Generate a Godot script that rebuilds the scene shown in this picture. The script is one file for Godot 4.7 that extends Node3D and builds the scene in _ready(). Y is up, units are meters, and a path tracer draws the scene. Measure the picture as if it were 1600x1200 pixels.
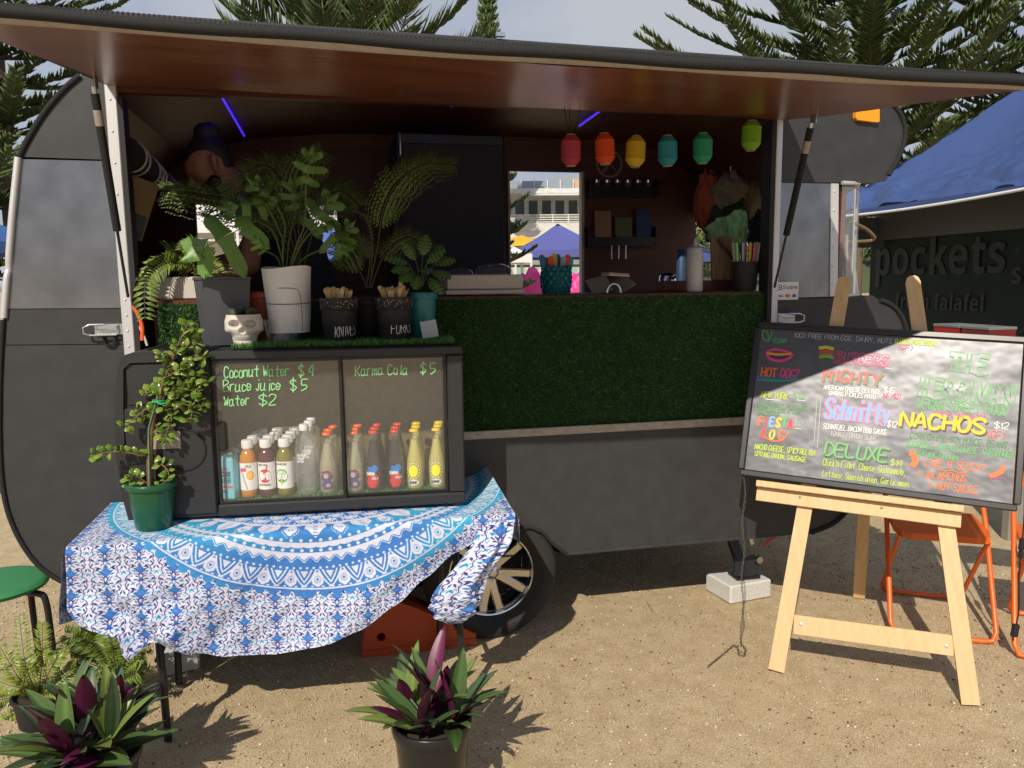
extends Node3D
# A black vintage caravan turned into a food stall, its serving hatch propped up over a drinks table.
# World: the serving side of the caravan is the plane z = 0, x runs along it, y is up, metres.

const CAM_H := 1.6
const CAM_D := 3.3
const FOCAL := 1230.0
var cam_right := Vector3.RIGHT
var cam_up := Vector3.UP
var cam_fwd := Vector3.FORWARD
var SUN := Vector3(-0.59, 0.954, 1.0).normalized()

func _ready():
	# --- camera
	var yaw = deg_to_rad(12.5)
	var pit = deg_to_rad(-7.4)
	var rol = deg_to_rad(0.7)
	cam_fwd = Vector3(sin(yaw) * cos(pit), sin(pit), -cos(yaw) * cos(pit))
	var r = cam_fwd.cross(Vector3.UP).normalized()
	var u = r.cross(cam_fwd)
	cam_right = r * cos(rol) - u * sin(rol)
	cam_up = u * cos(rol) + r * sin(rol)
	var cam = Camera3D.new()
	cam.name = "camera"
	cam.transform = Transform3D(Basis(cam_right, cam_up, -cam_fwd), Vector3(0, CAM_H, CAM_D))
	cam.fov = rad_to_deg(2.0 * atan(600.0 / FOCAL))
	cam.near = 0.05
	cam.far = 600.0
	add_child(cam)
	cam.current = true
	# --- sky and exposure
	var env = Environment.new()
	env.background_mode = Environment.BG_SKY
	var sky = Sky.new()
	sky.sky_material = sky_material()
	env.sky = sky
	env.background_energy_multiplier = 1.0
	env.tonemap_mode = Environment.TONE_MAPPER_LINEAR
	env.tonemap_exposure = 1.0
	env.sdfgi_enabled = true
	env.ssao_enabled = true
	env.ssil_enabled = true
	var we = WorldEnvironment.new()
	we.name = "surroundings"
	we.environment = env
	add_child(we)
	# --- sun: over the viewer's left shoulder, about 39 degrees up
	var sun = DirectionalLight3D.new()
	sun.name = "sun"
	sun.light_color = Color(1.0, 0.955, 0.88)
	sun.light_energy = 1.45
	sun.light_angular_distance = 0.5
	sun.shadow_enabled = true
	sun.basis = Basis.looking_at(-SUN, Vector3.UP)
	add_child(sun)
	# --- the place
	make_materials()
	build_ground()
	build_caravan()
	build_table_and_cloth()
	build_fridge()
	build_drinks()
	build_fridge_top()
	build_counter_things()
	build_person()
	build_lanterns()
	build_easel_board()
	build_chairs()
	build_floor_things()
	build_foreground_plants()
	build_tents()
	build_background()

func sky_material():
	var m = PanoramaSkyMaterial.new()
	var w = 1024
	var h = 512
	var im = Image.create(w, h, false, Image.FORMAT_RGBF)
	var n = FastNoiseLite.new()
	n.seed = 5
	n.frequency = 1.0
	n.fractal_octaves = 5
	n.fractal_gain = 0.55
	for j in h:
		var el = (0.5 - (j + 0.5) / h) * PI
		var t = clampf(sin(el), 0.0, 1.0)
		for i in w:
			var a = (i + 0.5) / w * TAU
			var d = Vector3(cos(el) * cos(a), sin(el), cos(el) * sin(a))
			var base = Vector3(0.45, 0.50, 0.59).lerp(Vector3(0.30, 0.37, 0.52), pow(t, 0.6))
			var q = d * 2.2
			q.y *= 2.4
			var c = n.get_noise_3d(q.x, q.y, q.z) * 1.3 + 0.45
			c = clampf(c, 0.0, 1.0)
			c = c * c * (3.0 - 2.0 * c)
			var col = base.lerp(Vector3(0.55, 0.57, 0.61), c * 0.8)
			if el < 0.0:
				col = Vector3(0.2, 0.17, 0.13)
			im.set_pixel(i, j, Color(col.x, col.y, col.z))
	m.panorama = ImageTexture.create_from_image(im)
	return m

# ---------------------------------------------------------------- pixels of the 1600 x 1200 photograph to places
func ray(px, py):
	return (cam_fwd * FOCAL + cam_right * (px - 800.0) - cam_up * (py - 600.0)).normalized()
func eye():
	return Vector3(0, CAM_H, CAM_D)
func pz(px, py, z):
	var d = ray(px, py)
	return eye() + d * ((z - CAM_D) / d.z)
func pg(px, py, y):
	var d = ray(px, py)
	return eye() + d * ((y - CAM_H) / d.y)
func pd(px, py, dist):
	var d = ray(px, py)
	return eye() + d * (dist / Vector2(d.x, d.z).length())

# ---------------------------------------------------------------- mesh builder
class MB:
	var v := PackedVector3Array()
	var n := PackedVector3Array()
	var t := PackedVector2Array()
	var c := PackedColorArray()
	var ix := PackedInt32Array()
	var col := Color(1, 1, 1)
	var laid := 0
	var xf := Transform3D.IDENTITY

	func vert(p: Vector3, nn: Vector3, uv := Vector2.ZERO) -> int:
		v.append(xf * p)
		n.append((xf.basis * nn).normalized())
		t.append(uv)
		c.append(col)
		return v.size() - 1

	func face(a: int, b: int, d: int):
		var g = (v[b] - v[a]).cross(v[d] - v[a])
		if g.dot(n[a] + n[b] + n[d]) > 0.0:
			ix.append_array(PackedInt32Array([a, d, b]))
		else:
			ix.append_array(PackedInt32Array([a, b, d]))

	func tri(a: Vector3, b: Vector3, d: Vector3, out := Vector3.ZERO):
		var g = (b - a).cross(d - a)
		if g.length_squared() < 1e-16:
			return
		g = g.normalized()
		if out != Vector3.ZERO and g.dot(out) < 0.0:
			g = -g
		face(vert(a, g), vert(b, g), vert(d, g))

	func quad(a: Vector3, b: Vector3, d: Vector3, e: Vector3, out := Vector3.ZERO, uvs := []):
		var g = (b - a).cross(e - a)
		if g.length_squared() < 1e-16:
			g = (d - b).cross(e - b)
		g = g.normalized()
		if out != Vector3.ZERO and g.dot(out) < 0.0:
			g = -g
		var q = uvs if uvs.size() == 4 else [Vector2(0, 0), Vector2(1, 0), Vector2(1, 1), Vector2(0, 1)]
		var i0 = vert(a, g, q[0])
		var i1 = vert(b, g, q[1])
		var i2 = vert(d, g, q[2])
		var i3 = vert(e, g, q[3])
		face(i0, i1, i2)
		face(i0, i2, i3)

	func box(o: Vector3, s: Vector3, b := Basis.IDENTITY, ch := 0.0):
		var h = s * 0.5
		var k = minf(ch, minf(h.x, minf(h.y, h.z)) * 0.9)
		var ax = [Vector3.RIGHT, Vector3.UP, Vector3.BACK]
		var hh = [h.x, h.y, h.z]
		for a in 3:
			var i = (a + 1) % 3
			var j = (a + 2) % 3
			for sg in [-1.0, 1.0]:
				var q = []
				for e in [[-1, -1], [1, -1], [1, 1], [-1, 1]]:
					q.append(o + b * (ax[a] * sg * hh[a] + ax[i] * e[0] * (hh[i] - k) + ax[j] * e[1] * (hh[j] - k)))
				quad(q[0], q[1], q[2], q[3], b * (ax[a] * sg))
		if k <= 0.0:
			return
		for a in 3:
			var i = (a + 1) % 3
			var j = (a + 2) % 3
			for si in [-1.0, 1.0]:
				for sj in [-1.0, 1.0]:
					var q = []
					for e in [-1.0, 1.0]:
						var al = ax[a] * e * (hh[a] - k)
						q.append(o + b * (al + ax[i] * si * hh[i] + ax[j] * sj * (hh[j] - k)))
						q.append(o + b * (al + ax[i] * si * (hh[i] - k) + ax[j] * sj * hh[j]))
					quad(q[0], q[1], q[3], q[2], b * (ax[i] * si + ax[j] * sj))
		for sx in [-1.0, 1.0]:
			for sy in [-1.0, 1.0]:
				for sz in [-1.0, 1.0]:
					var s3 = Vector3(sx, sy, sz)
					tri(o + b * (s3 * Vector3(h.x, h.y - k, h.z - k)), o + b * (s3 * Vector3(h.x - k, h.y, h.z - k)), o + b * (s3 * Vector3(h.x - k, h.y - k, h.z)), b * s3)

	# a box between two points, w across and d deep
	func bar(a: Vector3, b: Vector3, w: float, d: float, side := Vector3.RIGHT, ch := 0.0):
		var y = (b - a).normalized()
		var x = (side - y * side.dot(y)).normalized()
		var z = x.cross(y)
		box((a + b) * 0.5, Vector3(w, a.distance_to(b), d), Basis(x, y, z), ch)

	func tube(p: Array, r, sides := 8, caps := true):
		var m = p.size()
		if m < 2:
			return
		var x = Vector3.ZERO
		var rows = []
		for i in m:
			var d = ((p[mini(i + 1, m - 1)] - p[maxi(i - 1, 0)]) as Vector3).normalized()
			if x == Vector3.ZERO:
				x = d.cross(Vector3.UP if absf(d.y) < 0.9 else Vector3.RIGHT).normalized()
			x = (x - d * x.dot(d)).normalized()
			var y = d.cross(x)
			var rr = r[i] if r is Array else r
			var row = []
			for k in sides + 1:
				var an = TAU * k / sides
				var nn = x * cos(an) + y * sin(an)
				row.append(vert(p[i] + nn * rr, nn, Vector2(float(k) / sides, float(i) / (m - 1))))
			rows.append(row)
			if caps and (i == 0 or i == m - 1):
				var e = -d if i == 0 else d
				var cc = vert(p[i], e)
				var ring = []
				for k in sides + 1:
					var an = TAU * k / sides
					ring.append(vert(p[i] + (x * cos(an) + y * sin(an)) * rr, e))
				for k in sides:
					face(cc, ring[k], ring[k + 1])
		for i in m - 1:
			for k in sides:
				face(rows[i][k], rows[i + 1][k], rows[i + 1][k + 1])
				face(rows[i][k], rows[i + 1][k + 1], rows[i][k + 1])

	# profile of Vector2(radius, height) turned about the y axis of b at o
	func lathe(prof: Array, o: Vector3, sides := 24, b := Basis.IDENTITY, sx := 1.0, sz := 1.0):
		var m = prof.size()
		var sn = []
		for i in m - 1:
			var d = (prof[i + 1] - prof[i]) as Vector2
			sn.append(Vector2(d.y, -d.x).normalized())
		for i in m - 1:
			var na = sn[i]
			var nb = sn[i]
			if i > 0 and sn[i - 1].dot(sn[i]) > 0.6:
				na = (sn[i - 1] + sn[i]).normalized()
			if i < m - 2 and sn[i + 1].dot(sn[i]) > 0.6:
				nb = (sn[i + 1] + sn[i]).normalized()
			var ra = []
			var rb = []
			for k in sides + 1:
				var an = TAU * k / sides
				var cs = cos(an)
				var si = sin(an)
				ra.append(vert(o + b * Vector3(cs * prof[i].x * sx, prof[i].y, si * prof[i].x * sz), b * Vector3(cs * na.x, na.y, si * na.x), Vector2(float(k) / sides, prof[i].y)))
				rb.append(vert(o + b * Vector3(cs * prof[i + 1].x * sx, prof[i + 1].y, si * prof[i + 1].x * sz), b * Vector3(cs * nb.x, nb.y, si * nb.x), Vector2(float(k) / sides, prof[i + 1].y)))
			for k in sides:
				if prof[i].x > 1e-6:
					face(ra[k], ra[k + 1], rb[k])
				if prof[i + 1].x > 1e-6:
					face(ra[k + 1], rb[k + 1], rb[k])

	# outline in the xy plane of tr, from depth z0 to z1
	func prism(poly: PackedVector2Array, z0: float, z1: float, tr := Transform3D.IDENTITY):
		var id = Geometry2D.triangulate_polygon(poly)
		for z in [z0, z1]:
			var out = tr.basis * Vector3(0, 0, 1.0 if z == maxf(z0, z1) else -1.0)
			var vs = []
			for p in poly:
				vs.append(vert(tr * Vector3(p.x, p.y, z), out, p))
			for k in id.size() / 3:
				face(vs[id[k * 3]], vs[id[k * 3 + 1]], vs[id[k * 3 + 2]])
		var cw = Geometry2D.is_polygon_clockwise(poly)
		for i in poly.size():
			var a = poly[i]
			var b = poly[(i + 1) % poly.size()]
			var e = (b - a).normalized()
			var o2 = Vector2(-e.y, e.x) if cw else Vector2(e.y, -e.x)
			quad(tr * Vector3(a.x, a.y, z0), tr * Vector3(b.x, b.y, z0), tr * Vector3(b.x, b.y, z1), tr * Vector3(a.x, a.y, z1), tr.basis * Vector3(o2.x, o2.y, 0))

	# rows of points, smooth; uv optional rows of Vector2
	func sheet(rows: Array, uvs := [], flip := false):
		var h = rows.size()
		var w = rows[0].size()
		var base = v.size()
		for j in h:
			for i in w:
				var dx = (rows[j][mini(i + 1, w - 1)] - rows[j][maxi(i - 1, 0)]) as Vector3
				var dy = (rows[mini(j + 1, h - 1)][i] - rows[maxi(j - 1, 0)][i]) as Vector3
				var nn = dx.cross(dy).normalized()
				if nn == Vector3.ZERO:
					nn = Vector3.UP
				vert(rows[j][i], -nn if flip else nn, uvs[j][i] if uvs.size() else Vector2(float(i) / (w - 1), float(j) / (h - 1)))
		for j in h - 1:
			for i in w - 1:
				var a = base + j * w + i
				face(a, a + 1, a + w)
				face(a + 1, a + w + 1, a + w)

	# a flat stroke of width w along 2D points laid on the xy plane of tr
	func stroke(p: Array, w: float, tr: Transform3D):
		var m = p.size()
		laid += 1
		var lift = 0.00004 * (laid % 16)
		if m < 2:
			return
		var L = []
		var R = []
		for i in m:
			var d = ((p[mini(i + 1, m - 1)] - p[maxi(i - 1, 0)]) as Vector2).normalized()
			var o = Vector2(-d.y, d.x) * w * 0.5
			var e = Vector2.ZERO
			if i == 0:
				e = -d * w * 0.3
			elif i == m - 1:
				e = d * w * 0.3
			L.append(p[i] + o + e)
			R.append(p[i] - o + e)
		var nn = tr.basis * Vector3(0, 0, 1)
		var li = []
		var ri = []
		for i in m:
			li.append(vert(tr * Vector3(L[i].x, L[i].y, lift), nn))
			ri.append(vert(tr * Vector3(R[i].x, R[i].y, lift), nn))
		for i in m - 1:
			face(li[i], ri[i], ri[i + 1])
			face(li[i], ri[i + 1], li[i + 1])

	func mesh() -> ArrayMesh:
		var a = []
		a.resize(Mesh.ARRAY_MAX)
		a[Mesh.ARRAY_VERTEX] = v
		a[Mesh.ARRAY_NORMAL] = n
		a[Mesh.ARRAY_TEX_UV] = t
		a[Mesh.ARRAY_COLOR] = c
		a[Mesh.ARRAY_INDEX] = ix
		var am = ArrayMesh.new()
		am.add_surface_from_arrays(Mesh.PRIMITIVE_TRIANGLES, a)
		return am

# ---------------------------------------------------------------- things and parts
var used := {}
var org := {}

func numbered(nm):
	var k = used.get(nm, -1) + 1
	used[nm] = k
	return nm if k == 0 else "%s_%03d" % [nm, k]

func tag(o, label, category, group = ""):
	o.set_meta("label", label)
	o.set_meta("category", category)
	if group:
		o.set_meta("group", group)
	return o

# meshes given to its parts are in world space; they are moved to the thing's base here
func thing(nm, label, category, at = Vector3.ZERO, group = ""):
	var o = Node3D.new()
	o.name = numbered(nm)
	add_child(o)
	o.position = at
	org[o] = at
	tag(o, label, category, group)
	return o

func part(parent, nm, mb, m, label = ""):
	var o = MeshInstance3D.new()
	o.name = nm
	var at = org.get(parent, Vector3.ZERO)
	if at != Vector3.ZERO:
		for i in mb.v.size():
			mb.v[i] -= at
	o.mesh = mb.mesh()
	o.material_override = m
	parent.add_child(o, true)
	org[o] = at
	if label:
		o.set_meta("label", label)
	return o

func piece(parent, nm, mesh, m, tr):
	var o = MeshInstance3D.new()
	o.name = nm
	o.mesh = mesh
	o.material_override = m
	o.transform = tr
	parent.add_child(o, true)
	return o

func structure(nm, mb, m):
	var o = MeshInstance3D.new()
	o.name = nm
	o.mesh = mb.mesh()
	o.material_override = m
	o.set_meta("kind", "structure")
	add_child(o)
	return o

func copy(o, at, label, turn = 0.0):
	var base = String(o.name)
	var c = o.duplicate()
	c.name = numbered(base)
	add_child(c)
	c.position = at
	c.rotation.y = turn
	if label:
		c.set_meta("label", label)
	return c

func stuff_multi(parent, nm, mesh, m, xs: Array, cols := []):
	var mm = MultiMesh.new()
	mm.transform_format = MultiMesh.TRANSFORM_3D
	mm.use_colors = cols.size() > 0
	mm.mesh = mesh
	mm.instance_count = xs.size()
	for i in xs.size():
		mm.set_instance_transform(i, xs[i])
		if cols.size():
			mm.set_instance_color(i, cols[i])
	var o = MultiMeshInstance3D.new()
	o.name = nm
	o.multimesh = mm
	o.material_override = m
	o.set_meta("kind", "stuff")
	parent.add_child(o, true)
	return o

func V2(a):
	var p = PackedVector2Array()
	for i in a.size() / 2:
		p.append(Vector2(a[i * 2], a[i * 2 + 1]))
	return p

# smooth curve through points
func smooth(p: Array, k := 6):
	var out = []
	var m = p.size()
	for i in m - 1:
		var a = p[maxi(i - 1, 0)]
		var b = p[i]
		var d = p[i + 1]
		var e = p[mini(i + 2, m - 1)]
		for s in k:
			var t = float(s) / k
			out.append(b.cubic_interpolate(d, a, e, t))
	out.append(p[m - 1])
	return out

func arc_points(o: Vector3, x: Vector3, y: Vector3, a0: float, a1: float, k: int):
	var out = []
	for i in k + 1:
		var a = lerpf(a0, a1, float(i) / k)
		out.append(o + x * cos(a) + y * sin(a))
	return out

# ---------------------------------------------------------------- hand lettering: strokes on a 4 x 6 grid, two digits a point
const GLYPHS := {
	"A": "00 26 40|12 32", "B": "00 06 36 45 34 03|33 42 41 30 00", "C": "45 36 16 04 02 10 30 41", "D": "00 06 26 44 42 20 00", "E": "40 00 06 46|03 33",
	"F": "00 06 46|03 33", "G": "45 36 16 04 02 10 30 42 22", "H": "00 06|40 46|03 43", "I": "20 26", "J": "01 10 30 41 46", "K": "00 06|46 02|13 40",
	"L": "06 00 40", "M": "00 06 23 46 40", "N": "00 06 40 46", "O": "16 04 02 10 30 42 44 36 16", "P": "00 06 36 45 44 33 03", "Q": "16 04 02 10 30 42 44 36 16|22 40",
	"R": "00 06 36 45 44 33 03|23 40", "S": "45 36 16 05 04 32 41 30 10 01", "T": "20 26|06 46", "U": "06 01 10 30 41 46", "V": "06 20 46", "W": "06 10 24 30 46",
	"X": "00 46|06 40", "Y": "06 23 46|23 20", "Z": "06 46 00 40",
	"a": "34 14 03 01 10 31|34 31 40", "b": "06 00|03 24 33 31 20 00", "c": "33 14 03 01 10 31", "d": "34 14 03 01 10 31|36 30", "e": "02 32 33 14 03 01 10 31", "f": "36 25 20|04 34",
	"g": "34 14 03 01 10 31|34 30 11", "h": "06 00|03 24 33 30", "i": "20 24|26 26", "j": "24 21 10 01|26 26", "k": "06 00|34 02|12 30", "l": "26 20", "m": "00 04|03 14 22 20|22 34 43 40",
	"n": "00 04|03 24 33 30", "o": "14 03 01 10 30 31 33 14", "p": "04 00|03 24 33 31 20 01", "r": "00 04|02 14 34", "s": "34 14 03 31 20 00", "t": "26 21 30|04 44", "u": "04 01 10 31 34|31 40",
	"v": "04 20 44", "w": "04 10 23 30 44", "x": "00 34|04 30", "y": "04 12|34 10 00", "z": "04 34 00 30",
	"0": "16 04 02 10 30 42 44 36 16", "1": "14 26 20", "2": "05 16 36 45 33 00 40", "3": "05 26 45 33 13|33 42 30 10 01", "4": "30 36 02 42", "5": "46 06 03 33 42 31 10 00", "6": "36 04 01 10 30 42 33 03",
	"7": "06 46 10", "8": "23 04 16 36 44 23 02 10 30 42 23", "9": "43 13 05 16 36 45 40", "$": "45 26 05 04 42 41 20 01|27 2-", "%": "00 46|05 16|30 41", "?": "05 16 36 45 23 22|20 20",
	"+": "03 43|25 21", "-": "13 33", ",": "20 1-", ".": "20 20", "/": "00 46", "(": "36 24 22 30", ")": "16 24 22 10", "'": "26 24", "*": "05 41|01 45|26 20", "!": "26 22|20 20", "&": "40 05 16 24 01 10 42",
}

func glyph_strokes(ch):
	var out = []
	for s in GLYPHS.get(ch, "").split("|", false):
		var pts = []
		for w in s.split(" ", false):
			var y = -1.0 if w[1] == "-" else float(w.substr(1, 1))
			pts.append(Vector2(float(w.substr(0, 1)), y))
		if pts.size() == 2 and pts[0] == pts[1]:
			pts[1] += Vector2(0.35, 0.1)
		out.append(pts)
	return out

# writes text from the lower left at (x, y) on the plane of tr; h is the height of a capital
func write(mb, text, x, y, h, w, tr, squeeze = 0.62, rng = null, slope = 0.0, wob = 0.12):
	var u = h / 6.0
	var px = x
	for ch in text:
		if ch == " ":
			px += h * squeeze * 0.75
			continue
		var top = 0.0
		var jy = 0.0
		var ja = 0.0
		if rng:
			jy = rng.randf_range(-wob, wob) * h * 0.5
			ja = rng.randf_range(-wob, wob) * 0.6
		for s in glyph_strokes(ch):
			var pts = []
			for p in s:
				var q = Vector2(p.x * u * squeeze * 1.5 / 1.0, p.y * u)
				if rng:
					q += Vector2(rng.randf_range(-1, 1), rng.randf_range(-1, 1)) * u * wob
				q.x += q.y * 0.08
				q = q.rotated(ja)
				pts.append(q + Vector2(px, y + jy + (px - x) * slope))
				top = maxf(top, p.x)
			mb.stroke(smooth(pts, 3) if pts.size() > 2 else pts, w, tr)
		px += (top + 1.35) * u * squeeze * 1.5
	return px

func text_width(text, h, squeeze = 0.62):
	var u = h / 6.0
	var px = 0.0
	for ch in text:
		if ch == " ":
			px += h * squeeze * 0.75
			continue
		var top = 0.0
		for s in glyph_strokes(ch):
			for p in s:
				top = maxf(top, p.x)
		px += (top + 1.35) * u * squeeze * 1.5
	return px


# the same between two ends
func write_fit(mb, text, x0, x1, y, h, w, tr, rng = null, slope = 0.0, wob = 0.12):
	return write(mb, text, x0, y, h, w, tr, (x1 - x0) / maxf(1e-6, text_width(text, h, 1.0) - h * 0.05), rng, slope, wob)

# ---------------------------------------------------------------- materials (base colours are linear values)
var M := {}
var T := {}

func lin(r, g, b, a = 1.0):
	var c = Color(r, g, b).linear_to_srgb()
	c.a = a
	return c

func mat(nm, r, g, b, rough = 0.6, metal = 0.0):
	var m = StandardMaterial3D.new()
	m.resource_name = nm
	m.albedo_color = lin(r, g, b)
	m.roughness = rough
	m.metallic = metal
	M[nm] = m
	return m

func tex_noise(nm, freq, oct, lo, hi, size = 512, sd = 1, stretch = Vector2.ONE, kind = FastNoiseLite.TYPE_SIMPLEX_SMOOTH, normal = 0.0, tint = null):
	# a seamless grey texture from lo to hi (or between two linear colours), wrapped on a torus
	var n = FastNoiseLite.new()
	n.seed = sd
	n.noise_type = kind
	n.frequency = freq
	n.fractal_octaves = oct
	var im = Image.create(size, size, false, Image.FORMAT_RGB8)
	for j in size:
		for i in size:
			# blend of wrapped samples keeps the edges matching
			var fx = float(i) / size
			var fy = float(j) / size
			var a = n.get_noise_2d(i * stretch.x, j * stretch.y)
			if fx > 0.85 or fy > 0.85:
				var kx = smoothstep(0.85, 1.0, fx)
				var ky = smoothstep(0.85, 1.0, fy)
				var b = n.get_noise_2d((i - size) * stretch.x, j * stretch.y)
				var c = n.get_noise_2d(i * stretch.x, (j - size) * stretch.y)
				var d = n.get_noise_2d((i - size) * stretch.x, (j - size) * stretch.y)
				a = lerpf(lerpf(a, b, kx), lerpf(c, d, kx), ky)
			var t = clampf(a * 0.8 + 0.5, 0.0, 1.0)
			if tint:
				im.set_pixel(i, j, (tint[0] as Color).lerp(tint[1], t).linear_to_srgb())
			else:
				var s = lerpf(lo, hi, t)
				im.set_pixel(i, j, Color(s, s, s))
	if normal > 0.0:
		im.bump_map_to_normal_map(normal)
	T[nm] = ImageTexture.create_from_image(im)
	return T[nm]

func tri(m, scale, world = true):
	m.uv1_triplanar = true
	m.uv1_world_triplanar = world
	m.uv1_scale = Vector3(scale, scale, scale) if not scale is Vector3 else scale
	return m

func make_materials():
	tex_noise("fine", 0.35, 3, 0.62, 1.0, 256, 3)
	tex_noise("blotch", 0.018, 5, 0.88, 1.0, 512, 4)
	tex_noise("smear", 0.012, 5, 0.86, 1.0, 512, 6, Vector2(1.2, 1.0))
	tex_noise("scuff", 0.03, 5, 0.50, 0.62, 512, 9, Vector2(1, 3))
	tex_noise("brushed", 0.05, 4, 0.3, 0.62, 512, 12, Vector2(0.25, 1.4))
	tex_noise("nfine", 0.22, 3, 0.0, 1.0, 256, 21, Vector2.ONE, FastNoiseLite.TYPE_SIMPLEX_SMOOTH, 2.0)
	tex_noise("nwave", 0.012, 3, 0.0, 1.0, 512, 23, Vector2.ONE, FastNoiseLite.TYPE_SIMPLEX_SMOOTH, 5.0)
	tex_noise("wood_red", 0.02, 5, 0, 1, 512, 31, Vector2(0.22, 3.2), FastNoiseLite.TYPE_SIMPLEX_SMOOTH, 0.0, [Color(0.125, 0.036, 0.014), Color(0.24, 0.080, 0.031)])
	tex_noise("wood_pale", 0.03, 5, 0, 1, 512, 33, Vector2(3.4, 0.14), FastNoiseLite.TYPE_SIMPLEX_SMOOTH, 0.0, [Color(0.56, 0.36, 0.17), Color(0.70, 0.49, 0.26)])
	tex_noise("wood_grey", 0.03, 5, 0, 1, 256, 35, Vector2(3.0, 0.2), FastNoiseLite.TYPE_SIMPLEX_SMOOTH, 0.0, [Color(0.12, 0.07, 0.045), Color(0.3, 0.2, 0.13)])
	tex_noise("tint_green", 0.05, 4, 0.6, 1.0, 256, 37)
	# caravan
	var m = mat("black_paint", 0.036, 0.037, 0.040, 0.5)
	m.albedo_texture = T.blotch
	m.roughness = 0.52
	m.normal_enabled = true
	m.normal_texture = T.nwave
	m.normal_scale = 0.03
	tri(m, 0.9)
	m = mat("aluminium", 0.30, 0.305, 0.32, 0.25, 0.9)
	m.albedo_texture = T.smear
	m.normal_enabled = true
	m.normal_texture = T.nwave
	m.normal_scale = 0.05
	tri(m, 0.8)
	mat("aluminium_trim", 0.62, 0.62, 0.64, 0.42, 0.45)
	m = mat("worn_alloy", 0.42, 0.37, 0.32, 0.55, 0.35)
	m.albedo_texture = T.blotch
	tri(m, 3.0)
	mat("black_rubber", 0.011, 0.011, 0.012, 0.85)
	mat("tyre", 0.022, 0.021, 0.02, 0.85)
	m = mat("varnished_wood", 1, 1, 1, 0.34)
	m.albedo_texture = T.wood_red
	m.clearcoat_enabled = true
	m.clearcoat = 0.22
	m.clearcoat_roughness = 0.16
	m.normal_enabled = true
	m.normal_texture = T.nwave
	m.normal_scale = 0.12
	tri(m, 0.55, false)
	m = mat("inner_wood", 0.42, 0.27, 0.21, 0.5)
	m.albedo_texture = T.wood_red
	tri(m, 0.5, false)
	mat("rim_metal", 0.68, 0.64, 0.58, 0.16, 0.95)
	mat("chrome", 0.75, 0.76, 0.78, 0.15, 1.0)
	mat("zinc", 0.6, 0.62, 0.63, 0.3, 0.9)
	mat("black_steel", 0.02, 0.02, 0.022, 0.35, 0.2)
	mat("matt_black", 0.014, 0.014, 0.016, 0.7)
	mat("amber_lens", 0.95, 0.32, 0.01, 0.25)
	m = mat("concrete_block", 0.66, 0.65, 0.62, 0.9)
	m.albedo_texture = T.blotch
	m.normal_enabled = true
	m.normal_texture = T.nfine
	m.normal_scale = 0.8
	tri(m, 6.0)
	m = mat("perspex", 0.9, 0.95, 1.0, 0.05)
	m.transparency = BaseMaterial3D.TRANSPARENCY_ALPHA
	m.albedo_color.a = 0.12
	m = mat("glass", 0.9, 0.95, 0.93, 0.03)
	m.transparency = BaseMaterial3D.TRANSPARENCY_ALPHA
	m.albedo_color.a = 0.025
	m = mat("turf", 1, 1, 1, 0.55)
	m.vertex_color_use_as_albedo = true
	m.backlight_enabled = true
	m.backlight = lin(0.02, 0.08, 0.01)
	mat("turf_backing", 0.012, 0.035, 0.010, 0.95)
	m = mat("led", 0.3, 0.2, 0.9, 0.4)
	m.emission_enabled = true
	m.emission = Color(0.28, 0.16, 1.0)
	m.emission_energy_multiplier = 0.9
	# generic vertex coloured paints
	m = mat("paint", 1, 1, 1, 0.5)
	m.vertex_color_use_as_albedo = true
	m = mat("paint_rough", 1, 1, 1, 0.85)
	m.vertex_color_use_as_albedo = true
	m = mat("paint_gloss", 1, 1, 1, 0.2)
	m.vertex_color_use_as_albedo = true
	m = mat("leafy", 1, 1, 1, 0.42)
	m.vertex_color_use_as_albedo = true
	m.backlight_enabled = true
	m.backlight = lin(0.06, 0.13, 0.02)
	m = mat("glossy_leaf", 1, 1, 1, 0.25)
	m.vertex_color_use_as_albedo = true
	m.backlight_enabled = true
	m.backlight = lin(0.05, 0.10, 0.015)
	m = mat("needles", 1, 1, 1, 0.6)
	m.vertex_color_use_as_albedo = true
	m.backlight_enabled = true
	m.backlight = lin(0.05, 0.08, 0.015)
	m = mat("bark", 0.16, 0.11, 0.075, 0.9)
	m.albedo_texture = T.blotch
	tri(m, 1.5)
	mat("pale_edge", 0.42, 0.43, 0.42, 0.2)
	mat("white_cap", 0.78, 0.78, 0.78, 0.4)
	m = mat("pine", 1, 1, 1, 0.5)
	m.albedo_texture = T.wood_pale
	m.uv1_triplanar = true
	m.uv1_scale = Vector3(0.9, 0.9, 0.9)

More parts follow.
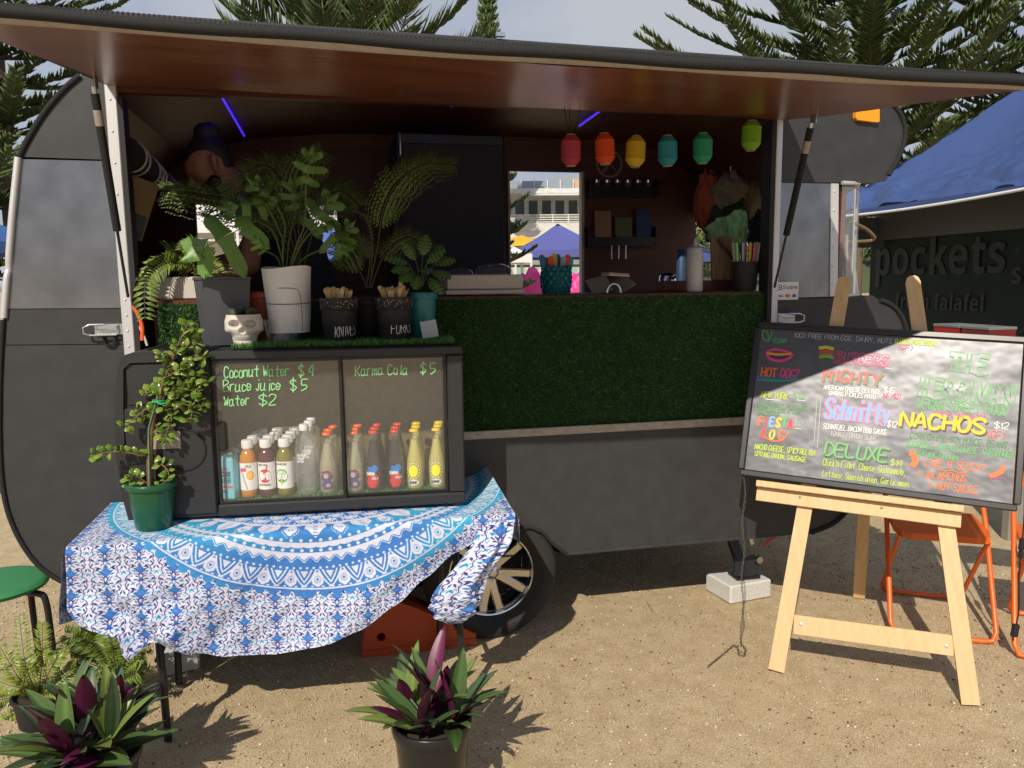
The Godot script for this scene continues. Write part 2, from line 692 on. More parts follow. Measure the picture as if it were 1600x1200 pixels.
# ---------------------------------------------------------------- the ground
func build_ground():
	var sz = 1024
	var a = FastNoiseLite.new()
	a.seed = 40
	a.frequency = 0.26
	a.fractal_octaves = 2
	var b = FastNoiseLite.new()
	b.seed = 41
	b.frequency = 0.012
	b.fractal_octaves = 5
	var md = FastNoiseLite.new()
	md.seed = 47
	md.frequency = 0.07
	md.fractal_octaves = 3
	var g = RandomNumberGenerator.new()
	g.seed = 42
	var im = Image.create(sz, sz, false, Image.FORMAT_RGB8)
	var hi = Image.create(sz, sz, false, Image.FORMAT_RGB8)
	for j in sz:
		for i in sz:
			var fx = smoothstep(0.85, 1.0, float(i) / sz)
			var fy = smoothstep(0.85, 1.0, float(j) / sz)
			var big = b.get_noise_2d(i, j)
			if fx > 0.0 or fy > 0.0:
				big = lerpf(lerpf(big, b.get_noise_2d(i - sz, j), fx), lerpf(b.get_noise_2d(i, j - sz), b.get_noise_2d(i - sz, j - sz), fx), fy)
			var s = a.get_noise_2d(i, j)
			var w = g.randf()
			var c = Color(0.40, 0.302, 0.172).lerp(Color(0.50, 0.395, 0.245), clampf(big * 0.8 + 0.5, 0, 1))
			var k = 1.0 + s * 0.62 + (w - 0.5) * 0.5 + md.get_noise_2d(i, j) * 0.10 * (1.0 - maxf(fx, fy))
			if w > 0.975:
				c = c.lerp(Color(0.72, 0.64, 0.52), 0.75)
			elif w < 0.02:
				c = c.lerp(Color(0.09, 0.06, 0.04), 0.7)
			im.set_pixel(i, j, Color(c.r * k, c.g * k, c.b * k).linear_to_srgb())
			var hv = clampf(0.5 + s * 0.5 + (w - 0.5) * 0.25, 0, 1)
			hi.set_pixel(i, j, Color(hv, hv, hv))
	hi.bump_map_to_normal_map(2.0)
	var m = StandardMaterial3D.new()
	m.resource_name = "gritty_sand"
	m.albedo_texture = ImageTexture.create_from_image(im)
	m.normal_enabled = true
	m.normal_texture = ImageTexture.create_from_image(hi)
	m.normal_scale = 0.9
	m.roughness = 0.95
	tri(m, 0.62)
	M["ground"] = m
	# gently uneven near the stall, flat and wide beyond
	var n = FastNoiseLite.new()
	n.seed = 44
	n.frequency = 0.9
	var mb = MB.new()
	var xs = []
	var zs = []
	for i in 141:
		xs.append(-3.0 + i * 0.06)
	for j in 101:
		zs.append(2.6 - j * 0.06)
	xs = [-400.0, -60.0, -12.0] + xs + [14.0, 60.0, 400.0]
	zs = [400.0, 60.0, 8.0] + zs + [-12.0, -60.0, -400.0]
	var rows = []
	for z in zs:
		var row = []
		for x in xs:
			var near = clampf(1.0 - maxf(absf(x - 1.2) - 3.2, absf(z + 0.4) - 2.2), 0, 1)
			row.append(Vector3(x, (n.get_noise_2d(x, z) - 0.3) * 0.0012 * near - 0.002, z))
		rows.append(row)
	mb.sheet(rows)
	structure("ground", mb, m)
	# loose grit
	var st = MB.new()
	st.lathe([Vector2(0, 0.5), Vector2(0.42, 0.3), Vector2(0.5, 0.0), Vector2(0.3, -0.3), Vector2(0, -0.3)], Vector3.ZERO, 5)
	var xf = []
	var cs = []
	for i in 70000:
		var z = 1.6 - pow(g.randf(), 1.2) * 3.2
		var x = g.randf_range(-1.9, 3.6)
		var s = 0.003 + pow(g.randf(), 4.0) * 0.007
		var bs = Basis(Vector3(g.randf_range(-1, 1), g.randf_range(-1, 1), g.randf_range(-1, 1)).normalized(), g.randf() * TAU).scaled(Vector3(s, s * g.randf_range(0.5, 0.9), s * g.randf_range(0.7, 1.3)))
		xf.append(Transform3D(bs, Vector3(x, s * 0.1, z)))
		var t = g.randf()
		var c = Color(0.36, 0.26, 0.15).lerp(Color(0.58, 0.47, 0.33), t)
		if t > 0.93:
			c = Color(0.75, 0.7, 0.6)
		elif t < 0.1:
			c = Color(0.10, 0.07, 0.05)
		cs.append(c)
	var o = stuff_multi(self, "grit", st.mesh(), M.paint_rough, xf, cs)
	o.set_meta("label", "loose grit and small stones scattered on the sandy ground")
	o.set_meta("category", "grit")
	# a strip of lawn far to the left
	var lw = MB.new()
	lw.quad(Vector3(-40, 0.006, -9), Vector3(-3.4, 0.006, -9), Vector3(-2.6, 0.006, -3.2), Vector3(-40, 0.006, -3.2), Vector3.UP)
	var gm = mat("lawn", 0.10, 0.16, 0.03, 0.9)
	gm.albedo_texture = T.fine
	tri(gm, 0.8)
	structure("lawn", lw, gm)

func grass_blade(len, wid):
	var mb = MB.new()
	mb.tri(Vector3(-wid, 0, 0), Vector3(wid, 0, 0), Vector3(wid * 0.6, len, len * 0.25), Vector3(0, 0, 1))
	mb.tri(Vector3(-wid, 0, 0), Vector3(wid * 0.6, len, len * 0.25), Vector3(-wid * 0.3, len * 0.9, len * 0.2), Vector3(0, 0, 1))
	return mb.mesh()

# artificial grass over a rectangle: o corner, a and b edges, n the way the blades point
func turf_blades(parent, nm, o, a, b, n, count, len, sd):
	var g = RandomNumberGenerator.new()
	g.seed = sd
	var xf = []
	var cs = []
	var at = org.get(parent, Vector3.ZERO)
	for i in count:
		var up = (n + Vector3(g.randf_range(-1, 1), g.randf_range(-1, 1), g.randf_range(-1, 1)) * 0.55 - (Vector3.UP * 0.15 if absf(n.y) < 0.5 else Vector3.ZERO)).normalized()
		var sd2 = up.cross(Vector3(g.randf_range(-1, 1), g.randf_range(-1, 1), g.randf_range(-1, 1))).normalized()
		var s = g.randf_range(0.6, 1.25)
		xf.append(Transform3D(Basis(sd2, up, sd2.cross(up)).scaled(Vector3(s, s, s)), o + a * g.randf() + b * g.randf() - at))
		var t = g.randf()
		cs.append(Color(0.036, 0.13, 0.022).lerp(Color(0.12, 0.30, 0.05), t * t))
	var r = stuff_multi(parent, nm, grass_blade(len, len * 0.09), M.turf, xf, cs)
	return r

# ---------------------------------------------------------------- the caravan
const ZB := -1.86

func poly_rect(x0, y0, x1, y1):
	return V2([x0, y0, x1, y0, x1, y1, x0, y1])

func cut(poly, rect):
	var r = Geometry2D.intersect_polygons(poly, rect)
	return r[0] if r.size() else PackedVector2Array()

func rivet(mb, p, r = 0.005, dir = Vector3.BACK):
	var y = dir
	var x = y.cross(Vector3.UP if absf(y.y) < 0.9 else Vector3.RIGHT).normalized()
	mb.lathe([Vector2(r, 0), Vector2(r * 0.85, r * 0.4), Vector2(r * 0.4, r * 0.65), Vector2(0, r * 0.7)], p, 8, Basis(x, y, x.cross(y)))

func build_caravan():
	var cv = thing("food_caravan", "black vintage caravan with its long serving hatch propped open over a turf counter", "caravan", Vector3(0.7, 0, -0.9))
	var left = [Vector2(-0.78, 2.42), Vector2(-0.887, 2.374), Vector2(-0.945, 2.322), Vector2(-1.015, 2.24), Vector2(-1.076, 2.147), Vector2(-1.114, 2.078), Vector2(-1.151, 1.881), Vector2(-1.188, 1.647), Vector2(-1.218, 1.481), Vector2(-1.249, 1.24), Vector2(-1.27, 0.995), Vector2(-1.272, 0.821), Vector2(-1.252, 0.692), Vector2(-1.206, 0.572), Vector2(-1.145, 0.488), Vector2(-1.05, 0.42), Vector2(-0.93, 0.377)]
	var nose_low = [Vector2(2.211, 0.374), Vector2(2.33, 0.41), Vector2(2.417, 0.483), Vector2(2.53, 0.62), Vector2(2.62, 0.80), Vector2(2.68, 1.0), Vector2(2.705, 1.18), Vector2(2.695, 1.31), Vector2(2.655, 1.41), Vector2(2.60, 1.465), Vector2(2.533, 1.492)]
	var nose_up = [Vector2(2.535, 2.046), Vector2(2.546, 2.072), Vector2(2.60, 2.165), Vector2(2.624, 2.257), Vector2(2.60, 2.34), Vector2(2.541, 2.398), Vector2(2.42, 2.47), Vector2(2.25, 2.52)]
	var roof = [Vector2(2.25, 2.52), Vector2(1.8, 2.555), Vector2(0.8, 2.57), Vector2(0.0, 2.55), Vector2(-0.5, 2.51), Vector2(-0.78, 2.42)]
	# side panels
	var up_left = PackedVector2Array()
	up_left.append_array(V2([-0.80, 2.41]))
	for p in left.slice(1, 6):
		up_left.append(p)
	up_left.append_array(V2([-0.80, 2.073]))
	var mb = MB.new()
	mb.prism(up_left, -0.03, 0.0)
	part(cv, "side_panel", mb, M.black_paint)
	mb = MB.new()
	mb.prism(V2([-1.116, 2.070, -1.151, 1.881, -1.188, 1.647, -1.208, 1.523, -0.80, 1.518, -0.80, 2.068]), -0.03, -0.003)
	part(cv, "aluminium_panel", mb, M.aluminium, "bare grey aluminium panel at the rear corner of the side")
	mb = MB.new()
	mb.prism(V2([-1.209, 1.520, -1.218, 1.481, -1.23, 1.388, -0.80, 1.380, -0.80, 1.515]), -0.03, -0.001)
	part(cv, "side_panel", mb, M.black_paint)
	var low = V2([-0.80, 0.93, -0.80, 1.377, -1.2305, 1.385, -1.249, 1.24])
	for p in left.slice(10):
		low.append(p)
	low.append_array(V2([0.26, 0.377, 0.33, 0.45, 0.40, 0.50, 0.45, 0.515, 0.81, 0.515, 0.86, 0.49, 0.91, 0.43, 0.974, 0.377]))
	for p in nose_low:
		low.append(p)
	low.append_array(V2([2.49, 1.515, 2.30, 1.508, 1.985, 1.505, 1.985, 0.93]))
	mb = MB.new()
	mb.prism(low, -0.03, 0.0)
	part(cv, "side_panel", mb, M.black_paint)
	# the folded lower lip of the side and its pale worn dents
	mb = MB.new()
	mb.box(Vector3(1.6, 0.374, -0.012), Vector3(1.25, 0.012, 0.03), Basis.IDENTITY, 0.003)
	part(cv, "skirt_lip", mb, M.black_paint)
	# wheel arch liner
	mb = MB.new()
	var ar = V2([0.26, 0.377, 0.33, 0.45, 0.40, 0.50, 0.45, 0.515, 0.81, 0.515, 0.86, 0.49, 0.91, 0.43, 0.974, 0.377])
	for i in ar.size() - 1:
		mb.quad(Vector3(ar[i].x, ar[i].y, 0.012), Vector3(ar[i + 1].x, ar[i + 1].y, 0.012), Vector3(ar[i + 1].x, ar[i + 1].y, -0.35), Vector3(ar[i].x, ar[i].y, -0.35))
	mb.box(Vector3(0.62, 0.35, -0.36), Vector3(0.8, 0.4, 0.02))
	part(cv, "wheel_arch", mb, M.matt_black)
	mb = MB.new()
	var ap = []
	for p in ar:
		ap.append(Vector3(p.x, p.y, 0.006))
	mb.tube(ap, 0.008, 6)
	part(cv, "arch_trim", mb, M.black_rubber)
	# right of the opening
	mb = MB.new()
	var upr = PackedVector2Array()
	for p in nose_up:
		upr.append(p)
	upr.append_array(V2([1.985, 2.535, 1.985, 2.034, 2.456, 2.036]))
	mb.prism(upr, -0.03, 0.0)
	part(cv, "side_panel", mb, M.black_paint)
	mb = MB.new()
	mb.prism(V2([1.985, 1.510, 2.262, 1.513, 2.245, 2.030, 1.985, 2.030]), -0.03, -0.003)
	part(cv, "aluminium_panel", mb, M.aluminium, "bare aluminium panel beside the serving opening, hazy with reflections")
	mb = MB.new()
	mb.prism(V2([2.262, 1.513, 2.302, 1.514, 2.284, 2.030, 2.245, 2.030]), -0.02, 0.004)
	for k in 6:
		rivet(mb, Vector3(2.262 + 0.004 * (6 - k) * 0.4, 1.57 + k * 0.085, 0.004), 0.006)
	part(cv, "riveted_strip", mb, M.aluminium_trim)
	# corner window of bent clear plastic
	var win = thing_part_window(cv)
	# roof, ends and floor as one bent shell with a wooden lining
	var outline = []
	outline.append_array(left)
	outline.append_array(nose_low)
	var sh = MB.new()
	for i in outline.size() - 1:
		shell_strip(sh, outline[i], outline[i + 1], 0.0)
	for i in nose_up.size() - 1:
		shell_strip(sh, nose_up[i], nose_up[i + 1], 0.0)
	shell_strip(sh, Vector2(2.456, 2.038), nose_up[0], 0.0)
	shell_strip(sh, nose_low[nose_low.size() - 1], Vector2(2.49, 1.513), 0.0)
	part(cv, "end_shell", sh, M.black_paint)
	sh = MB.new()
	for i in roof.size() - 1:
		shell_strip(sh, roof[i], roof[i + 1], 0.0)
	part(cv, "roof", sh, M.black_paint)
	var lining = [Vector2(-1.19, 0.6), Vector2(-1.23, 0.9), Vector2(-1.21, 1.25), Vector2(-1.15, 1.65), Vector2(-1.085, 2.05), Vector2(-0.98, 2.24), Vector2(-0.84, 2.36), Vector2(-0.5, 2.47), Vector2(0.0, 2.515), Vector2(0.8, 2.535), Vector2(1.8, 2.52), Vector2(2.2, 2.47), Vector2(2.42, 2.30), Vector2(2.46, 2.10), Vector2(2.45, 2.034)]
	var ln = MB.new()
	for i in lining.size() - 1:
		shell_strip(ln, lining[i], lining[i + 1], 0.012, -1.0)
	ln.quad(Vector3(2.47, 1.515, -0.01), Vector3(2.64, 1.3, -0.01), Vector3(2.64, 1.3, ZB), Vector3(2.47, 1.515, ZB))
	ln.quad(Vector3(2.64, 1.3, -0.01), Vector3(2.4, 0.6, -0.01), Vector3(2.4, 0.6, ZB), Vector3(2.64, 1.3, ZB))
	part(cv, "inner_lining", ln, M.inner_wood)
	mb = MB.new()
	mb.box(Vector3(0.65, 0.57, ZB * 0.5), Vector3(3.3, 0.05, -ZB - 0.04))
	part(cv, "floor", mb, M.inner_wood)
	mb = MB.new()
	mb.box(Vector3(0.65, 0.45, ZB * 0.5 - 0.1), Vector3(2.9, 0.08, 1.3), Basis.IDENTITY, 0.01)
	part(cv, "chassis", mb, M.black_steel)
	# back wall with a doorway and a window left open
	var back = PackedVector2Array()
	for p in lining:
		back.append(p)
	back.append_array(V2([2.48, 1.5, 2.62, 1.3, 2.4, 0.55, -1.19, 0.55]))
	mb = MB.new()
	for r in [[-1.4, 0.5, -0.80, 2.7], [-0.80, 2.085, 0.03, 2.7], [-0.80, 0.5, 0.03, 1.74], [0.03, 0.5, 1.135, 2.7], [1.135, 2.315, 1.62, 2.7], [1.62, 0.5, 2.9, 2.7]]:
		var q = cut(back, poly_rect(r[0], r[1], r[2], r[3]))
		if q.size() > 2:
			mb.prism(q, ZB, ZB + 0.03)
	part(cv, "back_wall", mb, M.inner_wood)
	mb = MB.new()
	mb.bar(Vector3(1.628, 0.6, ZB + 0.035), Vector3(1.628, 2.315, ZB + 0.035), 0.018, 0.05)
	part(cv, "door_frame", mb, M.worn_alloy)
	mb = MB.new()
	mb.bar(Vector3(1.127, 0.6, ZB + 0.035), Vector3(1.127, 2.315, ZB + 0.035), 0.014, 0.04)
	part(cv, "door_frame", mb, M.worn_alloy)
	# the jambs of the opening
	mb = MB.new()
	mb.box(Vector3(-0.785, 1.84, 0.0), Vector3(0.040, 1.02, 0.028), Basis.IDENTITY, 0.003)
	for k in 9:
		rivet(mb, Vector3(-0.787, 1.37 + k * 0.06 if k < 4 else 1.37 + k * 0.115, 0.014), 0.005)
	part(cv, "jamb", mb, M.aluminium_trim)
	mb = MB.new()
	mb.box(Vector3(1.972, 1.80, 0.0), Vector3(0.030, 1.02, 0.026), Basis.IDENTITY, 0.003)
	part(cv, "jamb", mb, M.aluminium_trim)
	mb = MB.new()
	mb.box(Vector3(1.945, 1.80, -0.03), Vector3(0.02, 1.0, 0.08))
	part(cv, "jamb_lining", mb, M.matt_black)
	mb = MB.new()
	mb.box(Vector3(-0.757, 1.80, -0.03), Vector3(0.02, 1.0, 0.08))
	part(cv, "jamb_lining", mb, M.matt_black)
	mb = MB.new()
	mb.box(Vector3(0.59, 2.335, -0.02), Vector3(2.75, 0.03, 0.04))
	part(cv, "lintel", mb, M.inner_wood)
	# turf-faced counter front, the alloy strip below it and the counter top
	mb = MB.new()
	mb.box(Vector3(0.63, 1.235, -0.03), Vector3(2.62, 0.585, 0.03))
	var tf = part(cv, "turf_panel", mb, M.turf_backing, "panel of dark green artificial turf facing the counter")
	turf_blades(tf, "turf_blades", Vector3(-0.68, 0.945, -0.014), Vector3(2.62, 0, 0), Vector3(0, 0.59, 0), Vector3.BACK, 52000, 0.016, 71)
	mb = MB.new()
	mb.box(Vector3(0.605, 0.945, 0.004), Vector3(2.76, 0.036, 0.012), Basis.IDENTITY, 0.002)
	for k in 11:
		rivet(mb, Vector3(-0.7 + k * 0.255, 0.948, 0.010), 0.005)
	part(cv, "alloy_strip", mb, M.worn_alloy)
	mb = MB.new()
	mb.box(Vector3(0.62, 1.528, -0.27), Vector3(2.66, 0.03, 0.46), Basis.IDENTITY, 0.004)
	mb.box(Vector3(0.62, 1.0, -0.10), Vector3(2.66, 1.0, 0.02))
	part(cv, "counter_top", mb, M.inner_wood)
	# rubber edge beads
	mb = MB.new()
	var bead = []
	for p in left.slice(1, 6):
		bead.append(Vector3(p.x, p.y, 0.002))
	mb.tube(smooth(bead, 4), 0.011, 8)
	part(cv, "edge_bead", mb, M.black_rubber)
	mb = MB.new()
	var bead2 = []
	for p in left.slice(8):
		bead2.append(Vector3(p.x, p.y, 0.002))
	mb.tube(smooth(bead2, 4), 0.010, 8)
	part(cv, "edge_bead", mb, M.black_rubber)
	mb = MB.new()
	var bead3 = []
	for p in nose_up.slice(1, 7):
		bead3.append(Vector3(p.x, p.y, 0.002))
	mb.tube(smooth(bead3, 4), 0.011, 8)
	part(cv, "edge_bead", mb, M.black_rubber)
	mb = MB.new()
	var bead4 = []
	for p in nose_low:
		bead4.append(Vector3(p.x, p.y, 0.002))
	mb.tube(smooth(bead4, 4), 0.012, 8)
	part(cv, "edge_bead", mb, M.black_rubber)
	mb = MB.new()
	mb.tube(smooth([Vector3(-1.117, 2.075, 0.002), Vector3(-1.151, 1.881, 0.004), Vector3(-1.175, 1.73, 0.003), Vector3(-1.184, 1.67, -0.004), Vector3(-1.192, 1.63, 0.004), Vector3(-1.214, 1.49, 0.002)], 4), 0.013, 8)
	part(cv, "edge_bead", mb, M.aluminium_trim, "bare alloy edge bead with a kink")
	# amber marker lamp
	mb = MB.new()
	mb.prism(V2([2.345, 2.352, 2.466, 2.370, 2.470, 2.311, 2.460, 2.305, 2.354, 2.313, 2.345, 2.323]), 0.0, 0.022)
	part(cv, "marker_lamp", mb, M.amber_lens, "amber plastic marker lamp under the roof edge")
	build_hatch(cv)
	build_wheel(cv)
	build_latch(cv, Vector3(-0.895, 1.437, 0.0), -1.0)
	build_latch(cv, Vector3(2.07, 1.418, 0.0), 1.0)
	# ceiling light strips, violet
	for e in [[-0.47, -0.35, -1.55], [0.62, -0.42, -0.85], [1.43, -0.45, -1.25]]:
		var y = 2.455 if e[0] < 0 else 2.51
		mb = MB.new()
		mb.tube([Vector3(e[0], y, e[1]), Vector3(e[0], y - 0.004, (e[1] + e[2]) * 0.5), Vector3(e[0], y - 0.012, e[2])], 0.006, 8)
		var s = part(cv, "light_strip", mb, M.led, "lit violet light strip on the ceiling")
		var l = AreaLight3D.new()
		l.name = "strip_light"
		l.light_color = Color(0.35, 0.22, 1.0)
		l.light_energy = 0.02
		l.area_size = Vector2(0.016, absf(e[2] - e[1]))
		l.area_range = 6.0
		l.shadow_enabled = true
		l.position = Vector3(e[0], y - 0.024, (e[1] + e[2]) * 0.5) - org[s]
		l.rotation.x = -PI / 2
		s.add_child(l)
	# steady leg standing on its block
	var jk = MB.new()
	jk.bar(Vector3(1.90, 0.42, -0.30), Vector3(1.97, 0.14, -0.22), 0.05, 0.04, Vector3.RIGHT, 0.004)
	jk.bar(Vector3(1.84, 0.43, -0.26), Vector3(1.95, 0.16, -0.20), 0.035, 0.012, Vector3.BACK, 0.002)
	jk.box(Vector3(1.975, 0.105, -0.205), Vector3(0.13, 0.012, 0.10), Basis.IDENTITY, 0.002)
	jk.bar(Vector3(1.945, 0.11, -0.175), Vector3(1.965, 0.20, -0.205), 0.012, 0.09, Vector3.BACK)
	jk.bar(Vector3(2.01, 0.11, -0.175), Vector3(1.985, 0.20, -0.205), 0.012, 0.09, Vector3.BACK)
	var leg = part(cv, "steady_leg", jk, M.black_steel)
	jk = MB.new()
	jk.lathe([Vector2(0, 0.012), Vector2(0.018, 0.012), Vector2(0.02, 0.0), Vector2(0.012, -0.004), Vector2(0.010, -0.03)], Vector3(2.045, 0.185, -0.19), 12, Basis(Vector3.RIGHT, Vector3(0.2, 0, 1).normalized(), Vector3.UP))
	part(leg, "crank_nut", jk, M.zinc)
	jk = MB.new()
	jk.bar(Vector3(1.985, 0.33, -0.19), Vector3(2.005, 0.27, -0.185), 0.02, 0.01)
	part(leg, "bracket", jk, M.zinc)

func shell_strip(mb, a, b, inset, sgn = 1.0):
	var d = (b - a).normalized()
	var z0 = -0.028 - inset
	mb.quad(Vector3(a.x, a.y, z0), Vector3(b.x, b.y, z0), Vector3(b.x, b.y, ZB), Vector3(a.x, a.y, ZB), Vector3(d.y, -d.x, 0) * sgn)

func thing_part_window(cv):
	var mb = MB.new()
	# the pane wraps the corner: along the side, then back across the end of the caravan
	var rows = []
	for y in [1.522, 1.65, 1.78, 1.90, 2.028]:
		var row = []
		for k in 9:
			var a = PI * 0.5 * k / 8.0
			row.append(Vector3(2.305 + 0.158 * (1.0 if k == 8 else sin(a)) + (0.025 if y < 1.6 else 0.0) * sin(a), y, 0.0 - 0.11 * (1.0 - cos(a))))
		row.append(Vector3(row[8].x + 0.005, y, -0.9))
		row.append(Vector3(row[8].x + 0.005, y, -1.75))
		rows.append(row)
	mb.sheet(rows)
	var w = part(cv, "corner_window", mb, M.perspex, "clear bent plastic corner window with milky edges")
	mb = MB.new()
	mb.tube([Vector3(2.30, 2.034, 0.006), Vector3(2.40, 2.034, -0.01), Vector3(2.455, 2.032, -0.10)], 0.010, 6)
	part(w, "frame", mb, M.aluminium_trim)
	mb = MB.new()
	mb.tube([Vector3(2.30, 1.518, 0.006), Vector3(2.42, 1.518, -0.01), Vector3(2.475, 1.518, -0.10)], 0.009, 6)
	part(w, "frame", mb, M.aluminium_trim)
	mb = MB.new()
	mb.tube([Vector3(2.470, 1.52, -0.11), Vector3(2.463, 2.03, -0.11)], 0.007, 6)
	part(w, "edge", mb, M.pale_edge)
	mb = MB.new()
	mb.tube([Vector3(2.392, 1.52, -0.02), Vector3(2.388, 2.03, -0.02)], 0.004, 6)
	part(w, "edge", mb, M.pale_edge)
	mb = MB.new()
	mb.box(Vector3(2.33, 1.77, -0.05), Vector3(0.035, 0.51, 0.05))
	part(w, "post", mb, M.inner_wood, "brown wooden post behind the clear pane")
	mb = MB.new()
	mb.bar(Vector3(2.36, 1.525, -0.02), Vector3(2.352, 1.80, -0.02), 0.012, 0.012)
	part(w, "stay", mb, M.worn_alloy)
	# window catch sticking out past the nose
	mb = MB.new()
	mb.tube(smooth([Vector3(2.40, 1.865, -0.06), Vector3(2.50, 1.83, -0.08), Vector3(2.552, 1.795, -0.09), Vector3(2.556, 1.783, -0.10), Vector3(2.53, 1.775, -0.11), Vector3(2.42, 1.772, -0.12)], 4), 0.0085, 8)
	part(w, "arm", mb, mat("bronze_arm", 0.20, 0.14, 0.08, 0.45, 0.4))
	return w

var hatch_l := Vector3(-0.787, 2.342, 0.0)
var hatch_r := Vector3(1.987, 2.303, 0.0)
var hatch_o := Vector3(0, sin(deg_to_rad(-7.3)), cos(deg_to_rad(-7.3)))

func on_hatch(s, t, up = 0.0):
	var p = hatch_l.lerp(hatch_r, s)
	return p + hatch_o * t + Vector3(0, up * hatch_o.z, -up * hatch_o.y)

func build_hatch(cv):
	var L = 1.33
	var mb = MB.new()
	# varnished ply underside, bowing a little along its length
	var rows = []
	for j in 7:
		var row = []
		for i in 41:
			var s = i / 40.0
			row.append(on_hatch(s, 0.004 + (L - 0.03) * j / 6.0, 0.003 * sin(s * 9.0 + j) + 0.002 * sin(s * 23.0) - 0.010 * sin(PI * s) * j / 6.0))
		rows.append(row)
	mb.sheet(rows)
	var ht = part(cv, "hatch", mb, M.varnished_wood, "propped serving hatch, glossy red-brown plywood underneath")
	mb = MB.new()
	var xb = (hatch_r - hatch_l).normalized()
	var ub = Vector3(0, hatch_o.z, -hatch_o.y)
	var bs = Basis(xb, ub, xb.cross(ub))
	mb.box(on_hatch(0.5, L * 0.5, 0.021), Vector3(2.78, 0.028, L), bs, 0.004)
	part(ht, "skin", mb, M.black_paint)
	mb = MB.new()
	for i in 24:
		var s0 = i / 24.0
		var s1 = (i + 1) / 24.0
		var w0 = 0.002 * sin(s0 * 14.0) - 0.010 * sin(PI * s0)
		var w1 = 0.002 * sin(s1 * 14.0) - 0.010 * sin(PI * s1)
		mb.quad(on_hatch(s0, L - 0.002, -0.001 + w0), on_hatch(s1, L - 0.002, -0.001 + w1), on_hatch(s1, L + 0.006, 0.010 + w1), on_hatch(s0, L + 0.006, 0.010 + w0), Vector3(0, -0.5, 1))
		mb.quad(on_hatch(s0, L - 0.008, -0.005 + w0), on_hatch(s1, L - 0.008, -0.005 + w1), on_hatch(s1, L - 0.002, -0.001 + w1), on_hatch(s0, L - 0.002, -0.001 + w0), Vector3(0, -1, 0))
	part(ht, "trim", mb, M.worn_alloy)
	mb = MB.new()
	var roll = []
	for i in 41:
		roll.append(on_hatch(-0.005 + 1.01 * i / 40.0, L + 0.004, 0.018 + 0.002 * sin(i * 0.7) - 0.010 * sin(PI * i / 40.0)))
	mb.tube(roll, 0.0135, 10)
	part(ht, "seal", mb, M.black_rubber)
	# ribbed bead along the top edge
	mb = MB.new()
	var zp = []
	var zr = []
	for i in 521:
		zp.append(on_hatch(-0.005 + 1.01 * i / 520.0, L - 0.006, 0.034 - 0.010 * sin(PI * i / 520.0)))
		zr.append(0.0075 if i % 2 == 0 else 0.005)
	mb.tube(zp, zr, 6)
	part(ht, "ribbed_bead", mb, M.black_rubber)
	mb = MB.new()
	mb.box(on_hatch(0.435, L, 0.044), Vector3(0.022, 0.010, 0.012))
	part(ht, "clip", mb, M.chrome)
	for sd in [0.0, 1.0]:
		var s = 0.004 if sd == 0.0 else 0.985
		var e = (M.edge if M.has("edge") else M.black_paint)
		mb = MB.new()
		mb.box(on_hatch(sd, L * 0.5, 0.018) + Vector3(-0.006 if sd == 0.0 else 0.006, 0, 0), Vector3(0.010, 0.034, L), bs)
		part(ht, "edge", mb, e)
		# gas strut: cylinder above, thin rod below
		var a = on_hatch(s, 0.27 if sd == 0.0 else 0.30, -0.03)
		var b = Vector3(-0.772, 1.56, 0.03) if sd == 0.0 else Vector3(1.957, 1.56, 0.03)
		var m = a.lerp(b, 0.66)
		mb = MB.new()
		mb.tube([a.lerp(b, 0.03), m], 0.0145, 12)
		var st = part(cv, "gas_strut", mb, M.black_rubber)
		mb = MB.new()
		mb.tube([m, b], 0.0055, 8)
		part(st, "rod", mb, M.black_steel)
		mb = MB.new()
		mb.tube([a.lerp(b, 0.10), a.lerp(b, 0.17)], 0.0152, 12, false)
		part(st, "sticker", mb, M.worn_alloy)
		mb = MB.new()
		mb.tube([a, a.lerp(b, 0.03)], 0.008, 8)
		mb.box(a + Vector3(0.008, 0.018, 0), Vector3(0.005, 0.045, 0.04))
		mb.box(a + Vector3(0.02, 0.038, 0), Vector3(0.03, 0.004, 0.04))
		part(st, "bracket", mb, M.zinc)

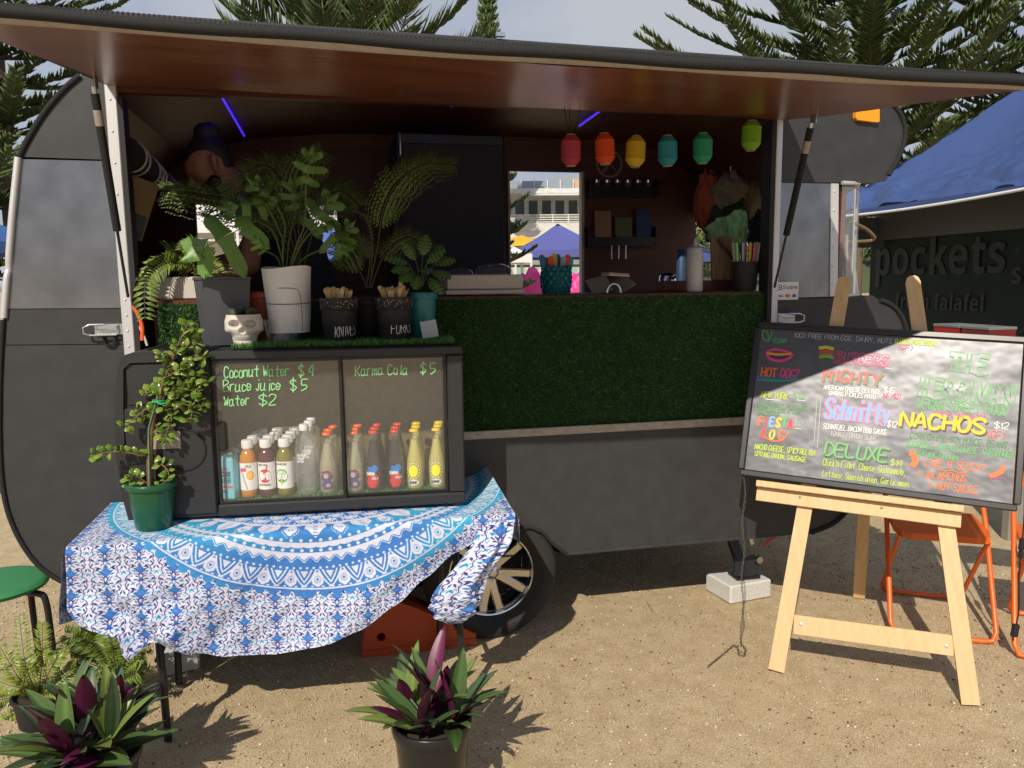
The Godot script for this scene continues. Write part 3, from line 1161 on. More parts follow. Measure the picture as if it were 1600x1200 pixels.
func build_wheel(cv):
	var o = Vector3(0.632, 0.305, -0.10)
	var b = Basis(Vector3.RIGHT, Vector3(0, 0, 1), Vector3(0, -1, 0))
	var mb = MB.new()
	mb.lathe([Vector2(0.192, -0.075), Vector2(0.23, -0.095), Vector2(0.275, -0.095), Vector2(0.300, -0.075), Vector2(0.305, -0.045), Vector2(0.297, -0.043), Vector2(0.297, -0.033), Vector2(0.305, -0.031), Vector2(0.306, 0.031), Vector2(0.297, 0.033), Vector2(0.297, 0.043), Vector2(0.305, 0.045), Vector2(0.300, 0.075), Vector2(0.282, 0.094), Vector2(0.272, 0.095), Vector2(0.268, 0.099), Vector2(0.235, 0.098), Vector2(0.231, 0.094), Vector2(0.205, 0.086), Vector2(0.192, 0.075)], o, 64, b)
	for k in 60:
		var a = TAU * k / 60.0
		for s in [-1.0, 1.0]:
			mb.box(o + b * Vector3(cos(a + s * 0.02) * 0.297, s * 0.068, sin(a + s * 0.02) * 0.298), Vector3(0.008, 0.016, 0.011), b * Basis(Vector3.UP, -a), 0.002)
	var wh = Node3D.new()
	wh.name = "wheel"
	cv.add_child(wh)
	org[wh] = org[cv]
	part(wh, "tyre", mb, M.tyre)
	mb = MB.new()
	mb.lathe([Vector2(0.150, -0.06), Vector2(0.172, -0.055), Vector2(0.178, 0.055), Vector2(0.185, 0.062), Vector2(0.187, 0.076), Vector2(0.193, 0.079), Vector2(0.196, 0.074)], o, 56, b)
	mb.lathe([Vector2(0, 0.060), Vector2(0.026, 0.060), Vector2(0.032, 0.052), Vector2(0.05, 0.046), Vector2(0.06, 0.03), Vector2(0.06, 0.0)], o, 24, b)
	part(wh, "rim", mb, M.chrome)
	for k in 5:
		for s in [-1.0, 1.0]:
			var a = TAU * k / 5.0 + 0.32 + s * 0.16
			var d = Vector3(cos(a), 0, sin(a))
			var a2 = TAU * k / 5.0 + 0.32 + s * 0.22
			var d2 = Vector3(cos(a2), 0, sin(a2))
			mb = MB.new()
			mb.bar(o + b * (d * 0.035 + Vector3(0, 0.042, 0)), o + b * (d2 * 0.182 + Vector3(0, 0.060, 0)), 0.040, 0.018, b * Vector3(-sin(a), 0, cos(a)), 0.006)
			part(wh, "spoke", mb, M.rim_metal)
	for k in 5:
		var a = TAU * k / 5.0
		mb = MB.new()
		mb.lathe([Vector2(0, 0.018), Vector2(0.009, 0.018), Vector2(0.010, 0.0)], o + b * Vector3(cos(a) * 0.045, 0.044, sin(a) * 0.045), 6, b)
		part(wh, "wheel_nut", mb, M.chrome)
	mb = MB.new()
	mb.lathe([Vector2(0, -0.05), Vector2(0.17, -0.05), Vector2(0.17, -0.06)], o, 32, b)
	part(wh, "brake_drum", mb, M.matt_black)

func build_latch(cv, o, sg):
	var mb = MB.new()
	mb.box(o + Vector3(0.045 * -sg, 0.0, 0.006), Vector3(0.11, 0.042, 0.010), Basis.IDENTITY, 0.002)
	mb.box(o + Vector3(0.04 * -sg, 0.008, 0.02), Vector3(0.075, 0.016, 0.018), Basis.IDENTITY, 0.004)
	mb.tube([o + Vector3(0.075 * -sg, 0.018, 0.016), o + Vector3(0.075 * -sg, -0.018, 0.016)], 0.005, 8)
	mb.tube([o + Vector3(0.03 * -sg, 0.02, 0.022), o + Vector3(-0.02 * -sg, 0.02, 0.03), o + Vector3(-0.042 * -sg, 0.010, 0.032), o + Vector3(-0.042 * -sg, -0.012, 0.032), o + Vector3(-0.02 * -sg, -0.020, 0.03), o + Vector3(0.07 * -sg, -0.020, 0.022)], 0.0042, 8)
	var l = part(cv, "toggle_latch", mb, M.zinc)
	mb = MB.new()
	mb.tube(smooth([o + Vector3(0.02 * -sg, -0.024, 0.010), o + Vector3(0.025 * -sg, -0.055, 0.012), o + Vector3(0.045 * -sg, -0.062, 0.012), o + Vector3(0.06 * -sg, -0.045, 0.012), o + Vector3(0.06 * -sg, -0.024, 0.010)], 4), 0.005, 6)
	part(l, "strap", mb, M.black_rubber)

# ---------------------------------------------------------------- trestle table and its printed cloth
const TY := 0.765
const TX0 := -0.88
const TX1 := 0.60
const TZ1 := 0.56

func build_table_and_cloth():
	var tb = thing("trestle_table", "folding table with dark metal legs, hidden under the blue mandala cloth", "table", Vector3(-0.14, 0, 0.29))
	var mb = MB.new()
	mb.box(Vector3((TX0 + TX1) * 0.5, TY - 0.028, 0.295), Vector3(TX1 - TX0 - 0.02, 0.035, 0.51), Basis.IDENTITY, 0.006)
	part(tb, "tabletop", mb, M.matt_black)
	for x in [-0.66, 0.40]:
		for z in [0.10, 0.46]:
			mb = MB.new()
			mb.tube([Vector3(x, TY - 0.04, z), Vector3(x + (0.02 if z > 0.3 else -0.02), 0.004, z + (0.03 if z > 0.3 else -0.03))], 0.014, 8)
			part(tb, "leg", mb, M.black_steel)
		mb = MB.new()
		mb.tube([Vector3(x, 0.30, 0.08), Vector3(x, 0.30, 0.48)], 0.010, 8)
		part(tb, "stretcher", mb, M.black_steel)
	build_cloth()

# where the hem hangs, from the photograph, on the front drop
const HEM := [Vector2(105, 955), Vector2(128, 985), Vector2(186, 992), Vector2(204, 1024), Vector2(238, 1005), Vector2(300, 1020), Vector2(350, 1032), Vector2(430, 1031), Vector2(500, 1010), Vector2(560, 985), Vector2(620, 945), Vector2(665, 908), Vector2(715, 868), Vector2(760, 842), Vector2(800, 826)]

func build_cloth():
	var n = FastNoiseLite.new()
	n.seed = 61
	n.frequency = 2.6
	var hem = []
	for p in HEM:
		var q = pz(p.x, p.y, TZ1 + 0.02)
		hem.append(Vector2(q.x, q.y))
	var W = 110
	var rows = []
	var uvs = []
	# top: from the caravan side to the front edge
	for j in 15:
		var row = []
		var uv = []
		var t = j / 14.0
		for i in W + 1:
			var s = i / float(W)
			var x = lerpf(TX0 - 0.012, TX1 + 0.012, s)
			var z = lerpf(0.015, TZ1 - 0.008, t)
			var y = TY - 0.0085 + 0.0022 * n.get_noise_2d(x * 2.0, z * 2.0)
			if s > 0.9:
				y += pow((s - 0.9) / 0.1, 2.0) * (1.0 - t) * 0.05
			row.append(Vector3(x, y, z))
			uv.append(Vector2(x, z - TZ1))
		rows.append(row)
		uvs.append(uv)
	# rounded edge and the drop
	var D = 46
	for j in range(1, D + 1):
		var row = []
		var uv = []
		var t = j / float(D)
		for i in W + 1:
			var s = i / float(W)
			var x = lerpf(TX0 - 0.012, TX1 + 0.012, s)
			var hy = hem[0].y
			for k in hem.size() - 1:
				if x >= hem[k].x and x <= hem[k + 1].x:
					var f = (x - hem[k].x) / maxf(1e-5, hem[k + 1].x - hem[k].x)
					hy = lerpf(hem[k].y, hem[k + 1].y, smoothstep(0, 1, f) * 0.5 + f * 0.5)
			if x > hem[hem.size() - 1].x:
				hy = hem[hem.size() - 1].y
			var drop = maxf(0.03, TY - hy)
			var d = drop * t
			var rad = 0.018
			var y = TY - 0.0085
			var z = TZ1 - 0.008
			if d < rad * 1.57:
				var a = d / rad
				y -= rad * (1.0 - cos(a))
				z += rad * sin(a)
			else:
				y -= rad + (d - rad * 1.57)
				z += rad
			var hang = clampf((d - 0.02) / 0.3, 0, 1)
			# the cloth is pulled toward the left corner and the right knot, so it folds there
			var fl = exp(-pow((x + 0.70) / 0.16, 2.0))
			z += hang * (0.028 * sin(x * 9.0 + d * 3.0) + 0.02 * n.get_noise_2d(x * 1.3 + d * 1.2, d * 0.8) + 0.035 * fl * sin((x * 1.0 - d * 0.9) * 34.0))
			z += hang * fl * 0.03 * n.get_noise_2d(x * 5.0 + 9.0, d * 5.0)
			z += hang * clampf((x - 0.1) / 0.45, 0, 1) * 0.03 * sin((x * 0.6 + d * 1.3) * 26.0)
			var pull = 0.0
			if s < 0.08:
				pull = -0.02 * hang * (1.0 - s / 0.08)
			row.append(Vector3(x + pull, y, z))
			uv.append(Vector2(x, d))
		rows.append(row)
		uvs.append(uv)
	var uw = []
	for r in uvs:
		var q = []
		for e in r:
			q.append(cloth_uv(e))
		uw.append(q)
	var mb = MB.new()
	mb.sheet(rows, uw)
	var m = StandardMaterial3D.new()
	m.resource_name = "mandala_cotton"
	m.albedo_texture = ImageTexture.create_from_image(mandala())
	m.roughness = 0.85
	m.normal_enabled = true
	m.normal_texture = T.nfine
	m.normal_scale = 0.12
	m.backlight_enabled = true
	m.backlight = lin(0.06, 0.07, 0.09)
	M["cloth"] = m
	var cl = thing("tablecloth", "blue and white mandala print cotton cloth draped over the drinks table", "tablecloth", Vector3(-0.14, TY, 0.5))
	part(cl, "drape", mb, m)
	# the left end hangs round the corner
	var sr = []
	var su = []
	for j in 25:
		var row = []
		var uv = []
		var t = j / 24.0
		for i in 21:
			var s = i / 20.0
			var z = lerpf(TZ1 + 0.012, 0.02, s)
			var drop = lerpf(0.255, 0.30, s) + 0.015 * sin(s * 11.0)
			var d = drop * t
			var hang = clampf(d / 0.2, 0, 1)
			row.append(Vector3(TX0 - 0.012 - 0.02 * sqrt(clampf(d / 0.03, 0, 1)) * (0.4 + 0.6 * hang) - 0.018 * hang * sin(s * 14.0 + d * 4.0), TY - 0.009 - d, z))
			uv.append(cloth_uv(Vector2(TX0 - d, z - TZ1)))
		sr.append(row)
		su.append(uv)
	mb = MB.new()
	mb.sheet(sr, su, true)
	part(cl, "side_drop", mb, m)
	# right end drop, short, running into the knot
	sr = []
	su = []
	for j in 19:
		var row = []
		var uv = []
		var t = j / 18.0
		for i in 21:
			var s = i / 20.0
			var z = lerpf(TZ1 + 0.012, 0.02, s)
			var drop = lerpf(0.13, 0.10, s)
			var d = drop * t
			row.append(Vector3(TX1 + 0.012 + 0.014 * sqrt(clampf(d / 0.02, 0, 1)) + 0.010 * t * sin(s * 17.0), TY - 0.009 - d + pow(s, 3.0) * 0.045, z))
			uv.append(cloth_uv(Vector2(TX1 + d, z - TZ1)))
		sr.append(row)
		su.append(uv)
	mb = MB.new()
	mb.sheet(sr, su)
	part(cl, "side_drop", mb, m)
	# the gathered corner: a folded sleeve of cloth hanging from the right front corner and tucked into a knot
	var path = smooth([pz(780, 815, TZ1 + 0.0), pz(765, 850, TZ1 + 0.035), pz(742, 882, TZ1 + 0.05), pz(722, 912, TZ1 + 0.05), pz(712, 940, TZ1 + 0.045), pz(713, 962, TZ1 + 0.04), pz(714, 974, TZ1 + 0.035)], 7)
	var rad = [0.050, 0.070, 0.078, 0.082, 0.085, 0.072, 0.02]
	sr = []
	su = []
	for j in path.size():
		var f = j / float(path.size() - 1) * 6.0
		var r0 = lerpf(rad[int(f)], rad[mini(int(f) + 1, 6)], f - int(f))
		var row = []
		var uv = []
		for i in 65:
			var a = TAU * i / 64.0
			var fold = 1.0 + 0.16 * sin(a * 5.0 + j * 0.10) + 0.08 * sin(a * 9.0 - j * 0.16) + 0.05 * sin(a * 15.0 + j * 0.3)
			if j > path.size() * 0.62:
				fold += 0.10 * sin(j * 1.1 + a * 2.0)
			row.append(path[j] + (cam_right * cos(a) * 0.95 + Vector3(0, 0, 1) * sin(a) * 0.55 + Vector3.UP * sin(a + 0.6) * 0.25) * r0 * fold)
			uv.append(cloth_uv(Vector2(0.66 + r0 * a * 0.55, 0.30 + j * 0.008)))
		sr.append(row)
		su.append(uv)
	mb = MB.new()
	mb.sheet(sr, su)
	part(cl, "knotted_corner", mb, m, "corner of the cloth gathered and tied in a knot")

func cloth_uv(e):
	# metres on the cloth, x from -1.25 to 1.05, down from -0.60 to 0.75
	return Vector2((e.x + 1.25) / 2.3, (e.y + 0.60) / 1.35)

const MW := 1700
const MH := 998

func disc(im, c, r, col):
	for j in range(maxi(0, int(c.y - r)), mini(im.get_height() - 1, int(c.y + r)) + 1):
		for i in range(maxi(0, int(c.x - r)), mini(im.get_width() - 1, int(c.x + r)) + 1):
			if (Vector2(i + 0.5, j + 0.5) - c).length_squared() <= r * r:
				im.set_pixel(i, j, col)

func line(im, a, b, w, col):
	var k = int(a.distance_to(b) / maxf(0.8, w * 0.4)) + 1
	for i in k + 1:
		disc(im, a.lerp(b, float(i) / k), w, col)

func leaf_mark(im, a, b, w, col):
	var k = int(a.distance_to(b) / 0.9) + 1
	for i in k + 1:
		var t = float(i) / k
		disc(im, a.lerp(b, t), maxf(0.8, w * sin(PI * t)), col)

func mandala():
	var S = MW / 2.3
	var white = Color(0.81, 0.82, 0.90)
	var navy = Color(0.20, 0.20, 0.44)
	var blue = Color(0.13, 0.36, 0.70)
	var cyan = Color(0.10, 0.58, 0.76)
	# a floral tile: mirrored sprigs round blue lozenges
	var tw = 100
	var th = 72
	var tile = Image.create(tw, th, false, Image.FORMAT_RGB8)
	tile.fill(white)
	for mx in [0, 1]:
		for oy in [-th, 0, th]:
			for ox in [-tw, 0, tw]:
				var f = func(x, y): return Vector2((tw - x if mx else x) + ox, y + oy)
				# winding stem
				var last = f.call(8, 0)
				for k in 22:
					var y = th * (k + 1) / 22.0
					var p = f.call(12 + 6 * sin(y / th * TAU) + 3 * sin(y / th * TAU * 3.0), y)
					line(tile, last, p, 1.1, navy)
					last = p
				for q in [[22, 12, 34, 4, 3.0, 0], [24, 20, 38, 26, 2.8, 1], [6, 30, 0, 20, 2.6, 1], [8, 44, 20, 54, 3.0, 0], [20, 64, 34, 58, 2.8, 1], [22, 72, 36, 78, 2.6, 0], [44, 36, 52, 28, 2.4, 0], [44, 48, 53, 56, 2.4, 1], [48, 8, 56, 2, 2.2, 1], [48, 70, 56, 78, 2.2, 0], [34, 40, 42, 42, 2.0, 0], [30, 30, 36, 36, 1.6, 0], [2, 4, 8, 14, 2.6, 0], [30, 14, 42, 18, 2.4, 0], [28, 52, 40, 50, 2.2, 0], [14, 34, 24, 30, 2.2, 1], [16, 60, 10, 68, 2.2, 0], [38, 30, 46, 40, 1.8, 0]]:
					leaf_mark(tile, f.call(q[0], q[1]), f.call(q[2], q[3]), q[4], cyan if q[5] else navy)
				for q in [[40, 14], [44, 22], [30, 48], [38, 64], [54, 42], [54, 16], [54, 66], [4, 10], [4, 60], [26, 36], [46, 58], [36, 8], [50, 50]]:
					disc(tile, f.call(q[0], q[1]), 1.5, Color(0.30, 0.22, 0.40) if int(q[0]) % 4 else blue)
				for q in [[18, 4], [30, 24], [10, 22], [42, 10], [20, 40], [40, 54], [6, 50], [28, 62], [46, 66], [34, 34], [16, 16], [22, 56], [48, 46]]:
					line(tile, f.call(q[0] - 3, q[1] - 2), f.call(q[0] + 3, q[1] + 2), 0.9, Color(0.36, 0.36, 0.62))
					disc(tile, f.call(q[0] + 4, q[1] - 2), 1.3, Color(0.30, 0.50, 0.78))
				line(tile, f.call(36, 20), f.call(46, 30), 0.8, navy)
				line(tile, f.call(36, 70), f.call(46, 60), 0.8, navy)
				line(tile, f.call(52, 34), f.call(58, 42), 0.8, navy)
				line(tile, f.call(52, 50), f.call(58, 42), 0.8, navy)
	# lozenge with a star
	for k in 17:
		for s in [-1, 1]:
			line(tile, Vector2(tw * 0.5 - (16 - k), 18 + s * k * 0.8), Vector2(tw * 0.5 + (16 - k), 18 + s * k * 0.8), 0.9, Color(0.20, 0.43, 0.75))
	for k in 5:
		line(tile, Vector2(tw * 0.5 - 9 + k * 3, 13), Vector2(tw * 0.5 - 4 + k * 3, 23), 0.6, Color(0.42, 0.60, 0.84))
	for k in 10:
		line(tile, Vector2(tw * 0.5 - (10 - k), 56 - k * 0.9), Vector2(tw * 0.5 + (10 - k), 56 - k * 0.9), 0.9, blue.lerp(navy, 0.25))
	tile.resize(78, 56, Image.INTERPOLATE_LANCZOS)
	tw = 78
	th = 56
	var im = Image.create(MW, MH, false, Image.FORMAT_RGB8)
	for j in range(0, MH, th):
		for i in range(0, MW, tw):
			im.blit_rect(tile, Rect2i(0, 0, tw, th), Vector2i(i, j))
	# the round medallion, centred behind the fridge
	var c = Vector2((1.25 - 0.10) * S, (0.60 - 0.530) * S)
	var R = 0.812
	for j in range(0, MH):
		var dy = (j + 0.5 - c.y) / S
		if absf(dy) > R + 0.02:
			continue
		for i in range(0, MW):
			var dx = (i + 0.5 - c.x) / S
			var r = sqrt(dx * dx + dy * dy) / 0.96
			if r > R + 0.012 or r < 0.24:
				continue
			var a = atan2(dx, dy)
			var ink = medallion(r, a)
			if ink < 0.0:
				continue
			var dye = Color(0.23, 0.46, 0.76).lerp(Color(0.20, 0.66, 0.82), clampf(absf(a) * 1.25 - 0.25 + 0.35 * sin(r * 24.0 + a * 1.5), 0, 1))
			im.set_pixel(i, j, white.lerp(dye, clampf(ink, 0, 1)))
	return im

# 1 where dye, 0 where white, below 0 outside
func medallion(r, a):
	if r > 0.800:
		var k = 110.0
		var u = fposmod(a * k / TAU, 1.0) - 0.5
		var e = r - 0.800
		if (u * u) * pow(TAU * r / k, 2.0) + e * e < 0.00032:
			return 1.0
		return -1.0
	if r > 0.791:
		return 1.0
	if r > 0.785:
		return 0.0
	if r > 0.715:
		# lotus petals with nested outlines
		var k = 50.0
		var u = absf(fposmod(a * k / TAU, 1.0) - 0.5) * 2.0
		var t = (r - 0.715) / 0.070
		var edge = pow(clampf(1.0 - t / 0.92, 0.0, 1.0), 0.62)
		var d = edge - u
		if d > 0.0:
			if d < 0.15: return 0.0
			if d < 0.34: return 1.0
			if d < 0.48: return 0.0
			if d < 0.64: return 1.0
			return 0.0 if t > 0.08 else 1.0
		# fan between the petals
		var v = 1.0 - u
		var q = Vector2(v, (t - 0.55) * 1.2)
		var ql = q.length()
		var qa = atan2(q.x, q.y)
		if ql < 0.42 + 0.06 * absf(cos(qa * 3.0)):
			if absf(ql - 0.22) < 0.04 and fposmod(qa * 3.0, 1.0) < 0.55: return 0.8
			if ql < 0.10: return 1.0
			return 0.0
		if absf(t - 0.93) < 0.035 and fposmod(u * 2.0, 1.0) < 0.4:
			return 0.0
		return 1.0
	if r > 0.702:
		var k = 190.0
		var u = (fposmod(a * k / TAU, 1.0) - 0.5) * TAU * r / k
		var e = r - 0.7085
		return 0.0 if u * u + e * e < 0.000022 else 1.0
	if r > 0.690:
		return 1.0
	if r > 0.664:
		var k = 96.0
		var u = absf(fposmod(a * k / TAU, 1.0) - 0.5) * 2.0
		var t = (r - 0.664) / 0.026
		var d = t - u * 0.75
		if d < -0.16: return 0.0
		if d < 0.02: return 1.0
		if d < 0.16: return 0.0
		if u > 0.75 and t < 0.9 and t > 0.35: return 0.0
		return 1.0
	if r > 0.650:
		return 0.0
	if r > 0.634:
		var k = 120.0
		var u = (fposmod(a * k / TAU, 1.0) - 0.5) * TAU * r / k
		var e = r - 0.642
		return 0.0 if u * u + e * e < 0.000042 else 1.0
	if r > 0.612:
		var k = 90.0
		var u = absf(fposmod(a * k / TAU, 1.0) - 0.5) * 2.0
		return 0.0 if (r - 0.612) < 0.015 + 0.006 * sqrt(maxf(0.0, 1.0 - u * u)) else 1.0
	if r > 0.596:
		var k = 110.0
		var u = (fposmod(a * k / TAU, 1.0) - 0.5) * TAU * r / k
		var e = r - 0.604
		return 0.0 if u * u + e * e < 0.000040 else 1.0
	if r > 0.49:
		# big white flowers under pointed petals
		var k = 20.0
		var u = (fposmod(a * k / TAU, 1.0) - 0.5) * 2.0
		var t = (r - 0.49) / 0.106
		var au = absf(u)
		var q = Vector2(u * 1.25, (t - 0.58) * 1.05)
		var an = atan2(q.x, q.y)
		var lob = 0.30 + 0.06 * absf(cos(an * 2.5))
		var ql = q.length()
		if ql < lob:
			if ql < 0.14 and ql > 0.09 and q.y > -0.03: return 1.0
			if absf(ql - 0.2) < 0.012 and q.y > 0.02 and fposmod(an * 4.0, 1.0) < 0.5: return 1.0
			return 0.0
		if absf(ql - lob - 0.09) < 0.022 and q.y > -0.2 and fposmod(an * 3.6, 1.0) < 0.6:
			return 0.0
		var tip = 1.0 - 1.25 * (1.0 - au)
		if au > 0.55 and t < 0.15 + tip * 0.85:
			if au > 0.9 and t > 0.2 and fposmod(t * 9.0, 1.0) < 0.3: return 1.0
			return 0.0
		if t < 0.16 + 0.1 * cos(u * PI): return 0.0
		return 1.0
	# inner rosettes: thin leaf outlines
	var k2 = 34.0
	var row = floor((r - 0.24) / 0.05)
	var u2 = absf(fposmod(a * k2 / TAU + 0.5 * fposmod(row, 2.0), 1.0) - 0.5) * 2.0
	var t2 = fposmod((r - 0.24) / 0.05, 1.0)
	var d2 = (1.0 - t2 * t2) - u2
	if d2 > 0.0:
		if d2 < 0.16: return 0.9
		if d2 < 0.40: return 0.0
		if d2 < 0.52: return 0.6
		return 0.0
	return 1.0 if fposmod(u2 * 3.0, 1.0) > 0.45 else 0.2

# ---------------------------------------------------------------- glass-fronted drinks fridge
var FO := Vector3(-0.772, 0.772, 0.345)
var FB := Basis(Vector3.UP, deg_to_rad(-3.8))
const FW := 1.225
const FH := 0.600
const FDp := 0.335

func fr(x, y, z):
	return FO + FB * Vector3(x, y, z)

# local place on the fridge front of a pixel
func fpx(px, py, z = 0.0):
	var d = ray(px, py)
	var nn = FB * Vector3(0, 0, 1)
	var o = FO + nn * z
	var p = eye() + d * ((o - eye()).dot(nn) / d.dot(nn))
	var q = FB.inverse() * (p - FO)
	return Vector2(q.x, q.y)

func fbox(mb, x0, y0, z0, x1, y1, z1, ch = 0.0):
	mb.box(fr((x0 + x1) * 0.5, (y0 + y1) * 0.5, (z0 + z1) * 0.5), Vector3(absf(x1 - x0), absf(y1 - y0), absf(z1 - z0)), FB, ch)

func build_fridge():
	var f = thing("drinks_fridge", "black countertop drinks fridge with two sliding glass doors and green price lettering", "fridge", FO + FB * Vector3(FW * 0.5, 0, -FDp * 0.5))
	var pl = mat("fridge_plastic", 0.019, 0.019, 0.021, 0.42)
	pl.roughness_texture = T.scuff
	pl.roughness = 0.9
	tri(pl, 2.0)
	var tr = Transform3D(FB, FO)
	var xg = fpx(334, 680).x
	# machinery end: a rounded bulging box
	var mb = MB.new()
	var pr = V2([0.02, 0.0, xg, 0.0, xg, FH, 0.075, FH, 0.05, FH - 0.008, 0.032, FH - 0.022, 0.022, FH - 0.05, 0.004, 0.42, -0.006, 0.25, 0.002, 0.10])
	mb.prism(pr, -FDp, -0.004, tr)
	part(f, "end_housing", mb, pl)
	# its front: frame with recessed upper panel, lower panel
	mb = MB.new()
	mb.prism(V2([0.0, 0.26, 0.03, 0.26, 0.036, 0.40, 0.046, 0.545, 0.07, 0.565, xg - 0.002, 0.565, xg - 0.002, FH - 0.012, 0.075, FH - 0.012, 0.052, FH - 0.02, 0.036, FH - 0.04, 0.012, 0.42]), -0.004, 0.012, tr)
	part(f, "front_frame", mb, pl)
	mb = MB.new()
	fbox(mb, 0.05, 0.415, -0.004, xg - 0.004, 0.56, 0.002, 0.002)
	fbox(mb, 0.032, 0.012, -0.004, xg - 0.004, 0.404, 0.008, 0.004)
	part(f, "front_panel", mb, pl)
	mb = MB.new()
	var ko = fpx(288, 702)
	mb.tube(arc_points(fr(ko.x, ko.y, 0.010), FB.x * 0.074, FB.y * 0.074, -2.6, 1.9, 30), 0.0035, 6)
	part(f, "dial_ring", mb, M.black_rubber)
	var st = fpx(260, 686)
	mb = MB.new()
	fbox(mb, st.x - 0.05, st.y - 0.033, 0.009, st.x + 0.05, st.y + 0.033, 0.0105)
	part(f, "rating_plate", mb, M.worn_alloy)
	# cabinet: top, bottom, posts, back
	mb = MB.new()
	fbox(mb, xg, FH - 0.035, -FDp, FW, FH - 0.002, 0.008, 0.006)
	fbox(mb, 0.09, FH - 0.006, -FDp, xg, FH + 0.002, -0.012, 0.003)
	part(f, "top", mb, pl)
	mb = MB.new()
	fbox(mb, xg, 0.0, -FDp, FW, 0.042, 0.010, 0.006)
	part(f, "plinth", mb, pl)
	mb = MB.new()
	fbox(mb, FW - 0.058, 0.043, -FDp, FW, FH - 0.036, 0.006, 0.005)
	part(f, "corner_post", mb, pl)
	mb = MB.new()
	fbox(mb, xg, 0.043, -FDp, FW - 0.059, FH - 0.036, -FDp + 0.02)
	fbox(mb, xg, 0.043, -FDp + 0.02, xg + 0.006, FH - 0.036, -0.03)
	var inn = mat("fridge_inner", 0.20, 0.145, 0.075, 0.45)
	inn.albedo_texture = T.blotch
	tri(inn, 2.0)
	part(f, "inner_back", mb, inn, "tan inner back of the fridge")
	# ribs on the sunny end of the top
	mb = MB.new()
	for k in 9:
		fbox(mb, 0.10 + k * 0.026, FH + 0.002, -FDp + 0.03, 0.112 + k * 0.026, FH + 0.006, -0.06, 0.001)
	part(f, "vent_ribs", mb, pl)
	# lining of turf inside
	mb = MB.new()
	fbox(mb, xg + 0.01, 0.042, -FDp + 0.03, FW - 0.06, 0.047, -0.02)
	var mt = part(f, "turf_liner", mb, M.turf_backing)
	turf_blades(mt, "turf_blades", fr(xg + 0.012, 0.047, -FDp + 0.03), FB.x * (FW - 0.075 - xg), FB.z * 0.29, Vector3.UP, 9000, 0.012, 77)
	# sliding doors: the left one runs in front
	var xm = fpx(535, 680).x
	for k in 2:
		var x0 = xg + 0.008 if k == 0 else xm + 0.002
		var x1 = xm + 0.006 if k == 0 else FW - 0.062
		var z = -0.004 if k == 0 else -0.018
		mb = MB.new()
		fbox(mb, x0 + 0.006, 0.050, z - 0.002, x1 - 0.006, FH - 0.045, z + 0.002)
		var gd = part(f, "glass_door", mb, M.glass)
		mb = MB.new()
		fbox(mb, x0, 0.044, z - 0.006, x1, 0.052, z + 0.006)
		fbox(mb, x0, FH - 0.046, z - 0.006, x1, FH - 0.037, z + 0.006)
		fbox(mb, x0, 0.052, z - 0.006, x0 + 0.009, FH - 0.046, z + 0.006)
		fbox(mb, x1 - 0.011, 0.052, z - 0.006, x1, FH - 0.046, z + 0.006)
		part(gd, "door_frame", mb, M.black_steel)
		if k == 0:
			mb = MB.new()
			var h0 = fpx(343, 704)
			fbox(mb, h0.x, h0.y, 0.001, h0.x + 0.026, h0.y + 0.105, 0.012, 0.003)
			part(gd, "handle", mb, M.black_steel)
		# prices in pale green chalk pen
		var g = RandomNumberGenerator.new()
		g.seed = 300 + k
		mb = MB.new()
		mb.col = Color(0.28, 0.66, 0.28)
		var lt = Transform3D(FB, fr(0, 0, z + 0.0035))
		var lines = [["Coconut Water", 350, 453, 590, 0.038], ["$ 4", 466, 493, 587, 0.040], ["Bruce juice", 350, 440, 612, 0.038], ["$ 5", 454, 482, 610, 0.040], ["Water", 350, 391, 634, 0.034], ["$2", 405, 434, 633, 0.038]] if k == 0 else [["Karma Cola", 555, 638, 587, 0.036], ["$ 5", 657, 682, 584, 0.038]]
		for e in lines:
			var q = fpx(e[1], e[3], z)
			write_fit(mb, e[0], q.x, fpx(e[2], e[3], z).x, q.y, e[4], 0.0038, lt, g, 0.0, 0.10)
		part(gd, "lettering", mb, M.paint, "pale green handwritten prices on the glass").set_meta("kind", "stuff")

# ---------------------------------------------------------------- drinks
func bend(mb, from, R):
	for i in range(from, mb.v.size()):
		var p = mb.v[i]
		var a = p.x / R
		mb.v[i] = Vector3(sin(a) * (R + p.z), p.y, cos(a) * (R + p.z))
		mb.n[i] = Vector3(sin(a), 0, cos(a))

func label_sheet(mb, w, y0, y1, z, col, k = 12):
	mb.col = col
	for i in k:
		var x0 = -w * 0.5 + w * i / k
		var x1 = x0 + w / k
		mb.quad(Vector3(x0, y0, z), Vector3(x1, y0, z), Vector3(x1, y1, z), Vector3(x0, y1, z), Vector3.BACK)

func blob(mb, cx, cy, rx, ry, z, col, lobes = 0, amp = 0.0):
	mb.col = col
	var pts = []
	for i in 24:
		var a = TAU * i / 24.0
		var k = 1.0 + amp * cos(a * lobes)
		pts.append(Vector3(cx + cos(a) * rx * k, cy + sin(a) * ry * k, z))
	for i in 24:
		mb.tri(Vector3(cx, cy, z), pts[i], pts[(i + 1) % 24], Vector3.BACK)

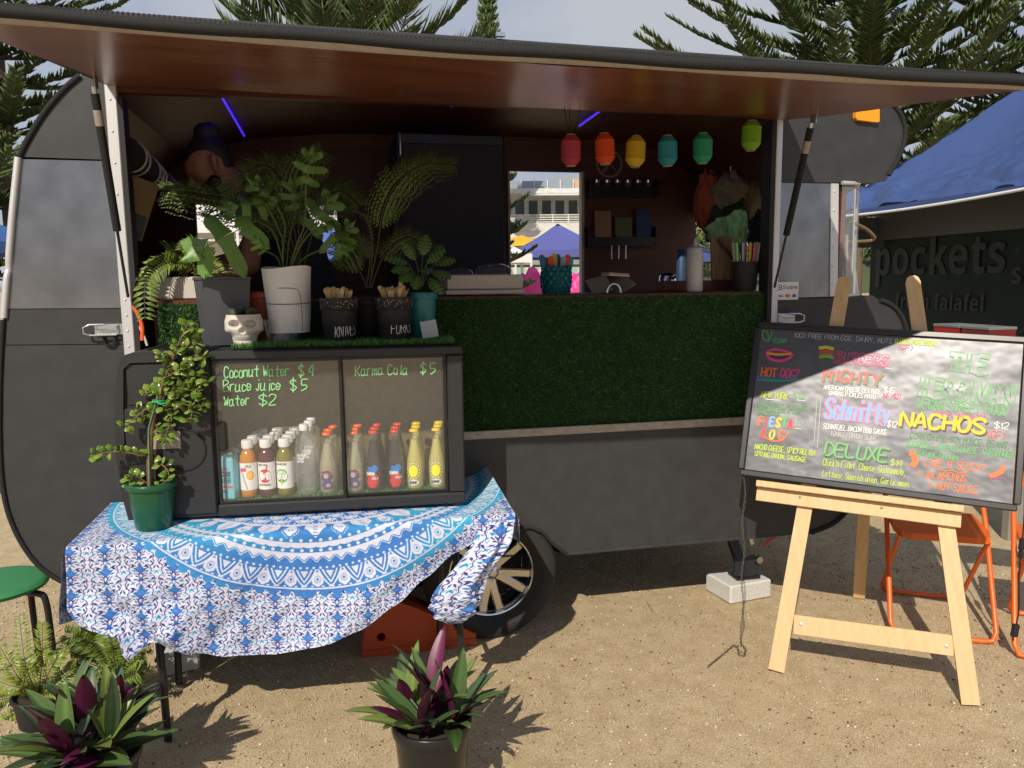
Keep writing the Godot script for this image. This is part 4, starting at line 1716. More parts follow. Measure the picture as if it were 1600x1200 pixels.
func juice_bottle(kind, label):
	var t = thing("juice_bottle", label, "bottle", Vector3.ZERO, "juice bottles in the drinks fridge")
	var juice = {"orange": Color(0.55, 0.20, 0.02), "red": Color(0.09, 0.025, 0.03), "green": Color(0.20, 0.17, 0.02)}[kind]
	var m = mat("juice_" + kind, juice.r, juice.g, juice.b, 0.12)
	var mb = MB.new()
	mb.lathe([Vector2(0, 0), Vector2(0.024, 0.0), Vector2(0.0275, 0.004), Vector2(0.028, 0.02), Vector2(0.028, 0.105), Vector2(0.0265, 0.116), Vector2(0.020, 0.127), Vector2(0.0165, 0.132), Vector2(0.0165, 0.14)], Vector3.ZERO, 24)
	part(t, "body", mb, m)
	mb = MB.new()
	mb.lathe([Vector2(0.0185, 0.137), Vector2(0.0192, 0.139), Vector2(0.0192, 0.157), Vector2(0.018, 0.160), Vector2(0, 0.160)], Vector3.ZERO, 20)
	mb.lathe([Vector2(0.0185, 0.1375), Vector2(0.0, 0.1375)], Vector3.ZERO, 12)
	for k in 20:
		var a = TAU * k / 20.0
		mb.box(Vector3(cos(a) * 0.0192, 0.148, sin(a) * 0.0192), Vector3(0.001, 0.016, 0.002), Basis(Vector3.UP, -a))
	part(t, "cap", mb, M.white_cap)
	mb = MB.new()
	label_sheet(mb, 0.15, 0.022, 0.098, 0.0006, Color(0.80, 0.79, 0.76), 24)
	var lt = Transform3D(Basis.IDENTITY, Vector3(0, 0, 0.0016))
	if kind == "orange":
		blob(mb, -0.012, 0.078, 0.007, 0.007, 0.001, Color(0.7, 0.06, 0.12))
		blob(mb, 0.0, 0.080, 0.006, 0.006, 0.0012, Color(0.65, 0.06, 0.22))
		blob(mb, 0.018, 0.064, 0.013, 0.013, 0.001, Color(0.85, 0.35, 0.03))
		blob(mb, 0.018, 0.064, 0.009, 0.009, 0.0013, Color(0.92, 0.55, 0.12), 8, 0.12)
		mb.col = Color(0.45, 0.45, 0.45)
		mb.stroke([Vector2(-0.008, 0.068), Vector2(-0.002, 0.05), Vector2(0.006, 0.026)], 0.006, lt)
		mb.col = Color(0.1, 0.1, 0.1)
		write(mb, "COLD", 0.002, 0.087, 0.006, 0.001, lt, 0.6)
	elif kind == "red":
		blob(mb, 0.0, 0.060, 0.021, 0.020, 0.001, Color(0.55, 0.02, 0.025), 2, 0.04)
		mb.col = Color(0.55, 0.02, 0.025)
		mb.stroke([Vector2(0.004, 0.078), Vector2(0.010, 0.088)], 0.004, lt)
		mb.col = Color(0.85, 0.83, 0.8)
		write(mb, "BRU", -0.013, 0.052, 0.014, 0.0024, lt, 0.62)
		mb.col = Color(0.06, 0.06, 0.06)
		write(mb, "ROSE RAW", -0.022, 0.089, 0.005, 0.0009, lt, 0.62)
		write(mb, "COLD PRESSED", -0.023, 0.033, 0.0045, 0.0009, lt, 0.6)
	else:
		blob(mb, 0.0, 0.058, 0.022, 0.019, 0.001, Color(0.04, 0.19, 0.04), 8, 0.04)
		blob(mb, 0.0, 0.069, 0.016, 0.009, 0.0012, Color(0.16, 0.5, 0.03), 7, 0.12)
		blob(mb, 0.0, 0.042, 0.004, 0.009, 0.0013, Color(0.3, 0.6, 0.05))
		mb.col = Color(0.86, 0.88, 0.82)
		write(mb, "GREEN", -0.012, 0.066, 0.006, 0.0014, lt, 0.6)
		write(mb, "BRUCE", -0.019, 0.051, 0.012, 0.0022, lt, 0.56)
		mb.col = Color(0.06, 0.06, 0.06)
		write(mb, "COLD PRESSED", -0.023, 0.089, 0.0045, 0.0009, lt, 0.6)
	bend(mb, 0, 0.0284)
	part(t, "label", mb, M.paint)
	return t

func soda_bottle(kind, label):
	var t = thing("soda_bottle", label, "bottle", Vector3.ZERO, "glass soda bottles in the drinks fridge")
	var col = {"cola": Color(0.020, 0.009, 0.007), "lemon": Color(0.62, 0.58, 0.16), "ginger": Color(0.50, 0.47, 0.30)}[kind]
	var m = mat("soda_" + kind, col.r, col.g, col.b, 0.1)
	m.transparency = BaseMaterial3D.TRANSPARENCY_ALPHA
	m.albedo_color.a = {"cola": 0.97, "lemon": 0.62, "ginger": 0.45}[kind]
	var gm = M.bottle_glass if M.has("bottle_glass") else mat("bottle_glass", 0.9, 0.92, 0.9, 0.04)
	gm.transparency = BaseMaterial3D.TRANSPARENCY_ALPHA
	gm.albedo_color.a = 0.02
	var prof = [Vector2(0, 0.002), Vector2(0.026, 0.0), Vector2(0.0295, 0.004), Vector2(0.030, 0.012), Vector2(0.030, 0.085), Vector2(0.0285, 0.10), Vector2(0.023, 0.125), Vector2(0.0175, 0.150), Vector2(0.0145, 0.170), Vector2(0.0132, 0.195), Vector2(0.0145, 0.197), Vector2(0.0145, 0.203)]
	var mb = MB.new()
	mb.lathe(prof, Vector3.ZERO, 28)
	part(t, "body", mb, gm)
	mb = MB.new()
	var lp = []
	for p in prof.slice(0, 9):
		lp.append(Vector2(maxf(0, p.x - 0.0016), p.y + 0.002))
	lp.append(Vector2(0, lp[lp.size() - 1].y))
	mb.lathe(lp, Vector3.ZERO, 24)
	part(t, "drink", mb, m)
	mb = MB.new()
	mb.col = {"cola": Color(0.62, 0.045, 0.03), "lemon": Color(0.78, 0.55, 0.02), "ginger": Color(0.80, 0.13, 0.015)}[kind]
	mb.lathe([Vector2(0.0168, 0.199), Vector2(0.0172, 0.201), Vector2(0.0158, 0.2065), Vector2(0.0125, 0.2085), Vector2(0, 0.209)], Vector3.ZERO, 21)
	mb.lathe([Vector2(0.0168, 0.199), Vector2(0.0, 0.1995)], Vector3.ZERO, 12)
	part(t, "cap", mb, M.paint_gloss)
	mb = MB.new()
	var lt = Transform3D(Basis.IDENTITY, Vector3(0, 0, 0.0016))
	if kind == "cola":
		blob(mb, -0.006, 0.076, 0.011, 0.012, 0.0010, Color(0.02, 0.16, 0.5), 3, 0.08)
		blob(mb, 0.010, 0.080, 0.011, 0.013, 0.0012, Color(0.02, 0.22, 0.62), 4, 0.06)
		blob(mb, 0.0, 0.034, 0.021, 0.020, 0.0010, Color(0.55, 0.02, 0.02), 6, 0.05)
		blob(mb, 0.0, 0.055, 0.019, 0.012, 0.0009, Color(0.50, 0.02, 0.02))
		mb.col = Color(0.78, 0.78, 0.78)
		write(mb, "KARMA", -0.020, 0.058, 0.011, 0.0020, lt, 0.42)
		write(mb, "COLA", 0.001, 0.044, 0.008, 0.0016, lt, 0.5)
	elif kind == "lemon":
		blob(mb, 0.0, 0.065, 0.017, 0.021, 0.0010, Color(0.86, 0.76, 0.02))
		for k in 14:
			var a = TAU * k / 14.0 + 0.2
			blob(mb, cos(a) * 0.0235, 0.065 + sin(a) * 0.0275, 0.0022, 0.0026, 0.001, Color(0.8, 0.78, 0.68))
		blob(mb, 0.0, 0.025, 0.021, 0.010, 0.0009, Color(0.72, 0.72, 0.70), 10, 0.05)
		mb.col = Color(0.04, 0.04, 0.04)
		write(mb, "LEMMY", -0.018, 0.021, 0.009, 0.0022, lt, 0.50)
	else:
		blob(mb, 0.0, 0.062, 0.020, 0.019, 0.0010, Color(0.08, 0.05, 0.19), 5, 0.07)
		blob(mb, 0.002, 0.032, 0.020, 0.016, 0.0010, Color(0.09, 0.06, 0.22), 6, 0.08)
		blob(mb, -0.001, 0.062, 0.009, 0.008, 0.0013, Color(0.42, 0.38, 0.30))
		blob(mb, 0.006, 0.031, 0.008, 0.006, 0.0013, Color(0.45, 0.34, 0.15))
		for k in 4:
			blob(mb, -0.014 + k * 0.009, 0.074 - absf(k - 1.5) * 0.004, 0.004, 0.0022, 0.0014, Color(0.75, 0.14, 0.06))
	bend(mb, 0, 0.0304)
	part(t, "print", mb, M.paint)
	return t

func water_bottle(label):
	var t = thing("water_bottle", label, "bottle", Vector3.ZERO, "water bottles in the drinks fridge")
	var mb = MB.new()
	var prof = [Vector2(0, 0.003), Vector2(0.028, 0.0), Vector2(0.033, 0.006)]
	for k in 13:
		prof.append(Vector2(0.0335 - (0.0014 if k % 2 else 0.0), 0.012 + k * 0.010))
	prof.append_array([Vector2(0.0325, 0.150), Vector2(0.028, 0.172), Vector2(0.021, 0.190), Vector2(0.0145, 0.200), Vector2(0.0125, 0.206), Vector2(0.0125, 0.214)])
	mb.lathe(prof, Vector3.ZERO, 28)
	var m = M.clear_water if M.has("clear_water") else mat("clear_water", 0.93, 0.97, 0.97, 0.03)
	m.transparency = BaseMaterial3D.TRANSPARENCY_ALPHA
	m.albedo_color.a = 0.07
	part(t, "body", mb, m)
	mb = MB.new()
	mb.lathe([Vector2(0.0155, 0.207), Vector2(0.0160, 0.209), Vector2(0.0160, 0.224), Vector2(0.0145, 0.227), Vector2(0, 0.227)], Vector3.ZERO, 20)
	part(t, "cap", mb, M.white_cap)
	mb = MB.new()
	mb.col = Color(0.85, 0.87, 0.87)
	var lt = Transform3D(Basis.IDENTITY, Vector3(0, 0, 0.0012))
	for k in 3:
		write(mb, ["another", "bloody", "water"][k], -0.017, 0.128 - k * 0.010, 0.009, 0.0012, lt, 0.46)
	bend(mb, 0, 0.0336)
	part(t, "print", mb, M.paint)
	return t

func coconut_carton(label):
	var t = thing("coconut_water_carton", label, "carton", Vector3.ZERO, "coconut water cartons in the drinks fridge")
	var mb = MB.new()
	mb.col = Color(0.16, 0.50, 0.60)
	mb.box(Vector3(0, 0.062, 0), Vector3(0.056, 0.124, 0.05), Basis.IDENTITY, 0.003)
	mb.prism(V2([-0.026, 0.124, 0.026, 0.124, 0.022, 0.133, -0.022, 0.133]), -0.02, 0.022)
	part(t, "body", mb, M.paint)
	mb = MB.new()
	var lt = Transform3D(Basis.IDENTITY, Vector3(0, 0, 0.0262))
	mb.col = Color(0.62, 0.05, 0.12)
	write(mb, "ORGANIC", -0.024, 0.091, 0.008, 0.0015, lt, 0.50)
	blob(mb, 0.002, 0.040, 0.024, 0.0045, 0.0262, Color(0.62, 0.08, 0.12))
	mb.col = Color(0.02, 0.09, 0.11)
	write(mb, "COCONUT", -0.025, 0.072, 0.014, 0.0026, lt, 0.34)
	write(mb, "WATER", -0.024, 0.052, 0.014, 0.0026, lt, 0.46)
	write(mb, "NATURAL", -0.02, 0.022, 0.006, 0.001, lt, 0.5)
	part(t, "print", mb, M.paint)
	mb = MB.new()
	mb.lathe([Vector2(0.009, 0.133), Vector2(0.009, 0.141), Vector2(0.0, 0.142)], Vector3(0.006, 0.0, 0), 14)
	part(t, "cap", mb, M.white_cap)
	return t

func build_drinks():
	var fl = 0.052
	# columns of drinks: pixel of the front one on the fridge front, kind, how many deep, what tells the column apart
	var cols = [[359, "carton", 3, ""], [390, "orange", 4, ""], [417, "red", 4, ""], [445, "green", 4, ""], [479, "water", 3, ""], [512, "ginger", 3, "beside the water"], [555, "ginger", 3, "beside the cola"], [585, "cola", 3, "beside the orange caps"], [618, "cola", 3, "beside the lemonade"], [650, "lemon", 3, "beside the cola"], [684, "lemon", 3, "by the corner post"]]
	var names = {
		"carton": "pale blue coconut water carton", "orange": "orange juice bottle with white label", "red": "dark red juice bottle with apple label", "green": "green juice bottle with leaf label",
		"water": "clear ribbed water bottle with white cap", "ginger": "orange-capped soda bottle with purple print", "cola": "red-capped dark cola bottle", "lemon": "yellow-capped pale lemonade bottle"}
	var deep = ["front row of fridge", "second row of fridge", "third row of fridge", "fourth row of fridge"]
	var big = {"carton": Vector3(1.1, 1.2, 1.1), "orange": Vector3(1.06, 1.33, 1.06), "red": Vector3(1.06, 1.33, 1.06), "green": Vector3(1.06, 1.33, 1.06), "water": Vector3(1.08, 1.16, 1.08), "ginger": Vector3(1.06, 1.1, 1.06), "cola": Vector3(1.06, 1.1, 1.06), "lemon": Vector3(1.06, 1.1, 1.06)}
	var proto = {}
	var g = RandomNumberGenerator.new()
	g.seed = 91
	for c in cols:
		var x = fpx(c[0], 740, -0.065).x
		for k in c[2]:
			var lab = names[c[1]] + ", " + deep[k] + (", " + c[3] if c[3] else "")
			var at = fr(x + g.randf_range(-0.004, 0.004) + k * 0.006, fl, -0.06 - k * 0.072 + (0.006 if c[1] == "carton" else 0.0))
			var turn = deg_to_rad(-3.8) - 0.12 + g.randf_range(-0.25, 0.25)
			if not proto.has(c[1]):
				var t
				if c[1] == "carton":
					t = coconut_carton(lab)
				elif c[1] == "water":
					t = water_bottle(lab)
				elif c[1] in ["orange", "red", "green"]:
					t = juice_bottle(c[1], lab)
				else:
					t = soda_bottle(c[1], lab)
				proto[c[1]] = t
				t.position = at
				t.rotation.y = turn
				t.scale = big[c[1]]
			else:
				var base = {"carton": "coconut_water_carton", "water": "water_bottle", "orange": "juice_bottle", "red": "juice_bottle", "green": "juice_bottle"}.get(c[1], "soda_bottle")
				var d = proto[c[1]].duplicate()
				d.name = numbered(base)
				add_child(d)
				d.position = at
				d.rotation.y = turn
				d.scale = big[c[1]]
				d.set_meta("label", lab)

# ---------------------------------------------------------------- plants and pots
func shade(c: Color, k):
	return Color(c.r * k, c.g * k, c.b * k)

# a tapering, arching strap leaf from the origin along +y, its face to +z
func strap_leaf(mb, len, wid, arch, fold, c0, c1, back = 0.0, peak = 0.38):
	var rows = []
	var n = 9
	var first = mb.v.size()
	for i in n + 1:
		var t = i / float(n)
		var w = wid * (pow(t, 0.45) * pow(1.0 - t, 0.8)) / (pow(peak, 0.45) * pow(1.0 - peak, 0.8)) * 0.5
		w = maxf(w, wid * 0.16 * (1.0 - t))
		var y = len * (t - arch * arch * t * t * t * 0.25)
		var z = -len * arch * t * t * 0.5
		rows.append([Vector3(-w, y, z + fold * w - back), Vector3(-w * 0.5, y, z + fold * w * 0.35 - back), Vector3(0, y, z - back), Vector3(w * 0.5, y, z + fold * w * 0.35 - back), Vector3(w, y, z + fold * w - back)])
	mb.col = c0
	mb.sheet(rows, [], back > 0.0)
	for k in range(first, mb.v.size()):
		var j = (k - first) % 5
		mb.c[k] = c1 if j == 2 else c0

func lance(mb, a, dir, up, len, wid, c, drop = 0.25):
	# one small flat leaflet of four faces, with a crease
	var s = dir.cross(up).normalized()
	var m = a + dir * len * 0.45 + up * len * 0.05
	var e = a + dir * len - up * len * drop
	mb.col = c
	var nn = s.cross(dir).normalized()
	if nn.dot(up) < 0.0:
		nn = -nn
	mb.tri(a, m + s * wid * 0.5 + nn * wid * 0.12, m, nn)
	mb.tri(a, m - s * wid * 0.5 + nn * wid * 0.12, m, nn)
	mb.tri(m, m + s * wid * 0.5 + nn * wid * 0.12, e, nn)
	mb.tri(m, m - s * wid * 0.5 + nn * wid * 0.12, e, nn)

# a fern frond along a path; returns its mesh builder
func frond(path: Array, wid, pairs, c, g, up = Vector3.UP, curl = 0.25, base = 0.1, split = 0):
	var mb = MB.new()
	var p = smooth(path, 8)
	mb.col = Color(0.10, 0.075, 0.03)
	var rr = []
	for i in p.size():
		rr.append(lerpf(0.0028, 0.0006, i / float(p.size())))
	mb.tube(p, rr, 5, false)
	var m = p.size()
	for k in pairs:
		var t = base + (1.0 - base) * k / float(pairs)
		var f = t * (m - 1)
		var i = mini(int(f), m - 2)
		var o = p[i].lerp(p[i + 1], f - i)
		var d = (p[i + 1] - p[i]).normalized()
		var sd = d.cross(up).normalized()
		var u2 = sd.cross(d).normalized()
		if u2.dot(up) < 0.0:
			u2 = -u2
		var l = wid * sin(PI * clampf(0.16 + 0.84 * (1.0 - t), 0, 1)) * (0.9 if t < 0.25 else 1.0) + wid * 0.06
		for s in [-1.0, 1.0]:
			var dd = (sd * s + d * 0.45 + u2 * g.randf_range(-0.25, 0.2)).normalized()
			var cc = shade(c, g.randf_range(0.7, 1.25))
			if split == 0:
				lance(mb, o, dd, u2, l * g.randf_range(0.85, 1.1), l * 0.30, cc, curl)
			else:
				# a divided pinna: leaflets along its own rib
				mb.col = Color(0.08, 0.07, 0.02)
				mb.tube([o, o + dd * l], 0.0008, 3, false)
				for q in split:
					var tq = (q + 0.5) / split
					var ql = l * 0.34 * (1.0 - tq * 0.75)
					for s2 in [-1.0, 1.0]:
						var d3 = (dd * 0.5 + d * s2 * 1.0).normalized()
						lance(mb, o + dd * l * tq - u2 * l * tq * tq * curl, d3, u2, ql, ql * 0.42, shade(c, g.randf_range(0.7, 1.25)), 0.2)
	return mb

# a leaf cut into lobes, from the origin along +y facing +z
func lobed_leaf(len, wid, lobes, c, g):
	var mb = MB.new()
	for s in [-1.0, 1.0]:
		for k in lobes:
			var t = (k + 0.15) / lobes
			var y0 = len * t
			var w = wid * 0.5 * sin(PI * clampf(0.22 + 0.72 * t, 0, 1))
			var an = lerpf(-0.5, 1.05, t)
			var dir = Vector3(s * cos(an), sin(an), -0.18 + g.randf_range(-0.12, 0.12)).normalized()
			var st = len / lobes
			var cc = shade(c, g.randf_range(0.85, 1.15))
			mb.col = cc
			var rows = []
			for i in 6:
				var q = i / 5.0
				var ctr = Vector3(0, y0 + st * 0.5, 0) + dir * w * q + Vector3(0, 0, -w * 0.3 * q * q + 0.01 * sin(q * 5.0 + k))
				var h = st * (0.95 - 0.14 * sin(q * PI * 2.0)) * (1.0 - 0.45 * q if q < 0.7 else (0.685 * sqrt(maxf(0.0, (1.0 - q) / 0.3)) + 0.04))
				var cr = Vector3(-dir.y * s, dir.x * s, 0)
				rows.append([ctr - cr * h * 0.5, ctr + Vector3(0, 0, 0.004), ctr + cr * h * 0.5])
			mb.sheet(rows, [], s > 0.0)
	var tip = []
	for i in 5:
		var q = i / 4.0
		var h = wid * 0.13 * (1.0 - q)
		tip.append([Vector3(-h, len + wid * 0.28 * q, -0.02 * q), Vector3(0, len + wid * 0.3 * q, 0), Vector3(h, len + wid * 0.28 * q, -0.02 * q)])
	mb.col = c
	mb.sheet(tip)
	mb.col = Color(0.16, 0.22, 0.05)
	mb.tube([Vector3(0, 0, 0.003), Vector3(0, len * 1.05, 0.003)], 0.0018, 4, false)
	return mb

func look(dir: Vector3, face: Vector3):
	# basis with y along dir and z near face
	var y = dir.normalized()
	var x = y.cross(face).normalized()
	return Basis(x, y, x.cross(y))

func round_pot(t, o, r0, r1, h, m, rim = 0.012, soil = true):
	var mb = MB.new()
	mb.lathe([Vector2(0, 0.0), Vector2(r0 - 0.004, 0), Vector2(r0, 0.004), Vector2(lerpf(r0, r1, 0.86), h * 0.86), Vector2(r1 + rim * 0.35, h * 0.87), Vector2(r1 + rim * 0.5, h * 0.9), Vector2(r1 + rim * 0.5, h - 0.003), Vector2(r1 + rim * 0.3, h), Vector2(r1 - 0.003, h), Vector2(r1 - 0.006, h - 0.004), Vector2(lerpf(r0, r1, 0.8) - 0.006, h * 0.8)], o, 36)
	part(t, "pot", mb, m)
	if soil:
		mb = MB.new()
		mb.lathe([Vector2(lerpf(r0, r1, 0.86) - 0.004, h * 0.84), Vector2(r1 * 0.5, h * 0.87), Vector2(0, h * 0.88)], o, 20)
		part(t, "soil", mb, M.soil)

func build_fridge_top():
	var ty = FO.y + FH
	var g = RandomNumberGenerator.new()
	g.seed = 501
	var sm = mat("soil", 0.045, 0.03, 0.02, 0.95)
	sm.normal_enabled = true
	sm.normal_texture = T.nfine
	tri(sm, 8.0)
	# turf mat
	var mb = MB.new()
	mb.box(fr(0.80, FH + 0.004, -0.15), Vector3(0.80, 0.006, 0.25), FB)
	var mt = thing("turf_mat", "strip of green artificial turf laid along the top of the fridge", "turf mat", fr(0.80, FH, -0.15))
	part(mt, "backing", mb, M.turf_backing)
	turf_blades(mt, "turf_blades", fr(0.40, FH + 0.006, -0.275), FB.x * 0.80, FB.z * 0.255, Vector3.UP, 9000, 0.014, 503)
	var Y = ty + 0.016
	# square grey planter turned edge-on
	var o = Vector3(pz(350, 500, 0.10).x, ty + 0.004, 0.10)
	var t = thing("square_planter", "tall square charcoal plastic planter standing on the fridge by the skull", "planter", o)
	mb = MB.new()
	for k in 4:
		var a0 = TAU * k / 4.0 + 0.45
		var a1 = a0 + TAU / 4.0
		var b0 = Vector3(cos(a0), 0, sin(a0))
		var b1 = Vector3(cos(a1), 0, sin(a1))
		mb.quad(o + b0 * 0.098, o + b1 * 0.098, o + b1 * 0.122 + Vector3(0, 0.25, 0), o + b0 * 0.122 + Vector3(0, 0.25, 0), b0 + b1)
		mb.quad(o + b0 * 0.094 + Vector3(0, 0.01, 0), o + b1 * 0.094 + Vector3(0, 0.01, 0), o + b1 * 0.117 + Vector3(0, 0.25, 0), o + b0 * 0.117 + Vector3(0, 0.25, 0), -b0 - b1)
	var gp = mat("charcoal_plastic", 0.075, 0.08, 0.095, 0.5)
	part(t, "pot", mb, gp)
	mb = MB.new()
	for k in 4:
		var a0 = TAU * k / 4.0 + 0.45
		var a1 = a0 + TAU / 4.0
		mb.bar(o + Vector3(cos(a0) * 0.121, 0.25, sin(a0) * 0.121), o + Vector3(cos(a1) * 0.121, 0.25, sin(a1) * 0.121), 0.012, 0.010, Vector3.UP, 0.002)
	part(t, "rim", mb, gp)
	mb = MB.new()
	mb.lathe([Vector2(0.078, 0.225), Vector2(0.0, 0.235)], o, 4, Basis(Vector3.UP, -0.16 - PI / 4 + PI / 4))
	part(t, "soil", mb, sm)
	# straw mulch on it
	mb = MB.new()
	for k in 120:
		var c = o + Vector3(g.randf_range(-0.03, 0.05), 0.235 + g.randf_range(0, 0.03), g.randf_range(-0.05, 0.05))
		var d = Vector3(g.randf_range(-1, 1), g.randf_range(-0.2, 0.4), g.randf_range(-1, 1)).normalized() * 0.02
		mb.col = Color(0.42, 0.32, 0.12).lerp(Color(0.25, 0.18, 0.06), g.randf())
		mb.tube([c - d, c + Vector3(0, 0.006, 0), c + d], 0.0015, 4, false)
	var sw = part(t, "straw", mb, M.paint_rough)
	sw.set_meta("kind", "stuff")
	# red-brown pot behind
	o = Vector3(pz(412, 500, 0.02).x, ty + 0.002, 0.02)
	t = thing("terracotta_pot", "terracotta red plastic pot half hidden behind the white paper-wrapped pot", "pot", o)
	round_pot(t, o, 0.060, 0.080, 0.20, mat("terracotta", 0.30, 0.055, 0.025, 0.5))
	# skull planter with a cactus-like succulent
	build_skull(Vector3(pz(382, 520, 0.235).x, ty + 0.004, 0.235), g)
	# paper-wrapped pot with the big philodendron
	o = Vector3(pz(452, 500, 0.13).x, ty + 0.010, 0.13)
	t = thing("philodendron", "large potted philodendron with deeply lobed leaves in a white paper sleeve", "plant", o)
	mb = MB.new()
	var rows = []
	for j in 12:
		var row = []
		for i in 33:
			var a = TAU * i / 32.0
			var r = lerpf(0.076, 0.092, j / 11.0) * (1.0 + 0.02 * sin(a * 3.0 + j * 0.5) + 0.008 * sin(a * 11.0))
			row.append(o + Vector3(cos(a) * r, 0.035 + j * 0.0225 + (0.006 * sin(a * 2.0) if j == 11 else 0.0), sin(a) * r))
		rows.append(row)
	mb.sheet(rows, [], true)
	var pm = mat("white_paper", 0.76, 0.74, 0.71, 0.8)
	pm.normal_enabled = true
	pm.normal_texture = T.nwave
	pm.normal_scale = 0.3
	tri(pm, 3.0)
	part(t, "paper_sleeve", mb, pm, "white paper sleeve held by a string")
	mb = MB.new()
	mb.lathe([Vector2(0, 0), Vector2(0.056, 0.0), Vector2(0.062, 0.05), Vector2(0.072, 0.21), Vector2(0.0, 0.21)], o, 24)
	part(t, "pot", mb, M.matt_black)
	mb = MB.new()
	var ring = []
	for i in 33:
		var a = TAU * i / 32.0
		ring.append(o + Vector3(cos(a) * 0.0885, 0.15 - 0.006 * sin(a), sin(a) * 0.0885))
	mb.tube(ring, 0.0012, 4, false)
	part(t, "string", mb, M.bark)
	mb = MB.new()
	mb.tube(smooth([o + Vector3(-0.03, 0.205, 0.088), o + Vector3(0.02, 0.203, 0.091), o + Vector3(0.045, 0.19, 0.086), o + Vector3(0.052, 0.12, 0.08), o + Vector3(0.05, 0.04, 0.072)], 5), 0.001, 4, false)
	part(t, "wire", mb, M.black_steel)
	var leaves = [
		[[452, 425], [476, 350], [478, 290], 486, 238, 0.10, 0.13, 0.16, 0.1], [[445, 425], [425, 360], [400, 345], 300, 398, 0.14, 0.20, 0.24, 0.5], [[448, 425], [440, 370], [415, 318], 352, 322, 0.10, 0.18, 0.20, 0.5],
		[[455, 425], [480, 370], [505, 350], 540, 392, 0.12, 0.16, 0.19, 0.4], [[450, 425], [445, 350], [432, 320], 395, 285, 0.05, 0.16, 0.18, 0.5], [[455, 425], [468, 380], [480, 360], 520, 310, 0.02, 0.15, 0.18, 0.4],
		[[446, 425], [430, 400], [415, 392], 398, 372, 0.20, 0.15, 0.18, 0.6], [[458, 425], [490, 395], [520, 385], 548, 352, 0.05, 0.13, 0.16, 0.4], [[450, 425], [455, 360], [462, 330], 455, 285, -0.05, 0.15, 0.18, 0.3]]
	for e in leaves:
		var z0 = 0.13
		var z1 = 0.13 + e[5]
		var a = o + Vector3(g.randf_range(-0.02, 0.02), 0.20, g.randf_range(-0.02, 0.02))
		var b = pz(e[1][0] if e[1] is Array else e[1], e[1][1], lerpf(z0, z1, 0.5))
		var c = pz(e[2][0], e[2][1], z1)
		var tipp = pz(e[3], e[4], z1 + 0.03)
		mb = MB.new()
		mb.col = Color(0.09, 0.13, 0.03)
		mb.tube(smooth([a, a.lerp(b, 0.5) + Vector3(0, 0.03, 0), b, c], 5), 0.0032, 6, false)
		var stem = part(t, "stem", mb, M.leafy)
		var dir = tipp - c
		var col = Color(0.05, 0.12, 0.022).lerp(Color(0.11, 0.23, 0.04), g.randf())
		var lf = lobed_leaf(dir.length() * 0.9, dir.length() * 1.15, 3, col, g)
		var b3 = look(dir, Vector3(g.randf_range(-0.3, 0.3), e[8], 1.0))
		lf.xf = Transform3D.IDENTITY
		for k in lf.v.size():
			lf.v[k] = c + b3 * lf.v[k]
			lf.n[k] = b3 * lf.n[k]
		part(t, "leaf", lf, M.leafy)
	# clear plastic cup in front of it
	o = Vector3(pz(440, 520, 0.26).x, ty + 0.012, 0.26)
	t = thing("plastic_cup", "clear plastic cup standing in front of the white paper-wrapped pot", "cup", o)
	mb = MB.new()
	mb.lathe([Vector2(0, 0.001), Vector2(0.052, 0), Vector2(0.062, 0.085), Vector2(0.064, 0.087)], o, 28)
	part(t, "cup", mb, M.glass)
	# cutlery pots
	for k in 2:
		o = Vector3(pz(531 if k == 0 else 617, 510, 0.22).x, Y - 0.008, 0.22 + 0.01 * k)
		t = thing("cutlery_pot", "black metal pot lettered %s, packed with wooden %s" % [["KNIVES", "FORKS"][k], ["knives", "forks"][k]], "pot", o)
		mb = MB.new()
		mb.lathe([Vector2(0, 0), Vector2(0.058, 0), Vector2(0.060, 0.003), Vector2(0.062, 0.06), Vector2(0.0645, 0.062), Vector2(0.066, 0.12), Vector2(0.069, 0.122), Vector2(0.072, 0.165), Vector2(0.071, 0.168), Vector2(0.068, 0.165), Vector2(0.060, 0.05)], o, 36)
		part(t, "pot", mb, M.matt_black)
		mb = MB.new()
		# punched holes near the rim show the pale sticks inside
		for h in 70:
			var a = g.randf_range(0.1, PI - 0.1)
			var y = 0.125 + 0.038 * pow(g.randf(), 0.8)
			var r = 0.0695 + (y - 0.122) * 0.07 + 0.0004
			var rr = g.randf_range(0.0009, 0.0024)
			var nn = Vector3(cos(a), 0, sin(a))
			mb.col = Color(0.45, 0.33, 0.20)
			mb.lathe([Vector2(rr, 0), Vector2(rr * 0.8, 0.0004), Vector2(0, 0.0005)], o + nn * r + Vector3(0, y, 0), 6, look(nn, Vector3.UP))
		var ho = part(t, "punched_holes", mb, M.paint_rough)
		ho.set_meta("kind", "stuff")
		mb = MB.new()
		mb.col = Color(0.75, 0.76, 0.76)
		write_fit(mb, ["KNIVES", "FORKS"][k], -0.012, 0.080, 0.022 if k == 0 else 0.030, 0.040, 0.0022, Transform3D(Basis.IDENTITY, Vector3(0, 0, 0.0006)), null, 0.12 if k == 0 else 0.05, 0.0)
		bend(mb, 0, 0.0628)
		for i in mb.v.size():
			mb.v[i] = o + Basis(Vector3.UP, -0.12) * mb.v[i]
		part(t, "lettering", mb, M.paint)
